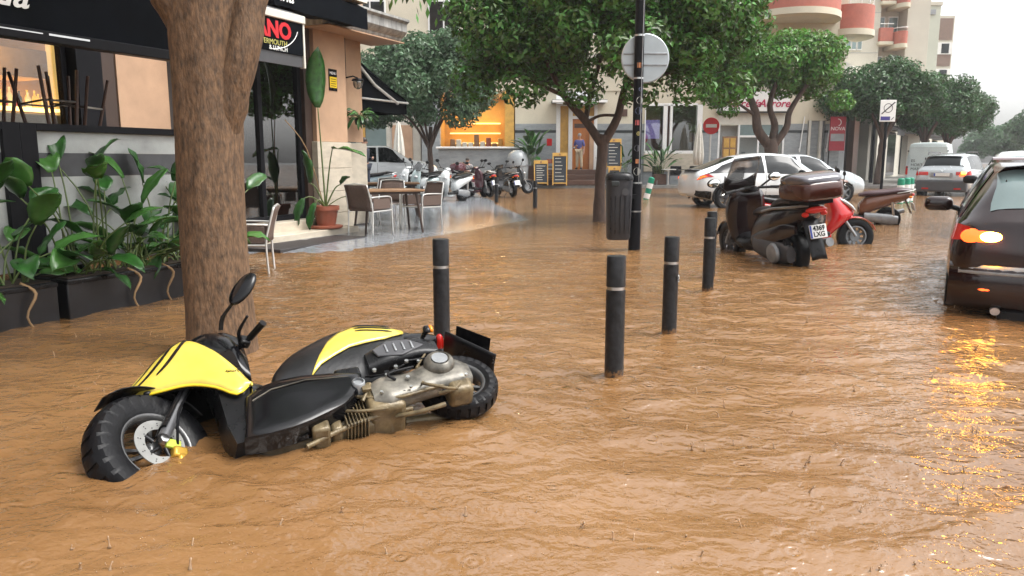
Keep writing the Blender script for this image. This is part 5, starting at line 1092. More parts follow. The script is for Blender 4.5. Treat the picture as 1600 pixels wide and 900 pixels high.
# maxi scooter, rear three-quarter view
def maxi():
    e = empty('maxi_scooter', (3.50, 9.45, -.15), 0, 'large dark maxi scooter with top box and white number plate', 'scooter', 'scooters standing in the flood')
    e.rotation_euler = (R(-6), 0, R(90) - R(-13))
    mar = mat('maroon_black_paint', (.012,.005,.005), .16, spec=.4, coat=.35, var=.3); box_m = mat('topbox_glow_tint', (.055,.013,.007), .25, var=.2, coat=.25); BP = M['black_plastic']  # tail-light glow put into the top box colour as a red-brown tint
    skin_loft([(-.52,.86,.06,.035),(-.42,.82,.13,.09),(-.15,.75,.19,.16),(.2,.66,.20,.20),(.5,.56,.19,.23),(.7,.45,.16,.17),(.8,.42,.1,.1)], 20, 2.8).build('body', mar, e, smooth=60)
    for sd in (1,-1):
        skin_loft([(-.35,.62,.02,.05),(0,.55,.03,.12),(.4,.45,.035,.12),(.65,.40,.02,.06)]).build('side_panel', mar, e, smooth=60).location = (0, sd*.17, 0)
        MB().tube([(-.5,sd*.10,.91),(-.3,sd*.2,.89),(.1,sd*.205,.85),(.35,sd*.19,.80)], .016, 8).build('trim_rail', M['dull_metal'], e)
    skin_loft([(-.38,.95,.12,.04),(-.15,.95,.17,.06),(.15,.88,.18,.07),(.2,.80,.18,.06),(.55,.78,.16,.06),(.74,.74,.09,.05)], 18).build('seat', mat('maxi_seat', (.02,.016,.016), .35, bump=.1), e, smooth=60)
    skin_loft([(.62,.36,.15,.12),(.85,.33,.2,.11),(1.1,.36,.18,.12),(1.2,.4,.1,.1)], 18).build('floorboard', BP, e, smooth=60)
    b = MB(); rings = []
    for z, xb, xf, w_ in ((.24,1.02,1.14,.16),(.42,1.02,1.25,.25),(.62,1.0,1.38,.29),(.80,.96,1.42,.30),(.95,.93,1.36,.26),(1.06,.93,1.24,.20)):
        rings.append([(xb,-w_*.9,z),(xb,w_*.9,z),(xb+(xf-xb)*.3,w_,z),(xb+(xf-xb)*.75,w_*.7,z),(xf,.03,z+.02),(xf,-.03,z+.02),(xb+(xf-xb)*.75,-w_*.7,z),(xb+(xf-xb)*.3,-w_,z)])
    b.loft(rings).build('leg_shield', mar, e, smooth=60, sub=1)
    b = MB(); rows = [[(1.25-.30*t+.10*math.cos(a), .25*math.sin(a)*(1-.18*t*t), .98+.48*t) for a in np.linspace(-1.25, 1.25, 13)] for t in np.linspace(0, 1, 8)]
    o = b.loft(rows, closed=False).build('windscreen', M['screen'], e, smooth=180); o.modifiers.new('s','SOLIDIFY').thickness = .005
    b = MB(); rows = [[(1.255-.30*t+.10*math.cos(a), .255*math.sin(a)*(1-.18*t*t), .97+.48*t) for a in np.linspace(-1.3, 1.3, 13)] for t in (0, .2, .36)]
    rows[-1] = [(p[0], p[1], p[2]+.10*(abs(p[1])/.25)**2) for p in rows[-1]]
    o = b.loft(rows, closed=False).build('screen_surround', mar, e, smooth=180); o.modifiers.new('s','SOLIDIFY').thickness = .012
    MB().tube([(.86,-.30,1.04),(.92,-.12,1.05),(.94,0,1.03),(.92,.12,1.05),(.86,.30,1.04)], .018, 8).build('handlebar', BP, e)
    skin_loft([(.84,1.05,.06,.03),(.98,1.03,.13,.05),(1.12,1.0,.1,.05)]).build('instrument_cover', BP, e, smooth=60)
    for sd in (1,-1):
        MB().tube([(.87,sd*.26,1.045),(.83,sd*.42,1.03)], .021, 10).build('grip', M['rubber'], e); MB().tube([(.93,sd*.22,1.04),(.97,sd*.32,1.03),(.93,sd*.42,1.0)], .009, 6).build('brake_lever', M['alu'], e)
        o = MB().ball((1.08, sd*.45, 1.16), (.035,.10,.06), 16, 10).build('mirror', BP, e, smooth=180)
        MB().ball((1.06, sd*.45, 1.16), (.022,.088,.05), 16, 10).build('mirror_glass', M['mirror_glass'], o, smooth=180); MB().tube([(1.15,sd*.22,1.0),(1.12,sd*.33,1.08),(1.09,sd*.40,1.13)], .014, 6).build('mirror_arm', BP, o)
        MB().tube([(1.2,sd*.07,.72),(1.47,sd*.1,.28)], [.03,.026], 8).build('fork_leg', M['dull_metal'], e); MB().ball((-.47, sd*.12, .80), (.05,.04,.03), 10, 6).build('indicator', M['red_lens'], e, smooth=180)
        MB().tube([(-.12,sd*.15,.32),(-.1,sd*.16,.62)], .035, 8).build('shock_absorber', M['black_metal'], e)
    wp = wheel_proto(.285,.14,.175,M['rim_dark'],5,.045); put_wheel(wp, e, 0, 0, .285, 1); put_wheel(wp, e, 1.48, 0, .285, 1)
    b = MB(); rows = [[(1.48+.32*math.cos(a), y, .285+.32*math.sin(a)-.25*abs(y)) for y in np.linspace(-.085,.085,5)] for a in np.linspace(.3, 2.6, 14)]
    b.loft(rows, closed=False).build('front_fender', mar, e, smooth=180).modifiers.new('s','SOLIDIFY').thickness = .006
    skin_loft([(-.2,.30,.06,.1),(0,.31,.08,.14),(.3,.33,.08,.14),(.58,.36,.06,.11)]).build('engine_case', M['grey_plastic'], e, smooth=60).location = (0,.15,0)
    MB().lathe([(0,0),(.12,0),(.13,.02),(.11,.05),(.05,.06),(0,.06)], 22, (.02,.235,.31), 'y').build('clutch_cover', M['dull_metal'], e)
    MB().tube([(.35,-.15,.26),(.15,-.2,.3),(-.05,-.21,.34),(-.45,-.21,.44)], [.03,.06,.07,.055], 14).build('exhaust', M['dull_metal'], e)
    b = MB(); rows = [[(-.36-.20*t, y, .80-.52*t-.15*abs(y)) for y in (-.10,-.05,0,.05,.10)] for t in (0,.3,.6,.9,1)]
    b.loft(rows, closed=False).build('rear_fender', BP, e, smooth=180).modifiers.new('s','SOLIDIFY').thickness = .008
    MB().ball((-.51,0,.85), (.04,.14,.04), 14, 8).build('tail_light', M['red_lens'], e, smooth=180)
    plate(e, (-.535,0,.60), .22, .16, '4369', (R(-14),0,-PI/2), .078, 'LXG')
    tb = skin_loft([(-.70,1.08,.20,.08),(-.64,1.08,.27,.115),(-.40,1.09,.30,.125),(-.18,1.08,.27,.115),(-.12,1.08,.2,.09)], 24, 4.5).build('top_box', box_m, e, smooth=60)
    skin_loft([(-.68,1.19,.2,.03),(-.60,1.205,.27,.06),(-.40,1.215,.30,.075),(-.22,1.205,.27,.06),(-.14,1.19,.2,.03)], 24, 4).build('box_lid', mat('smoke_lid', (.09,.085,.10), .1, coat=.8), tb, smooth=60); MB().box((-.6,-.16,.92),(-.22,.16,.965)).build('rack', M['black_metal'], tb)
maxi()
# ------------------------------------------------------------------ the fallen yellow and black scooter (modelled upright, then laid on its right side)
def fallen():
    e = empty('fallen_scooter', (-.264, 3.45, -.018), 0, 'yellow and black scooter lying on its side in the muddy water', 'scooter')
    e.rotation_euler = (R(66), R(3.6), R(-157)); e.scale = (.87, .87, .87)
    BP = M['black_plastic']; GB = M['gloss_black']; Y = M['yellow_paint']
    mud = mat('muddy_metal', (.13,.098,.052), .35, .15, var=.5, vscale=14, bump=.3, bscale=50); mudl = mat('mud_coated_plastic', (.055,.045,.028), .22, var=.7, vscale=6)
    silver = mat('engine_silver', (.13,.12,.10), .34, .25, var=.8, vscale=11); gold = mat('gold_caliper', (.55,.32,.05), .3, .6)
    ax = V((-.36, 0, 1)).normalized(); A = V((1.50, 0, .30))
    ST = Matrix.Translation(A) @ Matrix.Rotation(R(38), 4, ax) @ Matrix.Translation(-A)
    STH = Matrix.Translation(A) @ Matrix.Rotation(R(24), 4, ax) @ Matrix.Translation(-A)
    def tr(b, m_): b.v = [tuple(m_ @ V(p)) for p in b.v]; return b
    def bw(name, b, m_, parent=e, smooth=60, **k): return b.build(name, m_, parent, smooth=smooth, **k)
    # fat knobbly wheels
    def knob_tyre(r_, w_, rim, nb=26):
        prof = [(rim-.012,-.40),(rim+.012,-.47),(r_*.80,-.52),(r_*.90,-.50),(r_*.945,-.42),(r_*.985,-.28),(r_*1.0,-.10),(r_*1.0,.10),(r_*.985,.28),(r_*.945,.42),(r_*.90,.50),(r_*.80,.52),(rim+.012,.47),(rim-.012,.40)]
        rings = []
        for j in range(nb):
            for q, up in ((.0, 1), (.02, 1), (.64, 1), (.66, 0), (.98, 0)):
                ring = []
                for i, (rr, h) in enumerate(prof):
                    row = 0 if i in (6, 7) else (1 if i in (4, 5, 8, 9) else 2)
                    ph = (0, .5, 0)[row]; t = 2*PI*(j+q+ph*.0)/nb
                    on = up if row != 1 else (1 if q in (.0,.98) or q >= .64 else (1 if q < .3 else 0))
                    d = .011*on if i in (3,4,5,6,7,8,9,10) else 0
                    ring.append(((rr+d)*math.cos(t), h*w_, (rr+d)*math.sin(t)))
                rings.append(ring)
        rings.append(rings[0]); return MB().loft(rings, cap=False)
    def rim_mb(rim, w_):
        b = MB(); b.lathe([(rim-.02,-w_*.42),(rim+.008,-w_*.42),(rim+.008,w_*.42),(rim-.004,w_*.44),(rim-.02,w_*.36),(rim-.028,0)], 40, axis='y')
        b.lathe([(0,-w_*.3),(.04,-w_*.3),(.045,w_*.2),(.03,w_*.3),(0,w_*.3)], 18, axis='y')
        for k in range(3):
            Mx = Matrix.Rotation(2*PI*k/3+.4, 4, 'Y')
            for q in (-1, 1): b.add([Mx @ V(p) for p in ((.03,-.012,q*.012-.008),(rim-.01,-.012,q*.035-.01),(rim-.01,-.012,q*.035+.01),(.03,-.012,q*.012+.008),(.03,.014,q*.012-.008),(rim-.01,.014,q*.035-.01),(rim-.01,.014,q*.035+.01),(.03,.014,q*.012+.008))], ((0,1,2,3),(7,6,5,4),(0,4,5,1),(1,5,6,2),(2,6,7,3),(3,7,4,0)))
        return b
    Tf = Matrix.Translation(A); Tr = Matrix.Translation(V((-.14,0,.37)))
    rimm = mat('scooter_rim', (.10,.10,.10), .25, .5, var=.3)
    fw = bw('wheel', tr(tr(knob_tyre(.305,.17,.185), Tf), ST), M['rubber'], smooth=30); bw('rim', tr(tr(rim_mb(.185,.17), Tf), ST), rimm, fw)
    rw = bw('wheel', tr(knob_tyre(.225,.125,.155), Tr), M['rubber'], smooth=30); bw('rim', tr(rim_mb(.155,.125), Tr), rimm, rw)
    # front brake: drilled disc, gold caliper, hose
    b = MB(); n = 44; b.loft([[((rr)*math.cos(t), h, (rr)*math.sin(t)) for rr, h in ((.078,.0),(.13,.0),(.13,.005),(.078,.005),(.078,.0))] for t in (2*PI*j/n for j in range(n+1))], cap=False)
    dT = Matrix.Translation(A + V((0,.088,0)))
    disc = bw('brake_disc', tr(tr(b, dT), ST), mat('disc_steel', (.20,.20,.19), .4, 0, var=.25, spec=.4))
    for k in range(18):
        for rr in ((.088,) if k % 2 else (.10, .112)):
            a = 2*PI*k/18; bw('disc_hole', tr(tr(MB().lathe([(0,.0052),(.0035,.0052),(.0035,.006),(0,.006)], 8, (rr*math.cos(a),0,rr*math.sin(a)), 'y'), dT), ST), BP, disc)
    for k in range(5):
        a = 2*PI*k/5; bw('disc_spider', tr(tr(MB().tube([(.035*math.cos(a),0,.035*math.sin(a)),(.082*math.cos(a+.3),.002,.082*math.sin(a+.3))], [.013,.009], 6), dT), ST), BP, disc)
    bw('caliper', tr(tr(MB().cbox((-.09,.02,-.05),(.075,.05,.06)).cbox((-.10,.03,-.085),(.05,.04,.045)), dT), ST), gold, bevel=.012)
    bw('caliper_bracket', tr(tr(MB().cbox((-.06,.015,.0),(.08,.02,.05)), dT), ST), mat('bracket_green', (.35,.42,.05), .35), bevel=.006)
    bw('axle_nut', tr(tr(MB().lathe([(0,.02),(.022,.02),(.022,.05),(0,.05)], 6, axis='y'), dT), ST), M['steel'])
    for sd in (1,-1):
        bw('fork_leg', tr(MB().tube([(1.50,sd*.125,.31),(1.43,sd*.125,.52)], [.03,.028], 12).tube([(1.43,sd*.125,.52),(1.29,sd*.10,.86)], [.02,.02], 12), ST), mat('fork_grey', (.10,.10,.105), .35, .4) if sd > 0 else M['black_metal'])
        bw('fork_guard', tr(MB().tube([(1.51,sd*.13,.36),(1.41,sd*.132,.62)], [.03,.022], 8, flat=.5), ST), BP)
    bw('fork_bridge', tr(MB().cbox((1.30,0,.82),(.06,.26,.05)), ST), M['black_metal'], bevel=.01)
    b = MB(); rows = [[(1.50+.345*math.cos(a), y, .33+.345*math.sin(a)-.35*abs(y)) for y in np.linspace(-.08,.08,7)] for a in np.linspace(.75, 2.35, 14)]
    bw('inner_fender', tr(b.loft(rows, closed=False), ST), BP, smooth=180).modifiers.new('s','SOLIDIFY').thickness = .006
    bw('brake_hose', tr(MB().tube(catmull([(1.42,.11,.30),(1.44,.16,.46),(1.36,.14,.65),(1.26,.08,.9)], 6), .007, 6), ST), M['rubber'])
    # yellow front cowl
    xk = [.985,1.06,1.16,1.30,1.42,1.53,1.62,1.65]
    zl = [.47,.385,.47,.555,.585,.62,.68,.70]; zt = [.54,.70,.88,1.02,.94,.82,.725,.705]; ww = [.225,.24,.235,.205,.165,.115,.05,.01]
    def cowl(x, t, sd=1):               # t 0: lower edge of the side, 1: centre line on top
        a, c, w_ = (float(pchip(xk, q, np.array([x]))[0]) for q in (zl, zt, ww))
        if t < .6: q = t/.6; y = w_*(1-.10*(1-q)**2-.12*q*q); z = a+(c-.10*min(1, w_/.2)-a)*q
        else: q = (t-.6)/.4; y = w_*.88*math.cos(q*PI/2); z = c-.10*min(1, w_/.2)+.10*min(1, w_/.2)*math.sin(q*PI/2)
        return V((x, sd*y, z))
    xs = np.linspace(.985, 1.65, 30); ts = np.linspace(0, 1, 12)
    for sd in (1,-1):
        o = bw('front_cowl', MB().loft([[cowl(x, t, sd) for t in ts] for x in xs], closed=False), Y, smooth=50); s_ = o.modifiers.new('s','SOLIDIFY'); s_.thickness = .012; s_.offset = 0
        if sd > 0: cl0 = o
    for sd in (1,-1): bw('cowl_liner', MB().loft([[V((p.x, p.y - sd*.014, p.z - .012)) for p in (cowl(x, t, sd) for t in ts)] for x in xs[:-2]], closed=False), BP, smooth=50)
    for (x0, t0, x1, t1, w_) in ((1.31,.95,1.62,.40,.06),(1.28,.86,1.585,.22,.085),(1.24,.78,1.44,.28,.08)):
        rows = []
        for k in range(13):
            q = k/12; x = x0+(x1-x0)*q; t = t0+(t1-t0)*q - .05*math.sin(q*PI); wd = w_*(.35+.65*math.sin(PI*min(1,max(.02,q*.9+.05))))
            rows.append([cowl(x, max(0, t-wd/2), 1) + V((.0,.008,.005)), cowl(x, min(1, t), 1) + V((0,.009,.006)), cowl(x, min(1, t+wd/2), 1) + V((0,.008,.007))])
        bw('stripe', MB().loft(rows, closed=False), BP, cl0, smooth=180)
    p = cowl(1.07,.42); text_part('maker_lettering', 'sport', .032, BP, cl0, frame(p + V((0,.012,.004)), (-1,.0,-.25), (-.2,.1,1)), .001, .2)
    rows = [[cowl(x, 0, 1) + V((0,.004,-.012*math.sin(a)-.004)) + V((0,.008*math.cos(a),0)) for a in np.linspace(0, PI, 5)] for x in np.linspace(1.0, 1.62, 20)]
    bw('cowl_lip', MB().loft(rows, closed=False), mat('bright_yellow_edge', (.78,.56,.02), .25, coat=.4, var=.05), cl0, smooth=180)
    # black console, handlebar, grips, mirrors
    bw('console', skin_loft([(.97,.80,.06,.12),(1.06,.92,.13,.17),(1.18,.97,.15,.14),(1.28,.98,.12,.08),(1.36,.96,.05,.03)], 18, 2.6), GB)
    bw('headset_cover', tr(skin_loft([(.96,1.02,.05,.03),(1.04,1.05,.15,.07),(1.13,1.06,.16,.08),(1.22,1.04,.10,.06),(1.28,1.02,.03,.02)], 18, 2.6), STH), GB)
    bw('handlebar', tr(MB().tube([(1.0,-.28,.985),(1.07,-.12,.97),(1.08,0,.96),(1.07,.12,.97),(1.0,.28,.985)], .013, 10), STH), M['black_metal'])
    for sd in (1,-1):
        g = bw('grip', tr(MB().tube([(1.015,sd*.24,.985),(.985,sd*.36,.985),(.983,sd*.37,.985)], [.02,.02,.023], 12), STH), M['rubber'])
        bw('brake_lever', tr(MB().tube(catmull([(1.06,sd*.2,.99),(1.085,sd*.27,1.0),(1.075,sd*.38,1.01)], 4), [.010]*6+[.008]*3, 8), STH), M['black_metal'])
        bw('switch_block', tr(MB().cbox((1.035,sd*.205,.985),(.06,.055,.06)), STH), BP, bevel=.01)
        ex = V((-.12,sd*.09,.117)).normalized(); ey = ex.cross(V((-.3,sd*.9,.35)).normalized()).normalized(); mm = Matrix((ex, ey, ex.cross(ey))).transposed().to_4x4(); mm.translation = V((.945,sd*.38,1.10))
        st = bw('mirror', tr(MB().ball((0,0,0), (.115,.06,.028), 20, 12), mm), GB, smooth=180)
        bw('mirror_stalk', MB().tube(catmull([(1.09,sd*.17,1.02),(1.07,sd*.24,1.045),(1.0,sd*.34,1.04)], 4), [.013]*5+[.010]*4, 8), BP, st)
    bw('headlight', tr(MB().ball((1.27,0,.86), (.05,.09,.06), 16, 10), STH), M['clear_lens'], smooth=180)
    # leg shield and side panels
    bw('inner_shield', MB().loft([[(x0,-w_,z),(x0,w_,z),(x1,w_*.95,z),(x1+.03,0,z),(x1,-w_*.95,z)] for z, x0, x1, w_ in ((.08,1.0,1.10,.17),(.2,1.0,1.13,.19),(.42,1.0,1.15,.20),(.62,1.02,1.18,.19),(.80,1.04,1.20,.15),(.92,1.07,1.20,.12))]), BP)
    out = [(1.07,.05),(1.05,.17),(1.035,.355),(.96,.42),(.85,.45),(.73,.455),(.58,.435),(.42,.395),(.44,.31),(.50,.22),(.55,.17),(.64,.13),(.74,.09),(.83,.065),(.95,.05)]
    for sd in (1,-1):
        rings = []
        c = (.78,.18)
        for d, sc in ((.10,1.0),(.185,1.0),(.205,.985),(.215,.955),(.222,.80),(.224,.4)): rings.append([(c[0]+(x-c[0])*sc, sd*d, c[1]+(z-c[1])*sc) for x, z in out])
        bw('side_panel', MB().loft(rings), GB if sd > 0 else BP, smooth=45)
        bw('panel_seam', MB().tube([(1.0,sd*.222,.30),(.9,sd*.226,.36),(.72,sd*.226,.39),(.5,sd*.216,.37)], .005, 6), mudl)
    bw('floorboard', MB().box((.52,-.2,.24),(1.02,.2,.29)), BP, bevel=.02); bw('belly_pan', skin_loft([(.5,.18,.08,.06),(.7,.13,.12,.05),(.95,.11,.12,.05),(1.06,.14,.08,.05)]), mudl)
    # seat, body, yellow tail
    bs = [(.885,.57,.05,.03),(.86,.59,.10,.07),(.76,.64,.135,.15),(.66,.66,.15,.20),(.50,.69,.155,.26),(.35,.71,.155,.285),(.20,.72,.14,.25),(.08,.76,.11,.14),(.0,.80,.08,.07),(-.06,.81,.03,.02)]
    bw('seat', skin_loft(bs, 22, 2.5, 5), mat('seat_vinyl', (.010,.010,.011), .32, var=.4, bump=.15), smooth=60)
    ba = np.array(sorted(bs))
    def side(x, z, off):
        zc, ry, rz = (float(pchip(ba[:,0], ba[:,k], np.array([x]))[0]) for k in (1,2,3)); q = min(.999, abs(z-zc)/max(rz,.01)); return V((x, ry*(1-q**2.5)**(1/2.5)+off, z))
    lo = [(.665,.52),(.60,.585),(.51,.64),(.42,.69),(.31,.71),(.20,.735),(.07,.80)]; hi = [(.66,.54),(.60,.66),(.53,.78),(.45,.87),(.33,.935),(.20,.92),(.07,.85)]
    for sd in (1,-1):
        rows = []
        for k in range(19):
            t = 6*k/18; i = min(5, int(t)); q = t-i; l = [lo[i][j]+(lo[i+1][j]-lo[i][j])*q for j in (0,1)]; h = [hi[i][j]+(hi[i+1][j]-hi[i][j])*q for j in (0,1)]
            row = [side(l[0]+(h[0]-l[0])*m_/8, l[1]+(h[1]-l[1])*m_/8, .010 + .006*math.sin(PI*m_/8)) for m_ in range(9)]; rows.append([V((p.x, sd*p.y, p.z)) for p in row])
        o = bw('tail_panel', MB().loft(rows, closed=False), Y, smooth=60); o.modifiers.new('s','SOLIDIFY').thickness = .006
        if sd > 0:
            for zz in (.83, .865, .90):
                bw('stripe', MB().tube([side(x, zz - .25*max(0,.33-x)*.6, .019) for x in np.linspace(.36, .14, 8)], [.002]+[.005]*6+[.002], 5), BP, o)
    bw('tail_end', skin_loft([(-.16,.80,.05,.025),(-.05,.79,.09,.06),(.08,.76,.11,.09),(.2,.72,.11,.09)], 16), GB)
    bw('tail_light', MB().ball((-.16,0,.79), (.03,.075,.035), 14, 8), M['red_lens'], smooth=180)
    # engine, transmission case, air filter
    bw('transmission_case', skin_loft([(-.17,.30,.045,.07),(-.10,.31,.065,.105),(.02,.31,.065,.11),(.18,.27,.06,.095),(.32,.25,.07,.11),(.40,.25,.05,.08)], 20, 3), silver).location = (0,.145,0)
    bw('clutch_cover', MB().lathe([(0,.0),(.088,.0),(.088,.02),(.075,.045),(.055,.055),(.052,.050),(.02,.050),(0,.05)], 30, (-.01,.195,.36), 'y'), silver)
    bw('cover_plate', MB().lathe([(0,.0),(.045,.0),(.045,.006),(0,.006)], 24, (-.01,.246,.36), 'y'), M['dull_metal'])
    for k, (x, z) in enumerate(((.30,.33),(.36,.20),(.20,.20),(.10,.40),(-.12,.22))): bw('case_bolt', MB().lathe([(0,0),(.009,0),(.009,.012),(0,.012)], 6, (x,.212,z), 'y'), M['steel'])
    bw('crankcase', MB().cbox((.34,.06,.22),(.20,.24,.20)), mud, bevel=.03, seg=3); bw('gear_case', MB().cbox((-.08,.12,.22),(.14,.14,.16)), mud, bevel=.03, seg=3)
    for k in range(7): bw('cooling_fin', MB().cbox((.455+.018*k,.04,.17),(.007,.20,.17)), mud, bevel=.003)
    bw('cylinder', MB().cyl((.42,.04,.17),(.60,.04,.16), .06, n=18), mud); bw('cylinder_head', MB().cbox((.615,.04,.16),(.06,.17,.15)), mud, bevel=.015)
    bw('starter_motor', MB().lathe([(.0,-.05),(.035,-.05),(.035,.04),(.028,.045),(.028,.03),(0,.03)], 18, (.46,.19,.30), 'y'), M['dull_metal'])
    bw('battery_box', MB().box((.42,.12,.36),(.56,.2,.47)), BP, bevel=.015); bw('air_filter', skin_loft([(-.06,.56,.05,.06),(.06,.58,.07,.085),(.22,.57,.07,.09),(.36,.53,.05,.07)], 18, 4), BP).location = (0,.13,0)
    bw('filter_cover', MB().prism([(.02,.56),(.10,.63),(.22,.64),(.32,.58),(.30,.52),(.16,.50)], .19, .205, 'xz'), M['grey_plastic'], bevel=.006)
    for k in range(4): bw('filter_rib', MB().cbox((.09+.05*k,.208,.57),(.012,.008,.07)), M['dull_metal'], bevel=.003)
    for q, r_ in (([(.78,.1,.03),(.6,.11,.09),(.4,.12,.13),(.2,.1,.16)], .014), ([(.52,.16,.28),(.3,.19,.17),(.1,.19,.19),(-.06,.16,.24)], .010), ([(.62,.14,.22),(.5,.17,.14),(.35,.18,.11)], .009), ([(.05,.17,.16),(-.02,.2,.14),(-.10,.18,.22)], .010)):
        bw('tube', MB().tube(catmull(q, 5), r_, 8), mud)
    for q in ([(.56,.17,.44),(.5,.2,.34),(.47,.2,.30)], [(.40,.17,.40),(.30,.2,.36),(.18,.21,.40)], [(.15,.2,.44),(.0,.18,.46),(-.05,.15,.5)]): bw('cable', MB().tube(catmull(q, 5), .006, 6), M['rubber'])
    bw('kick_lever', MB().tube([(.12,.20,.24),(.14,.23,.2),(.02,.235,.12),(-.03,.235,.10)], .009, 8), mud); bw('stand', MB().tube([(.3,.1,.12),(.18,.17,.05),(.05,.18,.06)], .013, 8), mud)
    bw('radiator_box', MB().cbox((.70,.10,.12),(.09,.14,.13)), mud, bevel=.015)
    for k in range(5): bw('shock_coil', MB().lathe([(.026,-.006),(.034,0),(.026,.006)], 14, (-.03+.01*k,.10,.46+.035*k)), M['black_metal'])
    g = random.Random(8)
    for k in range(16):                     # hoses, brackets and bolts round the engine
        x = g.uniform(-.05,.55); z = .16+.26*g.random(); y = .16+.06*g.random()
        if k % 3 == 0: bw('hose', MB().tube(catmull([(x,y,z),(x+g.uniform(-.08,.08),y+.03,z+g.uniform(-.05,.06)),(x+g.uniform(-.15,.15),y,z+g.uniform(-.1,.12))], 4), g.uniform(.006,.011), 7), g.choice((mud, M['rubber'])))
        elif k % 3 == 1: bw('bracket', MB().cbox((x,y,z),(g.uniform(.02,.07),.02,g.uniform(.015,.04))), g.choice((mud, M['dull_metal'], BP)), bevel=.004)
        else: bw('bolt', MB().lathe([(0,0),(.012,0),(.012,.014),(0,.014)], 6, (x,y+.03,z), 'y'), M['steel'])
    # rear mudguard, plate holder, indicator
    b = MB(); rows = [[(-.20-.22*t, y, .80-.30*t-.12*abs(y)) for y in np.linspace(-.095,.095,5)] for t in (0,.3,.6,.85,1)]
    bw('rear_fender', b.loft(rows, closed=False), BP, smooth=40).modifiers.new('s','SOLIDIFY').thickness = .01
    bw('plate_holder', MB().add([(-.27,-.115,.80),(-.27,.115,.80),(-.42,.115,.63),(-.42,-.115,.63),(-.282,-.115,.79),(-.282,.115,.79),(-.432,.115,.62),(-.432,-.115,.62)], ((0,1,2,3),(7,6,5,4),(0,4,5,1),(1,5,6,2),(2,6,7,3),(3,7,4,0))), M['gloss_black'], bevel=.006)
    o = bw('indicator_stalk', MB().tube([(.02,.10,.67),(-.01,.15,.68),(-.03,.19,.685)], [.012,.013,.016], 8), BP); bw('indicator', MB().ball((-.04,.205,.69), (.026,.02,.032), 12, 8), BP, o); bw('indicator_lens', MB().ball((-.062,.207,.69), (.015,.019,.03), 12, 8), M['amber'], o, smooth=180)
    o = bw('front_indicator', MB().ball((1.49,.135,.60), (.02,.012,.014), 10, 6), BP, smooth=180)
    bw('swingarm', MB().tube([(.2,-.1,.27),(-.1,-.1,.25)], .03, 8), mud); bw('silencer', MB().tube([(.2,-.14,.25),(.0,-.18,.3),(-.3,-.18,.36)], [.03,.06,.05], 14), M['dull_metal'])
fallen()
# ------------------------------------------------------------------ bollards, pole, bin, signs
def bollard(loc, label, h=1.0, r_=.05, lean=(0,0)):
    e = empty('bollard', loc, 0, label, 'bollard', 'dark metal bollards'); e.rotation_euler = (lean[0], lean[1], 0)
    MB().lathe([(0,0),(r_*1.04,0),(r_*1.04,h*.775),(r_*.9,h*.777),(r_*.9,h*.78),(0,h*.78)], 28).build('post', M['bollard'], e, smooth=30)
    MB().lathe([(r_*.6,h*.779),(r_*.95,h*.779),(r_*.95,h*.80),(r_*.6,h*.80)], 28).build('steel_band', M['steel'], e, smooth=30)
    MB().lathe([(0,h*.80),(r_*1.04,h*.80),(r_*1.04,h*.988),(r_*.98,h),(0,h)], 28).build('cap', M['bollard'], e, smooth=30)
    return e
bollard((.60, 4.38, -.17), 'nearest bollard, standing closest to the camera in open water', .885, .054, (0, .0))
o = bollard((1.15, 5.50, -.17), 'second bollard of the right hand row with a white sticker', .885, .052)
MB().box((.046,-.026,.56),(.0565,.006,.61)).build('sticker', M['white'], o); text_part('lettering', 'B', .05, M['black_plastic'], o, frame((.04,-.0475,.585), (1,.35,0), (0,0,1)), .001)
bollard((1.90, 7.36, -.17), 'third bollard of the right hand row, in front of another', .885, .052)
bollard((2.16, 8.3, -.17), 'fourth bollard mostly hidden behind the third one', .885, .052)
bollard((-.485, 5.2, -.17), 'bollard standing right behind the rear wheel of the fallen scooter', .90, .054)
bollard((.61, 20.4, -.17), 'small far bollard left of the litter bin', .92, .055); bollard((-.45, 22.5, -.13), 'small far bollard in front of the black scooters', .92, .055); bollard((-1.72, 24.6, .0), 'small far bollard in front of the white scooter', .92, .055)
# sign pole with stickers, plain back of a round sign, bin strapped beside it
sp = empty('sign_pole', (1.75, 10.95, -.17), 0, 'tall black pole covered with stickers carrying the back of a round sign', 'sign')
MB().tube([(0,0,0),(0,0,1.1)], .085, 20).build('pole_base', M['black_metal'], sp); MB().tube([(0,0,1.1),(0,0,5.2)], .066, 20).build('pole', M['black_metal'], sp)
MB().lathe([(0,.0),(.322,.0),(.335,.012),(.335,.02),(0,.02)], 48, (.10,.085,2.83), 'y').build('sign_disc', mat('sign_back_grey', (.42,.46,.48), .35, .3, var=.12, vscale=2), sp, smooth=30)
for z in (2.73, 2.88): MB().box((-.2,.07,z),(.4,.084,z+.022)).build('rail', M['dull_metal'], sp, bevel=.003)
for z in (2.55, 3.12): MB().lathe([(.067,-.012),(.072,-.012),(.072,.012),(.067,.012)], 20, (0,0,z)).build('clamp', M['steel'], sp)
for z in (1.12, .72): MB().lathe([(.066,-.01),(.0885,-.01),(.0885,.01),(.066,.01)], 20, (0,0,z)).build('strap', M['steel'], sp)
sc_ = [(.42,.16,.06),(.5,.5,.45),(.10,.12,.2),(.4,.08,.08),(.35,.3,.1),(.12,.12,.14)]
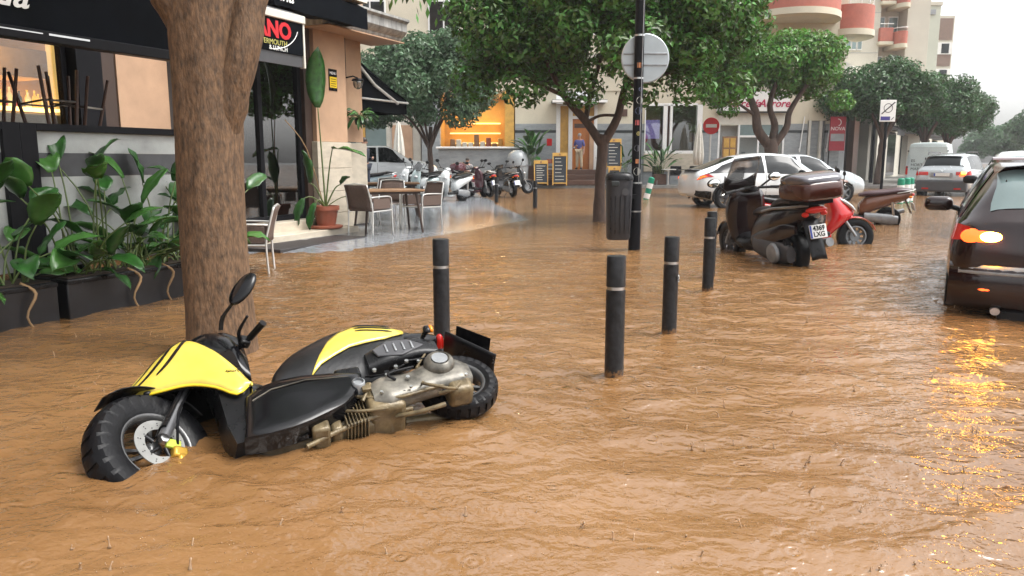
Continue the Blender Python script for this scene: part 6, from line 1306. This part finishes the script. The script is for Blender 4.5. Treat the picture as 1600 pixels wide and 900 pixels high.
for k, (z, a, s_) in enumerate(((2.72,-1.5,.035),(2.25,-1.3,.05),(2.11,-1.5,.05),(1.95,-1.65,.035),(1.8,-1.4,.03),(1.6,-1.6,.045),(1.42,-1.45,.03),(1.28,-1.5,.055),(2.4,-1.2,.03))):
    b = MB(); q = [V((.0675*math.cos(a+u/.0675), .0675*math.sin(a+u/.0675), z+v)) for u, v in ((s_*math.cos(t), s_*math.sin(t)) for t in np.linspace(0, 2*PI, 14, endpoint=False))] if k % 3 != 0 else [V((.0675*math.cos(a+u/.0675), .0675*math.sin(a+u/.0675), z+v)) for u, v in ((-s_,-s_),(0,-s_),(s_,-s_),(s_,s_),(0,s_),(-s_,s_))]
    b.add(q, [tuple(range(len(q)))]); b.build('sticker', mat('sticker_%d' % k, sc_[k % 6], .4, var=.3, vscale=30), sp)
MB().tube([(.03,-.062,1.1),(.03,-.068,2.0),(.045,-.06,5.1)], .006, 6).build('cable', M['dull_metal'], sp)
lb_ = empty('litter_bin', (1.50, 10.85, -.17), 0, 'tall black litter bin fixed to the sticker covered pole', 'litter bin')
b = MB(); rings = [[(w_*math.copysign(abs(math.cos(t))**.7, math.cos(t)), d_*math.copysign(abs(math.sin(t))**.7, math.sin(t)), z) for t in np.linspace(0, 2*PI, 28, endpoint=False)] for z, w_, d_ in ((.33,.15,.13),(.36,.165,.145),(.7,.175,.155),(1.05,.185,.16),(1.16,.19,.165))]
b.loft(rings).build('bin_body', mat('bin_plastic', (.028,.028,.032), .4, var=.25, vscale=6), lb_, smooth=50)
rings = [[(w_*math.copysign(abs(math.cos(t))**.7, math.cos(t)), d_*math.copysign(abs(math.sin(t))**.7, math.sin(t)), z) for t in np.linspace(0, 2*PI, 28, endpoint=False)] for z, w_, d_ in ((1.161,.195,.17),(1.19,.197,.172),(1.24,.18,.155),(1.27,.13,.11),(1.275,.02,.02))]
MB().loft(rings).build('lid', M['black_plastic'], lb_, smooth=50); MB().box((-.13,-.175,1.08),(-.02,-.157,1.15)).build('opening', M['dark_stripe'], lb_, bevel=.01)
MB().lathe([(0,0),(.05,0),(.05,.006),(0,.006)], 18, (.07,-.168,1.0), 'y').build('crest', M['grey_plastic'], lb_)
for k in range(5): MB().tube([(-.13+.065*k,-.149-.012*(k in (1,2,3)),.42),(-.135+.068*k,-.155-.012*(k in (1,2,3)),.95)], .006, 5).build('rib', M['black_plastic'], lb_)
MB().box((.17,-.03,.9),(.24,.03,.96)).build('bracket', M['black_metal'], lb_)
# no entry sign
ne = empty('no_entry_sign', (7.7, 30.3, -.17), 0, 'round red no entry sign in front of the shops', 'sign')
MB().tube([(0,.06,0),(0,.06,3.1)], .03, 10).build('post', M['alu'], ne)
MB().lathe([(0,-.01),(.31,-.01),(.32,0),(.31,.012),(0,.012)], 40, (0,0,2.77), 'y').build('disc', mat('sign_red', (.62,.012,.015), .35, var=.05), ne, smooth=30); MB().box((-.21,-.014,2.705),(.21,-.0105,2.835)).build('white_bar', M['white'], ne)
# parking sign and lamp post on the right
ps = empty('parking_sign', (11.9, 24.9, -.17), 0, 'white rectangular end of parking sign on a dark pole', 'sign')
MB().tube([(0,.05,0),(0,.05,3.4)], .045, 12).build('post', M['black_metal'], ps); MB().box((-.25,-.012,2.66),(.25,.012,3.33)).build('panel', M['white'], ps, bevel=.01)
MB().lathe([(.125,-.016),(.145,-.016),(.145,-.0125),(.125,-.0125)], 32, (0,0,3.08), 'y').build('ring', M['grey_plastic'], ps, smooth=30); MB().tube([(-.2,-.018,2.9),(.2,-.018,3.26)], .016, 6).build('diagonal', M['black_plastic'], ps)
MB().box((-.22,-.016,2.70),(.08,-.0125,2.82)).build('blue_field', mat('sign_blue', (.05,.04,.22), .4, var=0), ps); MB().tube([(.12,-.014,2.72),(.2,-.014,2.80)], .01, 6).build('arrow', M['grey_plastic'], ps)
lp = empty('street_lamp', (18.5, 40.0, .15), 0, 'black street lamp with short arm above the trees', 'street lamp')
MB().tube([(0,0,0),(0,0,6.1)], [.09,.05], 12).build('post', M['black_metal'], lp); MB().tube([(0,0,6.05),(.55,0,6.15)], .035, 8).build('arm', M['black_metal'], lp)
MB().ball((.75,0,6.2), (.42,.2,.16), 18, 8).build('lamp_head', M['black_metal'], lp, smooth=180); MB().ball((.75,0,6.12), (.34,.16,.10), 16, 8).build('diffuser', M['offwhite'], lp, smooth=180)
# green and white flexible posts
gm = mat('green_post', (.01,.22,.13), .35, var=.1)
def flexi(loc, label, lean=(0,0), h=.85, r_=.1):
    e = empty('marker_post', loc, 0, label, 'marker post', 'green and white marker posts'); e.rotation_euler = (lean[0], lean[1], 0)
    MB().lathe([(0,0),(.16,0),(.15,.04),(0,.04)], 20).build('base', M['black_plastic'], e)
    n = 5
    for k in range(n): MB().lathe([(0,.04+h*k/n),(r_,.04+h*k/n),(r_,.04+h*(k+1)/n),(0,.04+h*(k+1)/n)], 22).build('green_band' if k % 2 == 0 else 'white_band', gm if k % 2 == 0 else M['white'], e, smooth=30)
    MB().ball((0,0,.04+h), (r_*.98,r_*.98,.04), 18, 8).build('cap', gm, e, smooth=180)
flexi((4.4, 25.6, -.17), 'leaning green and white marker post beyond the sign pole', (0, R(14)))
flexi((11.55, 23.0, -.17), 'left green and white marker post beside the copper scooter'); flexi((11.98, 23.5, -.17), 'middle green and white marker post of the three'); flexi((12.35, 24.0, -.17), 'right green and white marker post nearest the silver suv')
# ------------------------------------------------------------------ terrace furniture and boards
def armchair():
    e = empty('terrace_chair', (0,0,0), 0, '', 'chair', 'terrace armchairs')
    A_ = M['alu']; W_ = M['wicker']; t = .013
    for sd in (1,-1):
        MB().tube(catmull([(-.25,sd*.25,0),(-.23,sd*.25,.42),(-.27,sd*.24,.62),(-.33,sd*.22,.84)], 4), t, 8).build('leg', A_, e, smooth=180)
        MB().tube(catmull([(.27,sd*.27,0),(.25,sd*.27,.40),(.24,sd*.27,.60),(.18,sd*.27,.645),(0,sd*.27,.65),(-.26,sd*.25,.64)], 4), t, 8).build('arm_frame', A_, e, smooth=180)
        MB().tube([(-.23,sd*.25,.41),(.25,sd*.27,.42)], t*.9, 8).build('seat_rail', A_, e)
    MB().tube([(-.33,-.22,.84),(-.345,0,.86),(-.33,.22,.84)], t, 8).build('top_rail', A_, e); MB().tube([(.25,-.27,.42),(.25,.27,.42)], t, 8).build('front_rail', A_, e)
    MB().box((-.22,-.24,.415),(.25,.24,.44)).build('seat', W_, e, bevel=.01)
    b = MB(); rows = [[(-.235-.1*q*q-.012*math.cos(3*y), y, .44+.40*q) for y in np.linspace(-.225,.225,6)] for q in np.linspace(0, 1, 7)]
    b.loft(rows, closed=False).build('backrest', W_, e, smooth=180).modifiers.new('s','SOLIDIFY').thickness = .012
    for sd in (1,-1): MB().box((-.22,sd*.26-.006,.45),(.22,sd*.26+.006,.62)).build('side_weave', W_, e, bevel=.004)
    return e
ch0 = armchair(); first = [True]
def put_chair(loc, rz, label):
    o = ch0 if first[0] else copy_tree(ch0); first[0] = False; o.location = loc; o.rotation_euler = (0,0,rz); o['label'] = label
put_chair((-2.36, 12.75, .03), R(62), 'wicker armchair pulled up to the front table, nearest the camera')
put_chair((-3.05, 8.85, -.1), R(190), 'wicker armchair half hidden by the big tree trunk')
put_chair((-1.62, 13.9, .03), R(-130), 'wicker armchair facing the front table from its right end')
put_chair((-2.3, 14.4, .05), R(-95), 'wicker armchair on the far side of the front table'); put_chair((-2.55, 15.6, .06), R(-95), 'wicker armchair at the rear table behind the front one')
def table(loc, rz, label, l=1.1):
    e = empty('terrace_table', loc, rz, label, 'table', 'terrace tables')
    for k in range(5): MB().box((-l/2,-.36+.145*k,.71),(l/2,-.22+.145*k,.745)).build('board', M['wood'], e, bevel=.005)
    MB().box((-l/2+.06,-.3,.67),(l/2-.06,.3,.709)).build('frame', M['brown_frame'], e)
    for sx in (1,-1):
        for sy in (1,-1): MB().tube([(sx*(l/2-.12),sy*.26,.68),(sx*(l/2-.04),sy*.33,0)], [.026,.018], 8).build('leg', M['brown_frame'], e)
table((-2.15, 13.35, .03), R(28), 'wooden terrace table with splayed legs nearest the cafe corner'); table((-2.75, 16.6, .06), R(10), 'second wooden terrace table behind the front one', 1.5)
mt = MB(); q = [SV(8.1,-8.0,.055), SV(10.2,-7.95,.055), SV(10.3,-7.4,.045), SV(8.2,-7.35,.045)]
mt.add(q + [p - V((0,0,.06)) for p in q], ((0,1,2,3),(7,6,5,4),(0,4,5,1),(1,5,6,2),(2,6,7,3),(3,7,4,0))); tag(mt.build('door_mat', mat('mat_rubber', (.035,.03,.03), .5, var=.3, vscale=30, bump=.4, bscale=120), bevel=.006), 'dark rubber mat lying at the waterline before the cafe step', 'mat')
fe = empty('fire_extinguisher', SV(9.72, FR-.45, .29), 0, 'red fire extinguisher standing behind the cafe door glass', 'fire extinguisher')
MB().lathe([(0,0),(.10,0),(.105,.02),(.105,.46),(.08,.53),(.04,.56),(0,.56)], 22).build('cylinder', M['red_paint'], fe, smooth=50); MB().cbox((0,0,.6),(.09,.03,.06)).build('valve', M['black_metal'], fe, bevel=.006); MB().tube(catmull([(.04,0,.6),(.13,0,.55),(.125,0,.2)], 4), .012, 6).build('hose', M['rubber'], fe)
# chalkboards
def board(loc, rz, label, w_, h, legs=True):
    e = empty('menu_board', loc, rz, label, 'menu board', 'chalk menu boards')
    e.rotation_euler = (R(-8), 0, rz); t = .05
    for (x0, x1, z0, z1) in ((-w_/2,-w_/2+t,0,h),(w_/2-t,w_/2,0,h),(-w_/2+t,w_/2-t,h-.16,h),(-w_/2+t,w_/2-t,.08,.08+t)): MB().box((x0,-.02,z0),(x1,.02,z1)).build('frame_bar', M['yellow_wood'], e, bevel=.006)
    MB().box((-w_/2+t,-.01,.08+t),(w_/2-t,.008,h-.16)).build('slate', M['chalk'], e)
    g = random.Random(int(h*100)); n = 7
    for k in range(n):
        z = .25+(h-.52)*k/(n-1); MB().box((-w_*.32,-.0125,z),(w_*g.uniform(.05,.32),-.0105,z+.022)).build('chalk_line', M['offwhite'], e)
    MB().lathe([(0,0),(.05,0),(.05,.006),(0,.006)], 14, (0,-.028,h-.08), 'y').build('emblem', M['wood'], e); [MB().tube([(x,.03,h*.95),(x,.36,.05)], .022, 6).build('rear_leg', M['dark_wood'], e) for x in (-w_*.42, w_*.42)]
board((1.35, 35.9, .15), R(4), 'low yellow framed chalkboard standing before the wooden tub', .66, 1.15); board((2.2, 35.75, .15), R(-2), 'taller yellow framed chalkboard left of the doorway steps', .68, 1.5)
board((4.75, 36.3, .9), R(0), 'tall chalkboard right of the doorway beside the far tree', .72, 1.4); board((4.75, 35.95, .15), R(0), 'small chalkboard low behind the litter bin', .55, .85)
rc = empty('side_crate', (1.85, 36.3, .15), 0, 'small red box stand between the two chalkboards', 'stand')
for k in range(3): MB().box((-.22,-.2,.25*k+.3),(.22,.2,.25*k+.36)).build('shelf', M['dark_wood'], rc)
for x in (-.22, .2): MB().box((x,-.2,0),(x+.03,.2,1.1)).build('side', M['dark_wood'], rc)
MB().box((-.22,-.22,1.0),(.22,.2,1.2)).build('red_front', M['terracotta'], rc)
# far dark chairs and parasols
def far_chair():
    e = empty('plastic_chair', (0,0,0), 0, '', 'chair', 'dark chairs before the restaurant window')
    for x in (-.22,.22):
        for y in (-.22,.22): MB().tube([(x*.95,y*.95,.45),(x*1.1,y*1.1,0)], .02, 6).build('leg', M['dull_metal'], e)
    MB().box((-.25,-.25,.43),(.25,.25,.47)).build('seat', M['black_plastic'], e, bevel=.02); MB().box((-.26,.2,.47),(.26,.25,.88)).build('backrest', M['black_plastic'], e, bevel=.03)
    for x in (-.27,.24): MB().box((x,-.22,.64),(x+.035,.22,.67)).build('armrest', M['black_plastic'], e, bevel=.01)
    return e
fc = far_chair()
for k, (x, y, rz, l) in enumerate(((7.0,36.9,.3,'dark chair left of three before the restaurant window'),(7.75,36.95,3.1,'dark chair in the middle before the restaurant window'),(8.6,36.95,3.3,'dark chair next to the folded parasol'))):
    o = fc if k == 0 else copy_tree(fc); o.location = (x, y, .15); o.rotation_euler = (0,0,rz); o['label'] = l
for x, w_ in ((7.35,.6),):
    e = empty('far_table', (x, 36.5, .15), 0, 'small table between the dark chairs', 'table'); MB().box((-.3,-.3,.7),(.3,.3,.74)).build('table_top', M['alu'], e, bevel=.01); MB().cyl((0,0,0),(0,0,.7), .03).build('leg', M['alu'], e)
def parasol(loc, label, h=2.9):
    e = empty('folded_parasol', loc, 0, label, 'parasol', 'folded white parasols'); b = MB(); rings = []
    for z, r_ in ((.95,.12),(1.0,.19),(1.4,.22),(1.9,.18),(2.4,.12),(2.75,.06),(2.85,.02)):
        rings.append([(r_*(1+.22*math.cos(8*t))*math.cos(t), r_*(1+.22*math.cos(8*t))*math.sin(t), z) for t in np.linspace(0, 2*PI, 40, endpoint=False)])
    b.loft(rings).build('canopy', mat('parasol_cloth', (.62,.60,.54), .7, var=.1), e, smooth=60); MB().tube([(0,0,0),(0,0,2.95)], .025, 8).build('pole', M['white'], e); MB().lathe([(0,0),(.3,0),(.28,.06),(.05,.1),(0,.1)], 20).build('base', M['grey_plastic'], e); MB().lathe([(.17,1.5),(.215,1.5),(.215,1.54),(.17,1.54)], 20).build('tie', M['offwhite'], e)
parasol((8.75, 36.6, .15), 'folded white parasol right of the restaurant window'); parasol((-5.0, 34.5, .2), 'folded white parasol behind the white suv')
gb = empty('grey_container', (.25, 36.3, .15), 0, 'round grey container left of the banana plant', 'container'); MB().lathe([(0,0),(.42,0),(.48,.1),(.52,.9),(.5,1.2),(.4,1.45),(.2,1.6),(0,1.62)], 26).build('drum', M['greymarble'], gb, smooth=50); MB().lathe([(.5,.88),(.54,.88),(.54,.95),(.5,.95)], 26).build('hoop', M['dull_metal'], gb)
# ------------------------------------------------------------------ people
def person(loc, rz, label, joints, shirt, trouser, hair_m, pose_edges, scale=1.0):
    e = empty('person', loc, rz, label, 'person')
    def skin(name, idx_edges, rad, m_, sub=2):
        names = sorted({n for ed in idx_edges for n in ed}, key=lambda n: (n != 'pelvis', n)); ix = {n: i for i, n in enumerate(names)}
        me = bpy.data.meshes.new(name); me.from_pydata([joints[n] for n in names], [(ix[a], ix[c]) for a, c in idx_edges], [])
        o = link(name, me, m_, e); o.modifiers.new('k','SKIN'); me.skin_vertices.new() if not me.skin_vertices else None
        for n in names: me.skin_vertices[0].data[ix[n]].radius = rad[n] if isinstance(rad[n], tuple) else (rad[n], rad[n]); me.skin_vertices[0].data[ix[n]].use_root = (n == names[0])
        s_ = o.modifiers.new('s','SUBSURF'); s_.levels = s_.render_levels = sub; o.parent = None; bake(o); o.parent = e; o.data.shade_smooth(); return o
    rb = dict(pelvis=(.13,.10), waist=(.12,.09), chest=(.15,.11), neck=.05, chin=.055, head=(.075,.09), crown=(.06,.07))
    for sd in ('l', 'r'): rb.update({'sh'+sd: .06, 'el'+sd: .042, 'wr'+sd: .028, 'hd'+sd: .035, 'fi'+sd: .018, 'th'+sd: .012, 'hip'+sd: .085, 'kn'+sd: .06, 'an'+sd: .042, 'to'+sd: .035})
    E_ = [('pelvis','waist'),('waist','chest'),('chest','neck'),('neck','chin'),('chin','head'),('head','crown')]
    for sd in ('l','r'): E_ += [('chest','sh'+sd),('sh'+sd,'el'+sd),('el'+sd,'wr'+sd),('wr'+sd,'hd'+sd),('hd'+sd,'fi'+sd),('hd'+sd,'th'+sd),('pelvis','hip'+sd),('hip'+sd,'kn'+sd),('kn'+sd,'an'+sd),('an'+sd,'to'+sd)]
    body = skin('body', E_, rb, M['skin'])
    rs = {k: (tuple(x+.022 for x in v) if isinstance(v, tuple) else v+.022) for k, v in rb.items()}
    top = [('pelvis','waist'),('waist','chest')] + [q for sd in ('l','r') for q in (('chest','sh'+sd),('sh'+sd,'el'+sd))] + ([q for sd in ('l','r') for q in (('el'+sd,'wr'+sd),)] if shirt[1] else [])
    skin('shirt', top, rs, shirt[0])
    skin('trousers', [q for sd in ('l','r') for q in (('pelvis','hip'+sd),('hip'+sd,'kn'+sd),('kn'+sd,'an'+sd))], rs, trouser)
    for sd in ('l','r'):
        a, t = V(joints['an'+sd]), V(joints['to'+sd]); MB().ball(tuple((a+t)/2 - V((0,0,.015))), (.055,.13,.05), 12, 8).build('shoe', M['black_plastic'], e, smooth=180)
    h = V(joints['head']); MB().ball(tuple(h + V((0,.02,.045))), (.088,.10,.095), 16, 10).build('hair', hair_m, e, smooth=180)
    MB().ball(tuple(h + V((0,-.095,-.015))), (.014,.02,.024), 8, 6).build('nose', M['skin'], e, smooth=180)
    for sx in (-1, 1):
        MB().ball(tuple(h + V((sx*.033,-.083,.01))), .011, 8, 6).build('eye', M['black_plastic'], e, smooth=180); MB().ball(tuple(h + V((sx*.085,0,0))), (.012,.022,.032), 8, 6).build('ear', M['skin'], e, smooth=180)
    MB().ball(tuple(h + V((0,-.085,-.055))), (.025,.008,.006), 8, 6).build('mouth', M['terracotta'], e, smooth=180)
    return e
def standing(arm_l, arm_r, top=1.72):
    s_ = top/1.75
    j = dict(pelvis=(0,0,.95), waist=(0,.0,1.12), chest=(0,.01,1.33), neck=(0,.01,1.48), chin=(0,-.01,1.54), head=(0,-.005,1.62), crown=(0,.0,1.68), hipl=(.09,0,.90), hipr=(-.09,0,.90), knl=(.11,-.02,.50), knr=(-.10,-.01,.50), anl=(.12,.02,.09), anr=(-.11,.02,.09), tol=(.14,-.13,.04), tor=(-.13,-.13,.04), shl=(.18,.01,1.38), shr=(-.18,.01,1.38))
    for sd, q in (('l', arm_l), ('r', arm_r)): j['el'+sd], j['wr'+sd], j['hd'+sd], j['fi'+sd], j['th'+sd] = q
    return {k: tuple(x*s_ for x in v) for k, v in j.items()}
down = lambda s_: ((s_*.24,.03,1.10),(s_*.25,-.03,.86),(s_*.25,-.05,.78),(s_*.24,-.06,.70),(s_*.22,-.09,.75))
bent = lambda s_: ((s_*.27,.04,1.12),(s_*.12,-.20,1.12),(s_*.05,-.25,1.14),(s_*-.02,-.27,1.15),(s_*.05,-.26,1.19))
person((3.25, 37.7, .86), R(-25), 'man in blue shirt and pale trousers standing in the orange doorway', standing(down(1), bent(-1)), (mat('blue_shirt', (.09,.10,.30), .7), False), mat('beige_trousers', (.50,.42,.30), .7), M['hair_grey'], None)
person((-4.35, 23.0, .22), R(70), 'person in dark jacket standing at the corner beside the cafe', standing(bent(1), down(-1)), (mat('navy_jacket', (.015,.018,.03), .7), True), mat('dark_jeans', (.02,.025,.04), .7), M['hair'], None)
js = standing(bent(1), bent(-1), 1.62)
for k in ('knl','knr','anl','anr','tol','tor'):
    x, y, z = js[k]; js[k] = {'kn': (x*1.1, -.42, .86), 'an': (x, -.40, .46), 'to': (x, -.54, .42)}[k[:2]]
person((-1.98, 34.6, -.22), R(-10), 'person in grey top sitting before the bakery counter', js, (mat('grey_top', (.25,.24,.24), .7), True), mat('black_trousers', (.015,.015,.018), .7), M['hair'], None)
st_ = empty('stool', (-1.98, 34.65, .0), 0, 'dark stool under the person sitting before the bakery', 'stool'); MB().cbox((0,0,.555),(.4,.4,.05)).build('seat', M['dark_wood'], st_, bevel=.01)
for sx in (-1,1):
    for sy in (-1,1): MB().tube([(sx*.16,sy*.16,.53),(sx*.19,sy*.19,.0)], .02, 6).build('leg', M['dark_wood'], st_)
# ------------------------------------------------------------------ rain haze filling the street
hz = MB().box((-60, -25, -1.2), (130, 150, 36)).build('haze', None, smooth=None)
hm = bpy.data.materials.new('rain_haze'); hm.use_nodes = True; t = hm.node_tree; t.nodes.clear()
pv = t.nodes.new('ShaderNodeVolumePrincipled'); pv.inputs['Color'].default_value = (.9,.92,.93,1); pv.inputs['Density'].default_value = .0009; pv.inputs['Anisotropy'].default_value = .2
ho = t.nodes.new('ShaderNodeOutputMaterial'); t.links.new(pv.outputs[0], ho.inputs['Volume']); hz.data.materials.append(hm)
tag(hz, 'pale rain haze hanging in the street air', 'haze', kind='stuff')
